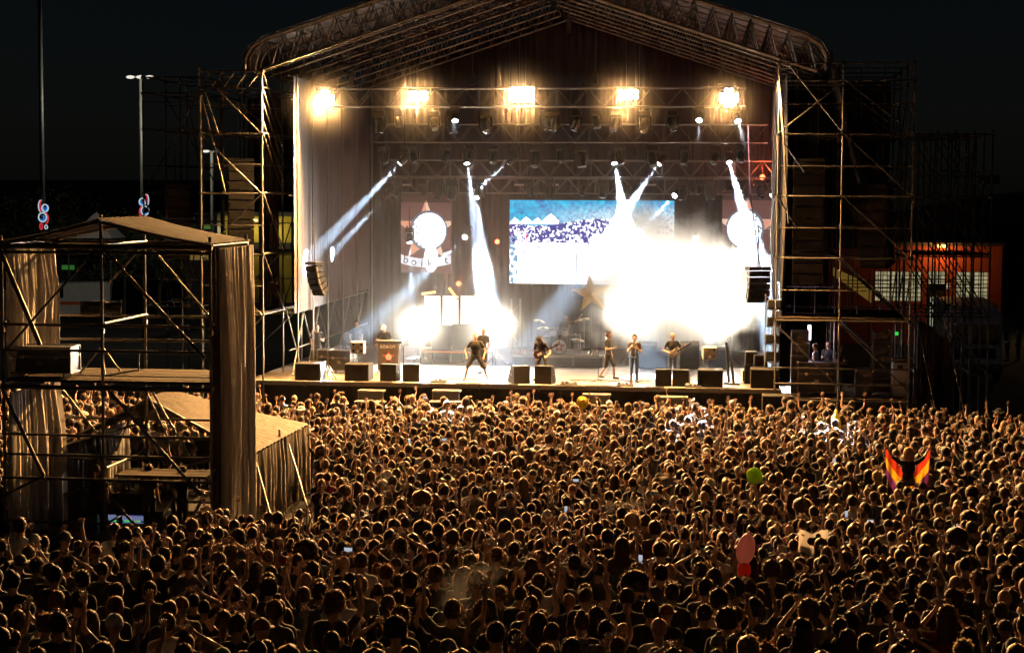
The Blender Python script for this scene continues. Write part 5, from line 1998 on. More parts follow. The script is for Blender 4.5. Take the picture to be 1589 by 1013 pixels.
for arms, kw, desc, wgt in CROWD_POSES:
    kw = dict(kw)
    VAR.append(make_body(arms, voxel=0.026, ratio=0.5, head_s=1.1, **kw) + (desc, wgt))
LOW = []
for arms, kw, desc, wgt in CROWD_POSES:
    kw = dict(kw)
    raised = desc not in ('', 'head turned aside')
    kw['hands'] = 'none' if not raised else kw.get('hands', 'fist')
    LOW.append(make_body(arms, head_s=1.14, voxel=0.04, ratio=0.32 if raised else 0.24, **kw))
HAIRS = [('short', 'short hair', 26), ('buzz', 'cropped hair', 12), ('bald', 'shaven head', 3), ('messy', 'tousled hair', 14), ('bushy', 'bushy hair', 8), ('curly', 'curly hair', 4), ('afro', 'a big round mop of hair', 0.8),
         ('long', 'long loose hair', 16), ('bob', 'chin-length hair', 7), ('ponytail', 'a ponytail', 7), ('bun', 'a hair bun', 4), ('cap', 'a peaked cap', 5), ('hat', 'a brimmed hat', 1)]
HAIR_HI = {h: [make_hair(h, 10 + k, 130) for k in range(2)] for h, _, _ in HAIRS}
HAIR_LO = {h: make_hair(h, 5, 24, (11, 6)) for h, _, _ in HAIRS}
HAIR_COLS = [((0.018, 0.012, 0.008), 'dark'), ((0.026, 0.016, 0.010), 'dark'), ((0.011, 0.008, 0.006), 'black'), ((0.05, 0.03, 0.016), 'brown'), ((0.08, 0.048, 0.025), 'brown'), ((0.22, 0.15, 0.08), 'fair'), ((0.08, 0.028, 0.013), 'reddish')]
HAIR_W = [7, 6, 5, 4, 2, 0.5, 0.25]
SHIRTS = [((0.012, 0.012, 0.013), 'black'), ((0.03, 0.03, 0.034), 'charcoal'), ((0.10, 0.10, 0.11), 'grey'), ((0.45, 0.44, 0.42), 'white'), ((0.16, 0.02, 0.018), 'red'), ((0.03, 0.045, 0.10), 'navy'),
          ((0.05, 0.06, 0.03), 'olive'), ((0.10, 0.06, 0.035), 'brown')]
SHIRT_W = [14, 8, 4, 1.6, 0.6, 3, 1.2, 1.2]
CAPCOLS = [((0.03, 0.03, 0.035), 'black'), ((0.35, 0.34, 0.33), 'pale'), ((0.10, 0.02, 0.02), 'red'), ((0.05, 0.06, 0.12), 'navy')]

BODY_ME = [np_mesh('person', v[0], v[1], [M_SKIN_P, M_SHIRT, M_TROUSER, M_SHOE], v[2]) for v in VAR]
HAIR_ME = {}


def hair_mesh(style, k, vi):
    key = (style, k, vi)
    if key not in HAIR_ME:
        V, F, MI = HAIR_HI[style][k]
        HM = np.array(VAR[vi][3]) if vi is not None else np.eye(4)
        V = V @ HM[:3, :3].T + HM[:3, 3]
        HAIR_ME[key] = np_mesh('hair', V, F, [M_HAIR if style not in ('cap', 'hat') else M_SHIRT, M_STRAND], MI)
    return HAIR_ME[key]


def person_obj(me, loc, rz, s, shirt, label, group=None, tilt=0.0):
    o = bpy.data.objects.new('person', me)
    o.location = loc
    o.rotation_euler = (tilt, 0, rz)
    o.scale = (s, s, s)
    o.color = (*shirt, 1)
    COL.objects.link(o)
    return tag(o, label, 'person', group)


def add_hair(p, me, col):
    h = bpy.data.objects.new('hair' if me.materials[0] is M_HAIR else 'headwear', me)
    h.color = (*col, 1)
    h.parent = p
    COL.objects.link(h)
    return h


def unique_person(label, loc, rz, arms, shirt, hair='short', hcol=(0.04, 0.025, 0.015), s=1.0, trousers=None, skin=None, **kw):
    V, F, L, HM, tips = make_body(arms, voxel=kw.pop('voxel', 0.016), ratio=kw.pop('ratio', 0.45), **kw)
    me = np_mesh('person', V, F, [skin or M_SKIN_T, M_SHIRT, trousers or M_TROUSER, M_SHOE], L)
    p = person_obj(me, loc, rz, s, shirt, label)
    if hair:
        hv, hf, mi = make_hair(hair, sum(map(ord, label)) % 50, 160)
        H = np.array(HM)
        hv = hv @ H[:3, :3].T + H[:3, 3]
        add_hair(p, np_mesh('hair', hv, hf, [M_HAIR if hair not in ('cap', 'hat') else M_SHIRT, M_STRAND], mi), hcol)
    return p, tips


# ------------------------------------------------------------------ the band and crew
BLK = (0.012, 0.012, 0.013)


def stage_xy(px, py, Y):
    return Vector((at(px, py, Y).x, Y, SZ))


M_SHORTS = M_TROUSER
wide = [((-0.30, 0.10, 0.52), (-0.44, -0.02, 0.10)), ((0.28, 0.06, 0.52), (0.40, -0.06, 0.10))]
singer, _ = unique_person('singer in black shirt and shorts standing with legs wide apart', stage_xy(738, 597, 1.0), math.pi + 0.1,
                          (((-0.36, 0.0, 1.12), (-0.30, 0.14, 0.90), (0.2, 0.5, -1)), ((0.38, -0.02, 1.13), (0.33, 0.12, 0.92), (-0.2, 0.4, -1))), BLK, 'buzz', shorts=True, legs=wide, bulk=1.12, hands='fist', s=1.0)
unique_person('musician in dark shirt and shorts standing close behind the singer', stage_xy(750, 583, 3.6), math.pi - 0.4, (D(-1), FR(1, 1.05)), (0.03, 0.025, 0.022), 'short', (0.5, 0.45, 0.35), shorts=True)
gl, gtips = unique_person('guitarist in black bending over his guitar beside the drum riser', stage_xy(842, 597, 1.3), math.pi - 0.3,
                          (((-0.36, 0.10, 1.12), (-0.32, 0.34, 1.13), (0.3, 0.5, 0)), ((0.33, -0.02, 1.05), (0.16, 0.26, 0.98), (-0.6, 0.4, -0.2))), BLK, 'long', (0.02, 0.014, 0.01), lean=0.5, nod=0.4, s=1.02,
                          legs=[((-0.2, 0.12, 0.52), (-0.26, 0.02, 0.1)), ((0.2, 0.1, 0.52), (0.27, -0.05, 0.1))])
unique_person('musician in black shirt and shorts striding beside the white smoke', stage_xy(943, 588, 2.4), -math.pi / 2 - 0.3, (D(-1), FR(1)), BLK, 'messy', shorts=True,
              legs=[((-0.08, 0.20, 0.53), (-0.1, 0.22, 0.10)), ((0.09, -0.04, 0.50), (0.1, -0.26, 0.15))])
unique_person('man in a dark top and blue jeans standing half hidden by glare', stage_xy(984, 597, 1.4), math.pi, (FR(-1, 1.3), FR(1, 1.35)), (0.05, 0.04, 0.03), 'short', trousers=M_JEANS, bulk=0.92)
gr, _ = unique_person('guitarist in dark shirt and jeans standing upright with pale guitar', stage_xy(1043, 592, 2.0), math.pi + 0.3,
                      (((-0.34, 0.04, 1.15), (-0.38, 0.30, 1.30), (0.3, 0.5, 0.3)), ((0.33, -0.02, 1.12), (0.15, 0.24, 1.05), (-0.6, 0.4, -0.2))), (0.02, 0.02, 0.025), 'short', (0.4, 0.38, 0.35), trousers=M_JEANS, s=1.02)
kp, _ = unique_person('keyboard player in a white cap leaning behind the dark banner', stage_xy(598, 575, 3.95), math.pi - 0.15, (((-0.30, 0.06, 1.14), (-0.2, 0.36, 1.1), (0, 1, -0.2)), ((0.30, 0.06, 1.14), (0.2, 0.36, 1.1), (0, 1, -0.2))),
                      (0.03, 0.025, 0.022), 'cap', (0.75, 0.75, 0.75), lean=0.22, nod=0.2, s=1.05)
sit = [((-0.16, 0.42, 0.94), (-0.17, 0.42, 0.52)), ((0.16, 0.42, 0.94), (0.17, 0.40, 0.52))]
unique_person('drummer with one arm swung up behind the drum kit', Vector((kc.x + 0.15, DY + 1.62, RZ - 0.24)), math.pi, (((-0.45, 0.05, 1.50), (-0.62, 0.10, 1.70), (-0.3, 0.2, 1)), ((0.32, 0.12, 1.15), (0.30, 0.38, 1.14), (0, 1, 0))),
              (0.06, 0.045, 0.04), 'messy', legs=sit, s=1.0)
unique_person('stagehand with a bare head sitting among cases by the pale tower', stage_xy(492, 585, 4.0) + Vector((0, 0, 0.0)), math.pi + 0.5, (FR(-1), D(1)), BLK, 'buzz', s=1.0)
unique_person('stagehand standing in the shade under the grey drape', stage_xy(553, 575, 6.5), math.pi + 0.2, (D(-1), D(1)), (0.03, 0.03, 0.03), 'short')
unique_person('crew member in a vivid pink lit shirt inside the brown tower', Vector((at(1265, 560, 2.3).x, 2.3, FL)), 1.3, (D(-1), FR(1)), (0.45, 0.4, 0.55), 'short')
unique_person('crew member with bare head beside the pink lit one in the brown tower', Vector((at(1285, 560, 3.2).x, 3.2, FL)), math.pi - 0.5, (D(-1), FR(1)), BLK, 'bald')
unique_person('crew member with bent bare arm in the middle of the brown tower', Vector((at(1303, 560, 2.2).x, 2.2, FL)), math.pi + 0.9, (FR(-1), FR(1, 1.05)), BLK, 'buzz')
unique_person('security guard in the pit looking back at the crowd below the guitarist', Vector((at(802, 630, -1.4).x, -1.4, 0.0)), math.pi, (D(-1), D(1)), (0.05, 0.06, 0.10), 'short', (0.1, 0.08, 0.06), s=1.04)
unique_person('photographer in a cap in the pit below the big flight case', Vector((at(1285, 630, -1.3).x, -1.3, 0.0)), math.pi - 0.5, (PH(-1), PH(1)), (0.03, 0.03, 0.035), 'cap', (0.12, 0.10, 0.09), s=1.05)


def guitar(label, c, tilt, rz, body_col, flip=1):
    t = thing('electric_guitar', label, 'guitar', c, rz)
    mcol = mat('guitar_' + label[:8].replace(' ', '_'), body_col, 0.25)
    rot = Matrix.Rotation(tilt, 3, 'Y')
    prof = [(0.0, 0.10), (0.10, 0.15), (0.2, 0.10), (0.28, 0.17), (0.36, 0.08), (0.34, -0.02), (0.36, -0.12), (0.26, -0.16), (0.16, -0.10), (0.06, -0.15), (-0.03, -0.08), (-0.04, 0.03)]
    vs = []
    for y in (-0.022, 0.022):
        vs += [rot @ Vector((a - 0.18, y, b)) for a, b in prof]
    n = len(prof)
    o = [link('guitar_body', MB().add(vs, [tuple(range(n)), tuple(range(2 * n - 1, n - 1, -1))] + [((i + 1) % n, i, n + i, n + (i + 1) % n) for i in range(n)]).mesh('guitar_body', mcol), None)]
    nk = MB().box(rot @ Vector((0.42, -0.012, 0)), (0.56, 0.025, 0.05), rot)
    o.append(link('neck', nk.mesh('neck', M_WOOD), None))
    o.append(link('headstock', MB().box(rot @ Vector((0.77, -0.008, 0.012)), (0.15, 0.02, 0.085), rot).mesh('headstock', mcol), None))
    o.append(link('pickguard', MB().box(rot @ Vector((0.02, -0.026, -0.02)), (0.18, 0.006, 0.1), rot).mesh('pickguard', M_WHITE), None))
    for q in o:
        q.parent = t
    return t


guitar('dark electric guitar held by the bending guitarist', gl.matrix_basis @ Vector((0.0, 0.33, 1.02)), R(-26), R(-15), (0.03, 0.02, 0.02))
guitar('pale electric guitar held by the upright guitarist', gr.matrix_basis @ Vector((0.0, 0.27, 1.06)), R(-30), R(12), (0.5, 0.42, 0.3))

# ================================================================== mixing tower
NY, FY = -22.3, -19.2
TX = [at(2, 400, NY).x, at(157, 400, NY).x, at(326, 400, NY).x]
zT, zP = zz(383, NY, 160), zz(593, NY, 160)
M_TSTEEL = mat('worn_scaffold_steel', (0.11, 0.10, 0.09), 0.45, 0.6, 0.4, 4.0)
tw = thing('mixing_tower', 'dark scaffold mixing tower with a low gabled roof in the crowd', 'tower', (TX[1], NY, 0))
lev = [zz(833, NY, 160), zz(745, NY, 160), zP - 0.12, zz(514, NY, 160), zT]
for i, x in enumerate(TX):
    for j, y in enumerate((NY, FY)):
        tube('upright', (x, y, 0), (x, y, zT + (0.75 if i == 1 and j == 0 else 0.25)), 0.04, M_TSTEEL, tw)
        block('base_plate', (x, y, 0.012), (0.22, 0.22, 0.02), M_DARKSTEEL, tw)
        for z in lev:
            coupler(tw, (x, y, z))
for y in (NY - 0.05, FY + 0.05):
    for i in range(2):
        for z, r_ in ((zT, 0.06), (zT - 0.14, 0.035), (zz(514, NY), 0.034), (zz(555, NY), 0.034), (zP - 0.14, 0.055), (zz(690, NY), 0.03), (zz(722, NY), 0.03), (zz(760, NY), 0.034), (zz(830, NY), 0.034)):
            tube('ledger', (TX[i], y, z), (TX[i + 1], y, z), r_, M_TSTEEL, tw)
for x in TX:
    for z in (zT, zz(514, NY), zP - 0.14, zz(745, NY), zz(833, NY)):
        tube('ledger', (x + 0.05, NY, z + 0.05), (x + 0.05, FY, z + 0.05), 0.03, M_TSTEEL, tw)
nb_, fb_ = NY - 0.1, FY + 0.1
for a, b, y, r_ in (((163, 390), (318, 556), NY - 0.09, 0.045), ((238, 388), (326, 492), FY, 0.03), ((2, 392), (62, 535), NY - 0.09, 0.06), ((145, 390), (5, 548), NY - 0.11, 0.03), ((215, 388), (168, 440), FY, 0.03),
                    ((168, 605), (312, 768), NY - 0.09, 0.04), ((2, 600), (68, 738), NY - 0.09, 0.05), ((92, 598), (165, 690), FY, 0.03), ((68, 738), (2, 770), NY - 0.12, 0.03), ((222, 600), (180, 700), FY, 0.025),
                    ((224, 600), (290, 745), FY, 0.03), ((232, 600), (312, 740), FY + 0.05, 0.03), ((170, 770), (272, 885), NY - 0.09, 0.035), ((80, 772), (200, 738), FY - 0.2, 0.03), ((165, 752), (318, 716), FY - 0.2, 0.035),
                    ((318, 765), (260, 880), NY - 0.1, 0.04), ((145, 690), (180, 790), FY, 0.03), ((76, 698), (222, 655), FY, 0.03)):
    tube('brace', at(*a, y), at(*b, y), r_, M_TSTEEL, tw)
nP = 9
for k in range(nP):
    block('plank', ((TX[0] + TX[2]) / 2, NY + 0.1 + (k + 0.5) * (FY - NY - 0.2) / nP, zP + 0.004 * (k % 2)), (TX[2] - TX[0] - 0.05, (FY - NY - 0.2) / nP - 0.02, 0.06), M_WOOD, tw)
for k in range(3):
    block('shelf_plank', ((TX[1] + TX[2]) / 2, NY + 0.35 + 0.35 * k, zz(758, NY) + 0.04), (TX[2] - TX[1] - 0.4, 0.33, 0.05), M_WOOD, tw)
for k in range(8):
    block('floor_plank', ((TX[0] + TX[2]) / 2, NY + 0.1 + (k + 0.5) * (FY - NY - 0.2) / 8, 0.36 + 0.004 * (k % 2)), (TX[2] - TX[0] - 0.05, (FY - NY - 0.2) / 8 - 0.02, 0.05), M_WOOD, tw)
zR = zT + 0.66
M_TOWROOF = mat('tower_roof_sheet', (0.06, 0.05, 0.042), 0.95, 0.0, 0.3, 1.0, spec=0.04)
for sgn in (-1, 1):
    xe = TX[0] - 0.1 if sgn < 0 else TX[2] + 0.12
    for k in range(9):
        y0, y1 = NY - 0.25 + k * (FY - NY + 0.5) / 9, NY - 0.25 + (k + 1) * (FY - NY + 0.5) / 9
        z_ = 0.006 * (k % 2)
        m = MB().grid(lambda u, v: (TX[1] + (xe - TX[1]) * u, y0 + (y1 - y0) * v, zR - (zR - zT - 0.08) * u + z_ - 0.05 * math.sin(math.pi * u) + 0.03 * math.sin(math.pi * v)), 8, 3)
        m.build('roof_strip', M_TOWROOF, tw, smooth=True)
tube('ridge_pole', (TX[1], NY - 0.2, zR - 0.05), (TX[1], FY + 0.2, zR - 0.05), 0.04, M_TSTEEL, tw)
for y in (NY - 0.1, FY + 0.1):
    for xe in (TX[0], TX[2]):
        tube('rafter', (xe, y, zT + 0.05), (TX[1], y, zR - 0.08), 0.04, M_TSTEEL, tw)
# pleated side drapes, hung inside the posts
M_GAUZE = mat_cloth('pale_gauze_cloth', (0.60, 0.55, 0.51), 0.1)
for lb, x, z0, z1, y0, y1, sd_, nf in (('pale pleated cloth on the outer side of the mixing tower, upper half', TX[0] + 0.12, zT - 0.05, zP + 0.05, NY + 0.2, FY - 0.1, 1, 14),
                                       ('pale pleated cloth on the outer side of the mixing tower, lower half', TX[0] + 0.12, zP - 0.3, 0.1, NY + 0.2, FY - 0.1, 2, 14),
                                       ('tall striped pleated cloth on the stage side of the mixing tower', TX[2] + 0.14, zT - 0.02, 0.15, NY + 0.35, FY + 0.15, 3, 15)):
    t = thing('tower_drape', lb, 'drape', (x, NY, z1))
    cloth((x, y0, 0), (x, y1, 0), z0, z0, z1, nf, 0.14, 14, seed=500 + sd_).build('cloth_panel', M_GAUZE, t, smooth=True)
cloth((TX[2] + 0.1, NY + 0.32, 0), (TX[2] + 0.02, NY + 0.02, 0), zT, zT, 0.2, 2, 0.05, 10, seed=508).build('tower_drape', M_SIDEDARK, None, True, label='black cloth fold wrapped round the near corner post of the mixing tower', cat='drape')
# case, follow spot, desk inside
p0, p1 = at(18, 578, NY + 0.6), at(112, 578, NY + 0.6)
flight_case('black flight case on wheels on the mixing tower platform', ((p0.x + p1.x) / 2, NY + 0.75, zP + 0.035), p1.x - p0.x, 0.8, 0.62, R(4))
fs_ = at(157, 477, NY + 1.3)
t = thing('follow_spot', 'black follow spot on a tripod on the mixing tower platform', 'spotlight', (fs_.x, NY + 1.3, zP + 0.035))
MB().lathe([(0.10, -0.5), (0.17, -0.48), (0.17, 0.1), (0.14, 0.12), (0.14, 0.45), (0.15, 0.46)], fs_, 16, axis=(0.93, 0.37, 0.02)).build('lamp_barrel', M_BLACK, t, True)
MB().lathe([(0.15, 0.455), (0.165, 0.46), (0.165, 0.49), (0.14, 0.49)], fs_, 18, axis=(0.93, 0.37, 0.02)).build('front_ring', M_CHROME, t, True)
tube('tripod_post', (fs_.x, fs_.y, zP + 0.3), (fs_.x, fs_.y, fs_.z - 0.15), 0.03, M_DARKSTEEL, t)
for k in range(3):
    a = 2.1 * k + 0.9
    tube('leg', (fs_.x, fs_.y, zP + 0.75), (fs_.x + 0.6 * math.cos(a), fs_.y + 0.45 * math.sin(a), zP + 0.05), 0.022, M_STEEL, t, 6)
cr = thing('loose_rail', 'bent pale rail lying on the mixing tower platform', 'rail', at(190, 585, NY + 0.4))
tube('pipe', at(160, 590, NY + 0.4) + Vector((0, 0, 0.1)), at(215, 580, NY + 0.9) + Vector((0, 0, 0.1)), 0.025, M_STEEL, cr, 6)
tube('pipe', at(215, 580, NY + 0.9) + Vector((0, 0, 0.1)), at(216, 545, NY + 0.9), 0.02, M_STEEL, cr, 6)
# mixing desk with lit screens
dk = at(215, 835, NY + 1.3)
t = thing('mixing_desk', 'dark mixing desk with blue lit screens under the tower platform', 'desk', (dk.x, NY + 1.3, 0.4))
MB().prism([(NY + 0.9, 0.95), (NY + 1.8, 1.15), (NY + 1.8, 1.3), (NY + 0.9, 1.05)], at(150, 830, NY + 1.3).x, at(262, 830, NY + 1.3).x).build('console', M_BLACK, t)
for sx in (155, 258):
    x = at(sx, 830, NY + 1.3).x
    block('leg', (x, NY + 1.35, 0.68), (0.06, 0.6, 0.56), M_DARKSTEEL, t)
scr = np.zeros((26, 60, 3))
r3 = np.random.default_rng(8)
scr[:] = (0.02, 0.025, 0.10)
for q in range(60):
    if q % 2 == 0:
        scr[8:16, q] = (0.25, 0.28, 0.45)
scr[2:7, :] = (0.06, 0.08, 0.5)
scr[3:5, ::3] = (0.3, 0.4, 0.9)
scr[16:19, 4:30] = (0.05, 0.6, 0.12)
scr[16:19, 34:52:2] = (0.3, 0.8, 0.2)
scr[20:25, ::2] = (0.25, 0.3, 0.5)
V, F, C_ = [], [], []
for nm, (a, b) in (('screen', ((190, 793), (223, 816))), ('screen', ((168, 789), (181, 816)))):
    q0, q1 = at(*a, NY + 1.75), at(*b, NY + 1.75)
    s_ = scr if b[0] - a[0] > 20 else scr[:, :24]
    H_, W_ = s_.shape[:2]
    xs, zs = np.linspace(q0.x, q1.x, W_ + 1), np.linspace(q0.z, q1.z, H_ + 1)
    V = np.zeros(((H_ + 1) * (W_ + 1), 3))
    V[:, 0] = np.tile(xs, H_ + 1)
    V[:, 2] = np.repeat(zs, W_ + 1)
    V[:, 1] = NY + 1.74
    a_ = (np.arange(H_)[:, None] * (W_ + 1) + np.arange(W_)[None, :]).ravel()
    F = np.concatenate([np.stack([a_, a_ + W_ + 1, a_ + W_ + 2], 1), np.stack([a_, a_ + W_ + 2, a_ + 1], 1)])
    link(nm, np_mesh(nm, V, F, [mat_attr_emit('desk_screen' + str(a[0]), 1.0)], smooth=False, attr=('picture', np.concatenate([s_.reshape(-1, 3)] * 2))), t)
    block('screen_housing', ((q0.x + q1.x) / 2, NY + 1.79, (q0.z + q1.z) / 2), (q1.x - q0.x + 0.06, 0.06, q0.z - q1.z + 0.06), M_BLACK, t)
q0, q1 = at(303, 809, NY + 1.4), at(321, 827, NY + 1.4)
t = thing('laptop', 'open laptop glowing pale blue beside the standing sound engineer', 'laptop', ((q0.x + q1.x) / 2, NY + 1.4, q1.z - 0.1))
block('screen', ((q0.x + q1.x) / 2, NY + 1.4, (q0.z + q1.z) / 2), (q1.x - q0.x, 0.015, q0.z - q1.z), mat_emit('laptop_screen', (0.35, 0.6, 0.8), 0.5), t)
block('keyboard', ((q0.x + q1.x) / 2, NY + 1.25, q1.z - 0.06), (q1.x - q0.x, 0.24, 0.02), M_STEEL, t)
block('table_top', ((q0.x + q1.x) / 2, NY + 1.3, q1.z - 0.09), (0.5, 0.5, 0.03), M_BLACK, t)
block('table_leg', ((q0.x + q1.x) / 2, NY + 1.3, (q1.z + 0.3) / 2), (0.06, 0.06, q1.z - 0.45), M_BLACK, t)
for k, (pa, pb, yq, lb) in enumerate((((118, 880), (185, 878), NY + 0.1, 'pale bench board at the foot of the mixing tower'), ((15, 825), (72, 818), NY + 0.4, 'pale lid lying at the outer foot of the mixing tower'))):
    a, b = at(*pa, yq), at(*pb, yq)
    tb = thing('bench_board', lb, 'bench', ((a.x + b.x) / 2, yq, 0))
    block('board', ((a.x + b.x) / 2, yq + 0.15, a.z), (b.x - a.x, 0.3, 0.04), M_WOOD, tb)
    for sx in (a.x + 0.05, b.x - 0.05):
        block('leg', (sx, yq + 0.15, a.z / 2 - 0.01), (0.05, 0.25, max(0.05, a.z - 0.05)), M_DARKSTEEL, tb)
for px, py, yq, rz, hr, lb, sh in ((151, 800, NY + 0.75, 0.2, 'buzz', 'heavy sound engineer standing before the blue lit mixing desk', BLK), (232, 810, NY + 0.95, -0.3, 'short', 'sound engineer between the mixing desk and the standing colleague', (0.02, 0.02, 0.022)),
                                   (283, 800, NY + 0.8, -0.5, 'messy', 'sound engineer reaching towards the pale blue laptop', (0.03, 0.03, 0.03)), (262, 790, NY + 1.9, 0.1, 'ponytail', 'visitor in a grey shirt behind the sound engineers', (0.14, 0.13, 0.12))):
    unique_person(lb, Vector((at(px, py, yq).x, yq, 0.39)), rz, (FR(-1, 1.1), D(1)) if hr != 'messy' else (D(-1), ((0.30, 0.2, 1.2), (0.36, 0.45, 1.12), (0.1, 1, 0))), sh, hr, bulk=1.2 if hr == 'buzz' else 1.0, s=1.03, voxel=0.022)

# ------------------------------------------------------------------ low tent behind the tower
Y0, Y1 = -18.7, -12.6
EZt, RZt = zz(705, Y0, 387), zz(618, Y0, 243)
tx0, tx1 = at(76, 695, Y0).x, at(387, 705, Y0).x
tm = (tx0 + tx1) / 2
Yr = -16.8
tent = thing('low_tent', 'low pale striped tent with hipped roof behind the mixing tower', 'tent', (tm, Y0, 0))


def strips(a0, a1, b0, b1, n, nm, mt, sag=0.05):
    """cloth laid in narrow strips between two lower and two upper corners"""
    a0, a1, b0, b1 = map(Vector, (a0, a1, b0, b1))
    for k in range(n):
        def fn(u, v, k=k):
            w = (k + u) / n
            lo, hi = a0.lerp(a1, w), b0.lerp(b1, w)
            p = lo.lerp(hi, v)
            return (p.x, p.y, p.z - sag * math.sin(math.pi * v) + 0.035 * math.sin(math.pi * u))
        MB().grid(fn, 4, 6).build(nm, mt, tent, smooth=True)


strips((tx1 + 0.1, Y0, EZt), (tx1 + 0.1, Y1, EZt), (tm, Y0, RZt), (tm, Yr, RZt), 16, 'roof_strip', M_TENT)
strips((tx0 - 0.1, Y1, EZt), (tx0 - 0.1, Y0, EZt), (tm, Yr, RZt), (tm, Y0, RZt), 16, 'roof_strip', M_TENT)
strips((tx1 + 0.1, Y1, EZt), (tx0 - 0.1, Y1, EZt), (tm, Yr, RZt), (tm, Yr, RZt), 12, 'roof_strip', M_TENT)
for x in (tx0, tx1):
    for y in (Y0, (Y0 + Y1) / 2, Y1):
        tube('pole', (x, y, 0), (x, y, EZt + 0.25), 0.035, M_TSTEEL, tent)
tube('gable_rail', (tx0, Y0, EZt), (tm, Y0, RZt - 0.03), 0.035, M_TSTEEL, tent)
tube('gable_rail', (tx1, Y0, EZt), (tm, Y0, RZt - 0.03), 0.035, M_TSTEEL, tent)
M_BLUECLOTH = mat('dull_tent_wall', (0.20, 0.19, 0.19), 0.9, 0.0, 0.3, 2.0)
for k, (x, y0, y1, mt_) in enumerate(((tx1 + 0.08, Y0, Y0 + 3.0, M_TENT), (tx1 + 0.08, Y0 + 3.35, Y1, M_TENT), (tx0 - 0.05, Y0, (Y0 + Y1) / 2, M_BLUECLOTH), (tx0 - 0.05, (Y0 + Y1) / 2 + 0.1, Y1, M_BLUECLOTH))):
    cloth((x, y0, 0), (x, y1, 0), EZt - 0.03, EZt - 0.03, 0.1, 9, 0.075, 9, seed=520 + k).build('wall_cloth', mt_, tent, smooth=True)
for a, b in (((388, 715), (438, 850)), ((440, 690), (492, 820))):
    tube('brace', at(*a, Y0 + (0.3 if a[0] < 400 else 3.2)) + Vector((0.15, 0, 0)), on(b[0], b[1] + 18, 0.05), 0.03, M_TSTEEL, tent)

# ================================================================== background
# street lamp masts with neon emblems
M_MAST = mat('mast_paint', (0.07, 0.075, 0.07), 0.5, 0.3, 0.2, 2.0)


def neon(o, cx, cz, Y, flip):
    cols = (mat_emit('neon_white', (0.65, 0.85, 1.0), 0.7), mat_emit('neon_red', (1.0, 0.05, 0.07), 0.6), mat_emit('neon_blue', (0.05, 0.3, 0.9), 0.7))

    def loop(nm, x, z, rx_, rz_, a0, a1, m, n=18, r_=0.05):
        k = MB()
        x, z, rx_, rz_, r_ = x * 0.78, z * 0.86, rx_ * 0.78, rz_ * 0.86, r_ * 0.75
        pts = [(cx + flip * (x + rx_ * math.cos(R(a0 + (a1 - a0) * i / n))), Y, cz + z + rz_ * math.sin(R(a0 + (a1 - a0) * i / n))) for i in range(n + 1)]
        k.path(pts, r_, 6).build(nm, m, o)
    loop('neon_tube', -0.10, 0.42, 0.24, 0.24, 0, 360, cols[0])
    loop('neon_tube', -0.10, 0.42, 0.13, 0.14, 150, 390, cols[2], r_=0.06)
    loop('neon_tube', 0.18, 0.55, 0.12, 0.33, -80, 100, cols[1], r_=0.06)
    loop('neon_tube', 0.22, 0.55, 0.18, 0.38, -80, 110, cols[0], r_=0.035)
    loop('neon_tube', 0.10, -0.18, 0.30, 0.30, 0, 360, cols[0])
    loop('neon_tube', 0.14, -0.22, 0.16, 0.17, 120, 330, cols[2], r_=0.05)
    loop('neon_tube', -0.10, -0.26, 0.22, 0.36, 110, 260, cols[1], r_=0.06)
    loop('neon_tube', 0.22, -0.78, 0.09, 0.2, 0, 360, cols[1], r_=0.05)
    loop('neon_tube', -0.16, -0.82, 0.11, 0.12, 0, 360, cols[0], r_=0.04)


for k, (px, top, ny_, Y, lb) in enumerate(((221, 117, 323, 38, 'lamp mast with three lamps and a red blue neon emblem'), (66, -60, 333, 34, 'tall dark mast with a red blue neon emblem above the tower roof'))):
    b = at(px, 300, Y)
    ht = at(px, top, Y).z
    t = thing('lamp_mast', lb, 'lamp mast', (b.x, Y, 0))
    MB().cyl((b.x, Y, 0), (b.x, Y, ht), 0.17, 0.11, 10).build('mast', M_MAST, t, True)
    c = at(px + 2, ny_, Y - 0.3)
    neon(t, c.x, c.z, Y - 0.3, 1 if k == 0 else -1)
    if k == 0:
        tube('cross_arm', (b.x - 0.7, Y, ht - 0.1), (b.x + 0.7, Y, ht - 0.1), 0.05, M_MAST, t)
        for sx in (-0.6, 0.0, 0.55):
            MB().ell((b.x + sx, Y - 0.15, ht - 0.12), (0.26, 0.2, 0.1), 10, 6).build('lamp_head', mat_emit('mast_lamp', (1.0, 0.93, 0.8), 0.9), t, True)
    if k == 0:
        lamp('mast_light', 'POINT', (b.x, Y - 3.0, ht - 0.1), 1500, (1.0, 0.9, 0.7), t, None, 0.3)
# second small lamp cross behind the pale tower
b = at(329, 300, 40)
t = thing('lamp_mast', 'short lamp mast lit pale green behind the pale scaffold tower', 'lamp mast', (b.x, 40, 0))
MB().cyl((b.x, 40, 0), (b.x, 40, at(329, 236, 40).z), 0.12, 0.09, 8).build('mast', mat('pale_mast', (0.14, 0.14, 0.12), 0.5), t, True)
tube('cross_arm', at(319, 236, 40), at(341, 235, 40), 0.06, M_MAST, t)
MB().ell(at(320, 235, 40), (0.25, 0.2, 0.08), 8, 5).build('lamp_head', mat_emit('mast_lamp', (1.0, 0.93, 0.8), 0.9), t)
lamp('mast_light', 'POINT', at(329, 238, 39.5), 15, (1.0, 0.95, 0.75), t, None, 0.2)
# dim lamps of the street behind
b = at(372, 365, 50)


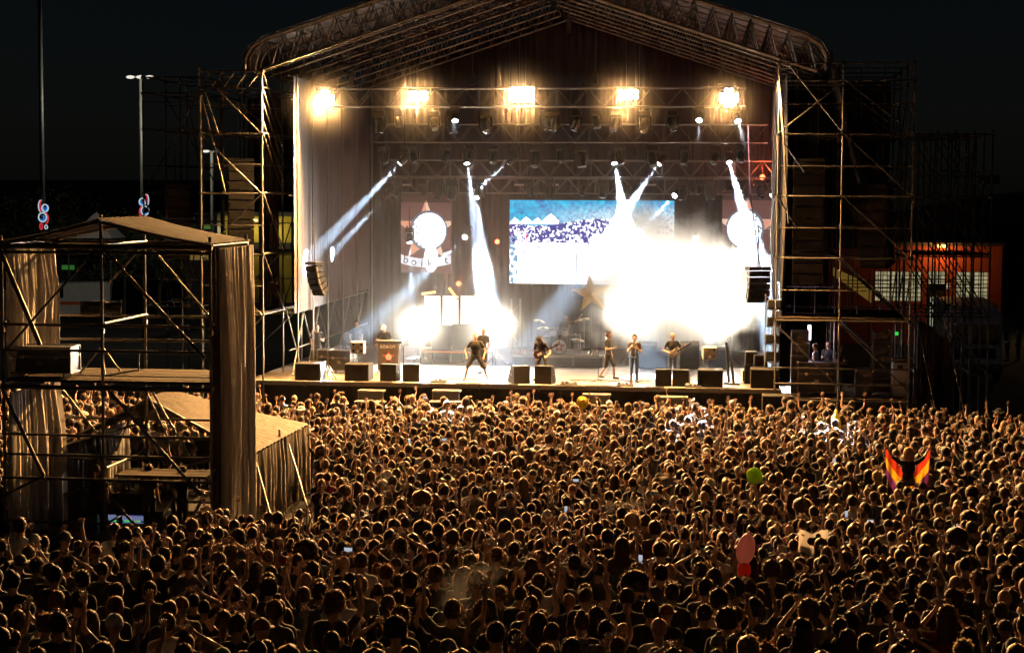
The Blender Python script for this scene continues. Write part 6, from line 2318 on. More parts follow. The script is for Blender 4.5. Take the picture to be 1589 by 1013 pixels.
def vehicle_van(label, c, rz, col, stripe=None):
    t = thing('parked_van', label, 'van', c, rz)
    mb = mat('van_paint_' + stripe[0] if stripe else 'van_paint', col, 0.3, 0.0, 0.1, 3)
    o = []
    side = [(-2.7, 0.4), (2.75, 0.4), (2.8, 1.0), (2.55, 1.25), (1.75, 1.45), (1.05, 2.35), (0.7, 2.5), (-2.6, 2.55), (-2.72, 2.4)]
    o.append(link('body', MB().prism([(a, b) for a, b in side], -0.98, 0.98, 'Y').mesh('body', mb), None))
    o.append(link('windscreen', MB().add([(1.77, -0.85, 1.47), (1.77, 0.85, 1.47), (1.10, 0.8, 2.3), (1.10, -0.8, 2.3)], [(0, 1, 2, 3)]).mesh('windscreen', M_GLASSDARK), None))
    o[-1].location = (0.02, 0, 0.02)
    for sy in (-1, 1):
        o.append(link('side_window', MB().prism([(0.55, 1.5), (1.55, 1.5), (1.02, 2.2), (0.55, 2.25)], 0.985 * sy, 0.995 * sy, 'Y').mesh('side_window', M_GLASSDARK), None))
        o.append(link('stripe', MB().box((-0.6, sy * 0.986, 1.12), (4.0, 0.012, 0.22)).mesh('stripe', mat('van_stripe', (0.6, 0.1, 0.03), 0.4)), None))
        for wx_ in (-1.75, 1.75):
            o.append(link('wheel', MB().cyl((wx_, sy * 0.82, 0.36), (wx_, sy * 1.0, 0.36), 0.36, None, 16).mesh('wheel', M_RUBBER), None))
    for sy in (-0.75, 0.75):
        o.append(link('headlight', MB().cham((2.74, sy, 0.95), (0.1, 0.3, 0.22), 0.03).mesh('headlight', M_CHROME), None))
    o.append(link('light_bar', MB().cham((0.5, 0, 2.56), (0.3, 1.4, 0.12), 0.03).mesh('light_bar', mat('lightbar_blue', (0.05, 0.1, 0.4), 0.3)), None))
    for q in o:
        q.parent = t


p = on(112, 494, 0.0)
vehicle_van('white ambulance van with orange stripe seen through the mixing tower', (p.x, p.y, 0), R(200), (0.6, 0.6, 0.58), ['white'])
p = on(48, 505, 0.0)
vehicle_van('dark parked van half hidden by the outer tower cloth', (p.x, p.y - 4, 0), R(190), (0.10, 0.10, 0.12), ['dark'])
# trees behind the tower
M_LEAF = mat('night_foliage', (0.06, 0.085, 0.03), 0.7, 0.0, 0.4, 2.0)
M_BARK = mat('bark', (0.08, 0.06, 0.045), 0.9, 0.0, 0.3, 5)


def tree(label, c, h, r, seed):
    rr = random.Random(seed)
    t = thing('tree', label, 'tree', c, group='trees behind the mixing tower')
    c = Vector(c)
    m = MB()
    m.cyl(c, c + Vector((0.1, 0, h * 0.45)), 0.16, 0.10, 8)
    for k in range(5):
        a = k * 1.26
        m.cyl(c + Vector((0.05, 0, h * (0.3 + 0.03 * k))), c + Vector((r * 0.6 * math.cos(a), r * 0.6 * math.sin(a), h * 0.65)), 0.07, 0.03, 5)
    m.build('trunk', M_BARK, t)
    l = MB()
    cl = [(rr.uniform(-0.7, 0.7) * r, rr.uniform(-0.7, 0.7) * r, h * rr.uniform(0.45, 0.92), rr.uniform(0.3, 0.5) * r) for _ in range(13)]
    for x, y, z, q in cl:
        for _ in range(150):
            d = Vector((rr.gauss(0, 1), rr.gauss(0, 1), rr.gauss(0, 1))).normalized() * q * rr.uniform(0.6, 1.05)
            pp = c + Vector((x, y, z)) + d
            e = Euler((rr.uniform(0, 6), rr.uniform(0, 6), rr.uniform(0, 6))).to_matrix()
            s_ = rr.uniform(0.09, 0.2)
            l.add([pp + e @ Vector(v) * s_ for v in ((-1, -0.4, 0), (1, -0.4, 0.2), (0.6, 0.5, 0), (-0.6, 0.5, 0.2))], [(0, 1, 2, 3)])
    l.build('crown', M_LEAF, t, kind='stuff')


for k, (px, Y, h, r, lb) in enumerate(((30, 66, 8.0, 4.0, 'dark round tree beside the tall dark mast'), (95, 70, 8.2, 4.0, 'dark tree between the two neon masts'), (135, 62, 6.5, 3.0, 'dark tree behind the ambulance van'),
                                       (190, 60, 7.0, 3.2, 'dark tree behind the middle post of the mixing tower'), (245, 58, 6.8, 3.2, 'tree lit yellow green beside the pale scaffold tower'), (300, 62, 6.5, 2.8, 'low tree under the outer dark scaffold bay'))):
    tree(lb, (at(px, 300, Y).x, Y, 0), h, r, 30 + k)
# small marquee roof and lit stalls behind
p = at(150, 368, 56)
t = thing('marquee', 'small pale marquee with pointed roof behind the mixing tower roof', 'tent', (p.x, 56, 0))
MB().add([(p.x - 1.6, 54.5, 5.6), (p.x + 1.6, 54.5, 5.6), (p.x + 1.6, 57.5, 5.6), (p.x - 1.6, 57.5, 5.6), (p.x, 56, 7.4), (p.x, 54.5, 5.9)], [(0, 1, 5), (0, 5, 4), (5, 1, 4), (1, 2, 4), (2, 3, 4), (3, 0, 4)]).build('roof', M_WHITE, t)
for sx in (-1.5, 1.5):
    for sy in (54.6, 57.4):
        tube('pole', (p.x + sx, sy, 0), (p.x + sx, sy, 5.6), 0.05, M_STEEL, t)
# yellow lit hall behind the pale tower
M_YELLOW = mat('yellow_render', (0.55, 0.42, 0.06), 0.8, 0.0, 0.2, 0.8)
a, b = at(345, 330, 62), at(452, 330, 62)
t = thing('yellow_hall', 'yellow hall wall lit by lamps behind the pale scaffold tower', 'building', ((a.x + b.x) / 2, 62, 0))
zt, zb = zz(338, 62), zz(382, 62)
MB().box(((a.x + b.x) / 2, 64, zt / 2), (b.x - a.x, 4, zt)).build('wall', M_YELLOW, t)
MB().box(((a.x + b.x) / 2, 63.8, zt + 0.15), (b.x - a.x + 0.4, 4.6, 0.3)).build('roof', M_DARKSTEEL, t)
MB().box(((a.x + b.x) / 2, 61.9, zz(387, 62)), (b.x - a.x, 0.1, 0.7)).build('band', M_DARKSTEEL, t)
for k in range(4):
    x = a.x + (b.x - a.x) * (k + 0.5) / 4
    MB().box((x, 61.96, zz(360, 62)), (0.06, 0.06, 2.0)).build('pilaster', M_DARKSTEEL, t)
for k in range(3):
    x = a.x + (b.x - a.x) * (0.2 + 0.3 * k)
    o = MB().cham((x, 61.6, zt - 0.3), (0.3, 0.2, 0.15), 0.03).build('wall_lamp', mat_emit('yellow_lamp', (1.0, 0.85, 0.4), 2.0), t)
    lamp('wall_light', 'POINT', (x, 60.9, zt - 1.0), 40, (1.0, 0.85, 0.4), t, None, 0.15)
# little lit stalls
for k, (px, py, w, col, lb) in enumerate(((322, 352, 0.9, (0.35, 0.8, 0.15), 'small green lit stall behind the mixing tower'), (105, 415, 0.9, (0.15, 0.7, 0.12), 'green lit stall box above the ambulance van'),
                                          (310, 398, 1.4, (0.9, 0.6, 0.15), 'warm lit stall window behind the tree near the striped cloth'), (360, 392, 1.0, (0.8, 0.75, 0.2), 'pale yellow lit kiosk behind the speaker column'))):
    p = at(px, py, 57 - k)
    t = thing('lit_stall', lb, 'stall', (p.x, p.y, 0))
    MB().box((p.x, p.y + 1.0, p.z / 2 + 0.4), (w * 1.5, 1.8, p.z + 0.8)).build('stall_body', M_CASE, t)
    MB().box((p.x, p.y + 0.08, p.z), (w, 0.04, w * 0.35)).build('lit_window', mat_emit('stall_glow%d' % k, col, 0.14), t)
    MB().box((p.x, p.y + 0.9, p.z + 0.9), (w * 1.9, 2.3, 0.12)).build('roof', M_DARKSTEEL, t)

# ---- right side: red hall, truck, crane, people
BY = 44.0
M_RED = mat('red_facade', (0.36, 0.075, 0.028), 0.75, 0.0, 0.2, 0.5, 0.1)
fa, fb2 = at(1285, 380, BY), at(1556, 380, BY)
zt = fa.z
hall = thing('red_hall', 'low red hall with lit glass block windows behind the truck', 'building', ((fa.x + fb2.x) / 2, BY, 0))
# facade in cladding panels around the openings
wins = [(1357, 1432, 421, 467), (1439, 1468, 421, 441), (1485, 1534, 422, 471)]
rects = []
for (a, b, c, d) in wins:
    rects.append((at(a, c, BY).x, at(b, c, BY).x, at(a, d, BY).z, at(a, c, BY).z))
dx0, dx1, dz1 = at(1441, 450, BY).x, at(1466, 450, BY).x, at(1441, 452, BY).z
xs_ = sorted([fa.x, fb2.x] + [r_[0] for r_ in rects] + [r_[1] for r_ in rects])
M_DOOR = mat('dark_door', (0.03, 0.03, 0.03), 0.5)


def wallseg(x0, x1, z0, z1):
    if x1 - x0 > 0.02 and z1 - z0 > 0.02:
        n = max(1, round((z1 - z0) / 1.45))
        for k in range(n):
            block('cladding_panel', ((x0 + x1) / 2, BY + 0.15, z0 + (k + 0.5) * (z1 - z0) / n), (x1 - x0 - 0.015, 0.3, (z1 - z0) / n - 0.015), M_RED, hall)


prev = fa.x
for i, r_ in enumerate(rects):
    wallseg(prev, r_[0], 0, zt)
    wallseg(r_[0], r_[1], r_[3], zt)
    wallseg(r_[0], r_[1], 0 if i != 1 else 0.0, r_[2]) if i != 1 else None
    prev = r_[1]
wallseg(prev, fb2.x, 0, zt)
block('core', ((fa.x + fb2.x) / 2, BY + 5, zt / 2 - 0.05), (fb2.x - fa.x - 0.05, 9.0, zt - 0.1), mat('dark_core', (0.03, 0.012, 0.008), 0.9), hall)
block('parapet', ((fa.x + fb2.x) / 2, BY + 0.12, zt + 0.1), (fb2.x - fa.x + 0.2, 0.5, 0.2), M_DARKSTEEL, hall)
M_BLOCK = mat_emit('lit_glass_block', (0.88, 0.76, 0.42), 0.40)
M_BLOCK2 = mat_emit('lit_glass_block_dim', (0.80, 0.70, 0.38), 0.30)
for i, (x0, x1, z0, z1) in enumerate(rects):
    w = link('window', MB().box(((x0 + x1) / 2, BY + 0.28, (z0 + z1) / 2), (x1 - x0, 0.04, z1 - z0)).mesh('window', M_DARKSTEEL), hall)
    nx, nz_ = max(1, round((x1 - x0) / 0.245)), max(1, round((z1 - z0) / 0.245))
    for a in range(nx):
        for b in range(nz_):
            block('glass_block', (x0 + (a + 0.5) * (x1 - x0) / nx, BY + 0.23, z0 + (b + 0.5) * (z1 - z0) / nz_), ((x1 - x0) / nx * 0.80, 0.06, (z1 - z0) / nz_ * 0.80), random.choice((M_BLOCK, M_BLOCK, M_BLOCK2)), w)
door = block('door', ((dx0 + dx1) / 2, BY + 0.1, dz1 / 2), (dx1 - dx0, 0.1, dz1), M_DOOR, hall)
for k, (a, b) in enumerate(((0.12, 0.45), (0.55, 0.88))):
    link('door_pane', MB().box((dx0 + (dx1 - dx0) * (a + b) / 2, BY + 0.04, dz1 * 0.55), ((dx1 - dx0) * (b - a), 0.02, dz1 * 0.7)).mesh('door_pane', mat_emit('door_glow', (0.75, 0.78, 0.55), 0.4)), door)
lp = at(1462, 382, BY - 0.4)
MB().cham(lp, (0.5, 0.35, 0.16), 0.03).build('wall_lamp', mat_emit('sodium_lamp', (1.0, 0.45, 0.1), 6.0), hall)
lamp('sodium_light', 'POINT', (lp.x, lp.y - 0.7, lp.z - 0.25), 150, (1.0, 0.42, 0.12), hall, None, 0.15)
p = at(1471, 444, BY - 0.05)
MB().box(p, (0.2, 0.05, 0.3)).build('wall_notice', mat_emit('lit_notice', (0.9, 0.7, 0.4), 0.5), hall)
# yellow canopy strip in the tower gap; emission stands in for a lit interior
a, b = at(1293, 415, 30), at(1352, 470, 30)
tp = thing('yellow_canopy', 'sloping yellow canopy strip with painted glow between the scaffold and the red hall', 'canopy', (a.x, 30, 0))
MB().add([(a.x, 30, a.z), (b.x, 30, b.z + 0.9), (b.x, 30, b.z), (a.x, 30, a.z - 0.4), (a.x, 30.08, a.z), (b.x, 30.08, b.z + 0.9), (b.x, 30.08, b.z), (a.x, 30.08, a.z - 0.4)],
         [(3, 2, 1, 0), (4, 5, 6, 7), (0, 1, 5, 4), (1, 2, 6, 5), (2, 3, 7, 6), (3, 0, 4, 7)]).build('strip', mat_emit('canopy_painted_glow', (0.85, 0.48, 0.08), 0.14), tp)
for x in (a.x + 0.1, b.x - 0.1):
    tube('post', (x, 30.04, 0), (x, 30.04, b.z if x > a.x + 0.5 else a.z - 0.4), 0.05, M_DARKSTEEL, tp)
# truck
tp_ = on(1512, 592, 0.0)
t = thing('parked_truck', 'dark parked truck cab facing the camera before the red hall', 'truck', (tp_.x, tp_.y, 0), R(-2))
M_TRUCK = mat('truck_paint', (0.75, 0.74, 0.74), 0.4, 0.0, 0.15, 2)
o = [link('cab', MB().cham((0, 1.1, 2.0), (2.5, 2.2, 2.6), 0.12).mesh('cab', M_TRUCK), None),
     link('windscreen', MB().cham((0, -0.01, 2.25), (2.2, 0.06, 0.95), 0.02).mesh('windscreen', M_GLASSDARK), None),
     link('roof_fairing', MB().box((0, 1.2, 3.42), (2.3, 1.7, 0.28), None, 0, 0.85).mesh('roof_fairing', M_TRUCK), None),
     link('grille', MB().cham((0, -0.02, 1.35), (1.9, 0.06, 0.5), 0.02).mesh('grille', M_BLACK), None),
     link('bumper', MB().cham((0, -0.06, 0.62), (2.5, 0.3, 0.45), 0.06).mesh('bumper', M_DARKSTEEL), None),
     link('trailer', MB().cham((0, 5.6, 2.1), (2.5, 6.4, 2.9), 0.05).mesh('trailer', mat('trailer_grey', (0.12, 0.12, 0.13), 0.6)), None)]
for sx in (-1, 1):
    o.append(link('headlight', MB().cham((sx * 0.95, -0.22, 0.7), (0.36, 0.06, 0.2), 0.03).mesh('headlight', M_CHROME), None))
    o.append(link('mirror', MB().cham((sx * 1.42, -0.05, 2.25), (0.2, 0.1, 0.5), 0.03).mesh('mirror', M_BLACK), None))
    o.append(link('beacon', MB().lathe([(0.08, 0), (0.08, 0.14), (0.04, 0.18)], (sx * 0.85, 0.6, 3.56), 10).mesh('beacon', mat('beacon_amber', (0.5, 0.2, 0.03), 0.3)), None))
    for wy in (0.8, 4.4, 7.4):
        o.append(link('wheel', MB().cyl((sx * 0.95, wy, 0.5), (sx * 1.24, wy, 0.5), 0.5, None, 16).mesh('wheel', M_RUBBER), None))
for q in o:
    q.parent = t
tt = text('lettering', 'RENAULT', (0, -0.085, 1.72), 0.2, mat('badge_silver', (0.5, 0.5, 0.5), 0.3, 0.8), None)
tt.parent = t
# crane far off
cb = at(1505, 300, 260)
t = thing('tower_crane', 'distant tower crane silhouette above the red hall', 'crane', (cb.x, 260, 0))
M_CRANE = mat('crane_steel', (0.22, 0.20, 0.16), 0.6, 0.3)
s0, s1 = at(1505, 240, 260), at(1505, 340, 260)
for sx in (-0.7, 0.7):
    for sy in (-0.7, 0.7):
        tube('mast_chord', (cb.x + sx, 260 + sy, 0), (cb.x + sx * 0.3, 260 + sy * 0.3, s0.z), 0.16, M_CRANE, t, 5)
for k in range(10):
    z = 2 + k * 1.5
    tube('mast_brace', (cb.x - 0.7, 259.3, z), (cb.x + 0.7, 259.3, z + 1.5), 0.1, M_CRANE, t, 5)
j0, j1 = at(1440, 272, 260), at(1552, 276, 260)
tube('jib_chord', j0, j1, 0.16, M_CRANE, t, 5)
tube('jib_chord', j0 + Vector((0, 0, 1.0)), at(1530, 269, 260), 0.12, M_CRANE, t, 5)
tube('tie_cable', s0, at(1462, 268, 260), 0.07, M_CRANE, t, 5)
tube('tie_cable', s0, at(1538, 272, 260), 0.07, M_CRANE, t, 5)
block('counterweight', at(1535, 279, 260), (3.4, 1.5, 1.6), M_CRANE, t)
for k, (px, lb, sh) in enumerate(((1563, 'bystander in a pale shirt standing beside the parked truck', (0.4, 0.37, 0.33)), (1580, 'bystander in dark clothes at the picture edge beside the truck', (0.05, 0.04, 0.03)))):
    p = on(px, 560, 0.0)
    unique_person(lb, (p.x, p.y, 0), math.pi * 0.6, (D(-1), D(1)), sh, 'short', voxel=0.024)
# added lamp, unseen beyond the side of the frame, to brighten the truck
p = on(1580, 540, 0)
t = thing('added_yard_lamp', 'added unseen yard lamp on a pole beyond the truck', 'lamp', (p.x + 3.5, p.y + 4, 0))
tube('pole', (p.x + 3.5, p.y + 4, 0), (p.x + 3.5, p.y + 4, 5.0), 0.06, M_MAST, t)
MB().ell((p.x + 3.5, p.y + 4, 5.05), (0.3, 0.3, 0.14), 10, 6).build('lamp_head', mat_emit('sodium_lamp', (1.0, 0.45, 0.1), 6.0), t)
lamp('added_yard_light', 'POINT', (p.x + 3.5, p.y + 4, 4.7), 800, (1.0, 0.6, 0.3), t, None, 0.15)

# ================================================================== the audience
rc = random.Random(21)


def pick(seq, w):
    return rc.choices(seq, w)[0]


# ---- people and things that stand out
SPECIAL = []          # (x, y, r): keep others away


def crowd_at(px, py, z):
    """plan position of something at height z seen at this pixel"""
    p = on(px, py, z)
    return p


# banana costume
p = crowd_at(1297, 668, 1.55)
bn, _ = unique_person('person in a bright yellow banana costume near the stage front', (p.x, p.y, 0), 2.4, (D(-1), FR(1)), (0.75, 0.55, 0.03), None, s=1.0, bulk=1.15, sleeves=0.95)
M_BANANA = mat_cloth('banana_cloth', (0.80, 0.60, 0.03), 0.5, 0.1, 5)
m = MB()
prof = [(0.25, 0.75), (0.29, 1.05), (0.27, 1.3), (0.20, 1.5), (0.17, 1.68), (0.15, 1.85), (0.09, 2.0), (0.035, 2.12), (0.03, 2.2)]
k = MB().lathe(prof, (0, 0, 0), 10)
vs = []
for v in k.v:
    bend = 0.10 * ((v[2] - 1.4) ** 2) - 0.02
    face = 0.16 if (v[1] > 0.08 and 1.52 < v[2] < 1.75) else 0
    vs.append((v[0] + bend * 0.5, v[1] * 0.85 - bend - face, v[2]))
suit = MB().add(vs, k.f).build('costume', M_BANANA, None, True)
suit.parent = bn
tip = MB().cyl((0.045, -0.06, 2.18), (0.05, -0.07, 2.26), 0.032, 0.02, 8).build('stem_tip', M_BLACK, None)
tip.parent = bn
SPECIAL.append((p.x, p.y, 0.45))

# flag bearer on somebody's shoulders
p = over(1410, 700, 2.42)
ride = [((-0.17, 0.30, 0.88), (-0.16, 0.26, 0.48)), ((0.17, 0.30, 0.88), (0.16, 0.26, 0.48))]
fbz = 0.72
fb3, ft = unique_person('person on shoulders in black spreading a red yellow purple flag', (p.x, p.y, fbz), 0.05, (((-0.38, 0.03, 1.54), (-0.50, 0.06, 1.72), (-0.5, 0, 0.8)), ((0.38, 0.03, 1.54), (0.50, 0.06, 1.74), (0.5, 0, 0.8))), BLK, 'bob', (0.30, 0.15, 0.06), head_s=1.15, legs=ride, sleeves=0.9)
unique_person('dark-clad carrier under the person with the flag', (p.x, p.y + 0.02, 0), 0.0, (((-0.26, 0.12, 1.2), (-0.18, 0.3, 1.3), (0, 0.5, 0.6)), ((0.26, 0.12, 1.2), (0.18, 0.3, 1.3), (0, 0.5, 0.6))), BLK, 'short')
SPECIAL.append((p.x, p.y, 0.5))
fl = thing('tricolour_flag', 'red yellow and purple flag stretched out above the crowd', 'flag', (p.x, p.y + 0.2, 1.8))
for nm, col, a, b in (('red_stripe', (0.42, 0.035, 0.015), 0, 1 / 3), ('yellow_stripe', (0.60, 0.36, 0.02), 1 / 3, 2 / 3), ('purple_stripe', (0.17, 0.03, 0.22), 2 / 3, 1)):
    def ffn(u, v, a=a, b=b):
        w = a + (b - a) * v
        x = (u - 0.5) * 1.12 * (1 - 0.08 * w)
        top = 2.50 - 0.55 * math.cos((u - 0.5) * math.pi) ** 0.8
        return (p.x + x, p.y + 0.16 + 0.05 * math.sin(u * 14 + w * 3) + 0.03 * math.sin(u * 33), top - 0.78 * w + 0.03 * math.sin(u * 9 + w * 2))
    MB().grid(ffn, 40, 4).build(nm, mat_cloth(nm, col, 0.3, 0.15, 4), fl, smooth=True)
# hats held high
for (px, py, z, col, lb, lb2) in ((904, 624, 2.25, (0.75, 0.55, 0.02), 'yellow straw hat held up near the stage front', 'person near the stage front holding up a yellow hat'),
                                  (1171, 738, 2.2, (0.45, 0.75, 0.03), 'bright green hat held up in mid crowd', 'person in mid crowd holding up a bright green hat')):
    p = over(px, py, z)
    t = thing('sun_hat', lb, 'hat', p)
    MB().lathe([(0.20, 0.0), (0.19, 0.012), (0.10, 0.02), (0.095, 0.10), (0.07, 0.13), (0.02, 0.135)], p, 16, axis=(0.25, -0.9, 0.3)).build('hat_body', mat_cloth(lb[:6] + '_hat', col, 0.3, 0.15, 12), t, True)
    q, tp2 = unique_person(lb2, (p.x - 0.24, p.y - 0.13, 0), 0.0, (D(-1), UP(1, 0, 0, 1.15)), (0.03, 0.03, 0.03), 'short', s=1.05, voxel=0.022)
    w_, h_, _s = tp2[1]
    e = q.matrix_basis @ (w_ + h_ * 0.08)
    q.location = q.location + (p - e)
    q.location.z = slope(q.location.y)
    SPECIAL.append((q.location.x, q.location.y, 0.35))
# pink balloon
p = over(1157, 858, 2.1)
t = thing('foil_balloon', 'pink inflatable balloon with seam and red lower lobe over the crowd', 'balloon', p)
M_PINK = mat_cloth('pink_foil', (0.80, 0.46, 0.52), 0.35, 0.1, 6)
M_PINK.node_tree.nodes['Principled BSDF'].inputs['Roughness'].default_value = 0.28
k = MB().ell((0, 0, 0), (0.145, 0.10, 0.25), 24, 12)
vs = []
for v in k.v:
    g = math.exp(-(v[0] / 0.022) ** 2) * 0.022
    sy = 1 if v[1] > 0 else -1
    vs.append((p.x + v[0] + 0.03 * (v[2] / 0.25), p.y + v[1] - sy * g, p.z + v[2] + 0.06))
MB().add(vs, k.f).build('upper_lobe', M_PINK, t, True)
MB().ell((p.x - 0.02, p.y, p.z - 0.26), (0.11, 0.085, 0.14), 16, 9).build('lower_lobe', mat_cloth('red_foil', (0.5, 0.08, 0.06), 0.5, 0.1), t, True)
MB().cyl((p.x + 0.035, p.y, p.z + 0.3), (p.x + 0.04, p.y, p.z + 0.35), 0.02, 0.012, 8).build('valve', M_PINK, t)
tube('string', (p.x - 0.02, p.y, p.z - 0.39), (p.x - 0.05, p.y + 0.02, p.z - 0.6), 0.004, M_WHITE, t, 5)
# white banner
a, b = over(1240, 822, 2.05), over(1285, 820, 2.1)
t = thing('cloth_banner', 'small white cloth banner with a dark print held over the crowd', 'banner', (a + b) / 2)


def bfn(u, v):
    q = a.lerp(b, u)
    return (q.x, q.y + 0.04 * math.sin(u * 8 + v * 2), q.z - 0.03 * math.sin(math.pi * u) * 2 - 0.42 * v * (1 - 0.35 * u * u) + 0.02 * math.sin(u * 11))


MB().grid(bfn, 16, 8).build('cloth', mat_cloth('banner_white', (0.6, 0.54, 0.5), 0.35, 0.1, 5), t, smooth=True)
for (u, v, r_) in ((0.42, 0.32, 0.075), (0.56, 0.42, 0.09), (0.66, 0.22, 0.05)):
    q = Vector(bfn(u, v))
    MB().cyl(q + Vector((0, -0.045, 0)), q + Vector((0, -0.05, 0)), r_, r_, 12).build('print', mat('banner_dark_print', (0.03, 0.03, 0.035), 0.8), t)
q = Vector(bfn(0.14, 0.22))
MB().box(q + Vector((0, -0.05, 0)), (0.07, 0.008, 0.03), Matrix.Rotation(0.5, 3, 'Y')).build('red_mark', M_STARRED, t)

# ---- ordinary audience
PHONES = [(637, 674), (658, 626), (694, 692), (890, 752), (876, 786), (1299, 714), (1317, 808), (1350, 806), (1482, 831), (540, 858), (990, 858)]
M_PHONE = mat_emit('phone_screen', (0.75, 0.85, 1.0), 0.55)


def blocked(x, y):
    if TX[0] - 0.3 < x < TX[2] + 0.45 and NY - 0.35 < y < FY + 0.3:
        return True
    if tx0 - 0.2 < x < tx1 + 0.3 and Y0 - 0.5 < y < Y1 + 0.25:
        return True
    if x < tx1 + 0.8 and -31.4 < y < NY + 0.5:
        return True
    return any((x - a) ** 2 + (y - b) ** 2 < r_ * r_ for a, b, r_ in SPECIAL)


folk = []
for px, py in PHONES:                  # phone holders first: their phone is at this pixel
    p = over(px, py, 1.86)
    x, y = p.x, p.y - 0.30
    if blocked(x, y):
        continue
    folk.append([x, y, 9, True])
    SPECIAL.append((x, y, 0.42))
row = 0
y = -44.5
while y < -2.9:
    depth = y - CAM.y
    xl = min(at(-40, 700, y).x, at(-40, 700, y).x)
    xr = at(1635, 700, y).x
    sp_ = 0.60 if y > -30 else 0.66
    x = xl + rc.uniform(0, sp_)
    while x < xr:
        jx, jy = x + rc.gauss(0, 0.11), y + rc.gauss(0, 0.13)
        px_, py_ = proj((jx, jy, 1.65 + slope(jy)))
        gap = 0.05 + (0.10 if px_ < 330 and py_ > 840 else 0)
        if y > -5.5 and abs(jx - 4) > 9:
            gap += 0.35
        if 330 < px_ < 494 and py_ < 800 and jy < Y1:
            gap = 2
        if rc.random() > gap and not blocked(jx, jy) and py_ < 1052:
            folk.append([jx, jy, None, False])
        x += sp_ * rc.uniform(0.85, 1.2)
    y += 0.65 if y > -30 else 0.78
    row += 1
pw_ = [c[3] for c in CROWD_POSES]
for f in folk:
    if f[2] is None:
        near_front = f[1] > -9
        vi = pick(range(len(VAR)), [w * (2.0 if near_front and i >= 5 else 1) for i, w in enumerate(pw_)])
        f[2] = vi
    hi = pick(range(len(HAIRS)), [h[2] for h in HAIRS])
    hc_, hcn = pick(HAIR_COLS, HAIR_W)
    st = HAIRS[hi][0]
    if st == 'bald':
        hc_, hcn = (0.30, 0.18, 0.12), ''
    if st in ('cap', 'hat'):
        hc_, hcn = rc.choice(CAPCOLS)
    sc_, scn = pick(SHIRTS, SHIRT_W)
    s = min(1.16, max(0.90, rc.gauss(1.02, 0.055)))
    if HAIRS[hi][0] in ('long', 'bob', 'ponytail', 'bun'):
        s *= 0.965
    f += [hi, hc_, hcn, sc_, scn, s, rc.gauss(0, 0.16)]
folk.sort(key=lambda f: f[1])          # nearest the camera first
vis = []
for f in folk:
    h = proj((f[0], f[1], 1.64 + slope(f[1])))
    vis.append(-5 < h[0] < W_PX + 5 and h[1] < H_PX + 12)
near = [f for f, v_ in zip(folk, vis) if v_][:292]
nearset = set(id(f) for f in near)
# rows for naming: order by height in the picture, in bands
hp = [(proj((f[0], f[1], 1.64 + slope(f[1]))), f) for f in near]
hp.sort(key=lambda t_: -t_[0][1])
BAND = 24
for bi in range(0, len(hp), BAND):
    band = sorted(hp[bi:bi + BAND], key=lambda t_: t_[0][0])
    rowname = nth(bi // BAND) + ' row' if bi else 'front row'
    for k, (pp, f) in enumerate(band):
        x, y, vi, phone, hi, hc_, hcn, sc_, scn, s, rz = f
        desc = VAR[vi][5]
        hn = HAIRS[hi][1]
        if hcn and 'hair' in hn:
            hn = (hcn + ' ' + hn) if not hn.startswith('a ') else hn.replace('a ', 'a ' + hcn + ' ', 1)
        elif hcn and HAIRS[hi][0] in ('cap', 'hat'):
            hn = hn.replace('a ', 'a ' + hcn + ' ', 1)
        lab = 'person with %s, %s top%s, %s from left in the %s' % (hn, scn, ', ' + desc if desc else '', nth(k), 'row nearest the camera' if bi == 0 else nth(bi // BAND) + ' crowd row')
        ws = lab.split()
        if len(ws) > 16:
            lab = '%s, %s top, %s from left in the %s' % ('person with ' + hn if len(hn.split()) < 5 else 'person with a mop of hair', scn, nth(k), 'nearest row' if bi == 0 else nth(bi // BAND) + ' row')
        po = person_obj(BODY_ME[vi], (x, y, slope(y)), rz, s, sc_, lab, 'people in the nearest crowd rows')
        add_hair(po, hair_mesh(HAIRS[hi][0], rc.randrange(2), vi), hc_)
        f.append(po)
# the rest of the crowd is one mass
Vs, Fs, Ms, Cs = [], [], [], []
off = 0
LOWH = {}
for f in folk:
    if id(f) in nearset:
        continue
    x, y, vi, phone, hi, hc_, hcn, sc_, scn, s, rz = f[:11]
    px_, py_ = proj((x, y, 1.6))
    V, F, L, HM, tips = LOW[vi]
    st = HAIRS[hi][0]
    c, sn = math.cos(rz) * s, math.sin(rz) * s
    RM = np.array([[c, -sn, 0], [sn, c, 0], [0, 0, s]])
    Vs.append(V @ RM.T + (x, y, slope(y)))
    Fs.append(F + off)
    off += len(V)
    Ms.append(L)
    sk = np.array((0.36, 0.21, 0.14)) * rc.uniform(0.75, 1.15)
    cc = np.tile(np.array(sc_), (len(F), 1))
    cc[L == 0] = sk
    cc[L == 2] = (0.03, 0.03, 0.04)
    cc[L == 3] = (0.02, 0.02, 0.02)
    Cs.append(cc)
    key = (st, vi)
    if key not in LOWH:
        hv, hf, hm = HAIR_LO[st]
        H_ = np.array(HM)
        LOWH[key] = (hv @ H_[:3, :3].T + H_[:3, 3], hf, hm)
    hv, hf, hm = LOWH[key]
    Vs.append(hv @ RM.T + (x, y, slope(y)))
    Fs.append(hf + off)
    off += len(hv)
    Ms.append(np.full(len(hf), 1) if st in ('cap', 'hat') else 4 + hm)
    Cs.append(np.tile(np.array(hc_), (len(hf), 1)))
M_MASS = mat_tint('crowd_cloth', 'tint', 0.8, 0.0, 0.3)
M_MASSHAIR = mat_tint('crowd_hair', 'tint', 0.6, 0.0, 0.0, 0.4, 30.0)
M_MASSSTRAND = mat_tint('hair_strand_mass', 'tint', 0.5, 0.6, 0.0, 0.4, 30.0)
L_ = np.concatenate(Ms)
midx = np.clip(L_ - 3, 0, 2) * (L_ > 3)
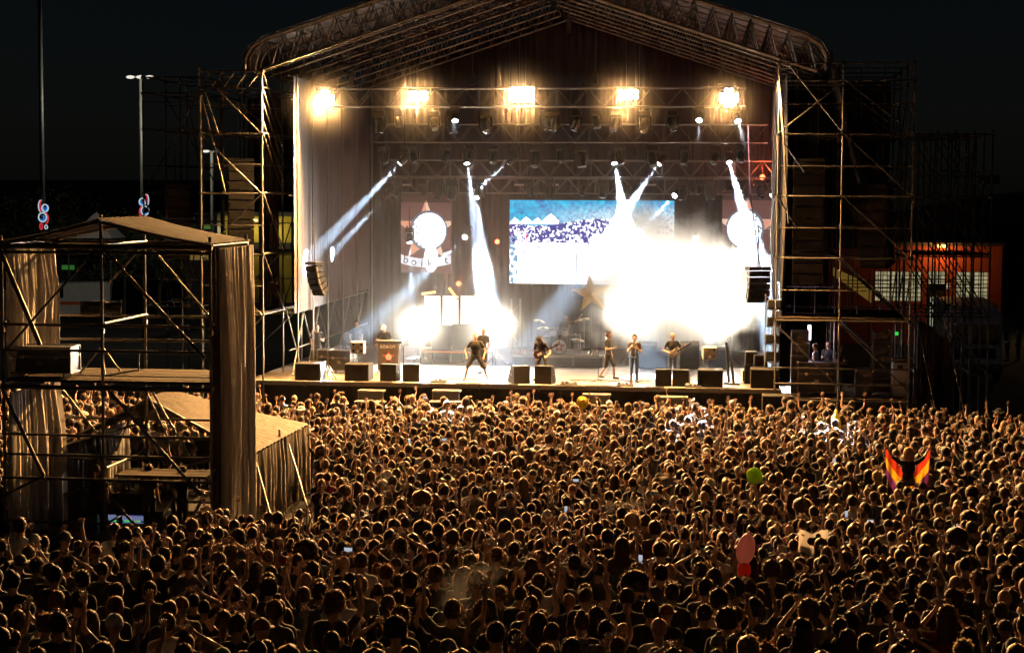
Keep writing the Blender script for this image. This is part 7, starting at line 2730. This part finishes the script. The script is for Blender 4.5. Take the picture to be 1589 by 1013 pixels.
me = np_mesh('crowd', np.concatenate(Vs), np.concatenate(Fs), [M_MASS, M_MASSHAIR, M_MASSSTRAND], midx, attr=('tint', np.concatenate(Cs)))
link('crowd', me, None, 'dense concert crowd seen from behind filling the ground before the stage', 'crowd', None, 'stuff')
print('FOLK', len(folk), 'near', len(near), 'crowd tris', len(L_))
# phones in raised hands
k = 0
for f in folk:
    if f[3]:
        x, y, vi, s, rz = f[0], f[1], f[2], f[9], f[10]
        tips = VAR[vi][4]
        c = (tips[0][0] + tips[1][0]) / 2 + Vector((0, 0, 0.12))
        w = Matrix.Translation((x, y, slope(y))) @ Matrix.Rotation(rz, 4, 'Z') @ Matrix.Scale(s, 4) @ c
        px_, py_ = proj(w)
        where = 'left part' if px_ < 600 else ('middle' if px_ < 1000 else 'right part')
        t = thing('mobile_phone', 'lit phone held up in the crowd, %s of the lit phones from the stage' % nth(sum(1 for g in folk if g[3]) - 1 - k), 'phone', w, rz + rc.uniform(-0.3, 0.3), group='lit phones in the crowd')
        land = k % 2 == 0
        a = link('phone_case', MB().cham((0, 0.004, 0), (0.15, 0.012, 0.078) if land else (0.078, 0.012, 0.15), 0.004).mesh('phone_case', M_BLACK), None)
        b = link('screen', MB().box((0, -0.004, 0), (0.138, 0.004, 0.068) if land else (0.068, 0.004, 0.138)).mesh('screen', M_PHONE), None)
        a.parent = t
        b.parent = t
        k += 1
# green hat and pink cap at the very front, and the printed shirt
for px, py, col, st, lb in ((485, 1006, (0.14, 0.40, 0.02), 'hat', 'person in a bright green hat at the bottom edge'), (345, 1002, (0.10, 0.28, 0.02), 'hat', 'person in a dull green hat at the bottom edge'),
                            (378, 1006, (0.35, 0.16, 0.20), 'cap', 'person in a pink cap at the bottom edge beside the dull green hat')):
    p = over(px, py + 8, 1.72)
    unique_person(lb, (p.x, p.y, slope(p.y)), rc.uniform(-0.2, 0.2), (D(-1), D(1)), (0.02, 0.02, 0.02), st, col, voxel=0.022)
pp = over(1143, 955, 1.78)
big, _ = unique_person('tall person in a black shirt with grey back lettering at the bottom edge', (pp.x, pp.y, slope(pp.y)), 0.0, (D(-1), D(1)), BLK, 'buzz', s=1.08, bulk=1.15, voxel=0.022)
tx_ = text('lettering', 'IOSENIO', (0, -0.135, 1.30), 0.085, mat('shirt_print_grey', (0.22, 0.2, 0.18), 0.8), None, extrude=0.001)
tx_.parent = big
# breath of smoke over the crowd
S_THIN = halo_mat('crowd_smoke', 0.13, 1.6, 0.4)
for px, py, r_, lb in ((705, 930, (0.30, 0.3, 0.42), 'thin wisp of cigarette smoke low over the near crowd'), (728, 905, (0.45, 0.35, 0.36), 'wider drift of cigarette smoke over the near crowd'), (752, 888, (0.4, 0.3, 0.2), 'faint upper drift of cigarette smoke over the near crowd'),
                       (946, 787, (0.2, 0.2, 0.26), 'bright wisp of smoke over the middle of the crowd'), (985, 783, (0.34, 0.25, 0.22), 'faint drift of smoke over the middle of the crowd'), (600, 745, (0.3, 0.3, 0.4), 'thin smoke over the crowd beside the low tent')):
    puff('smoke', lb, over(px, py, 1.95), r_, S_THIN)
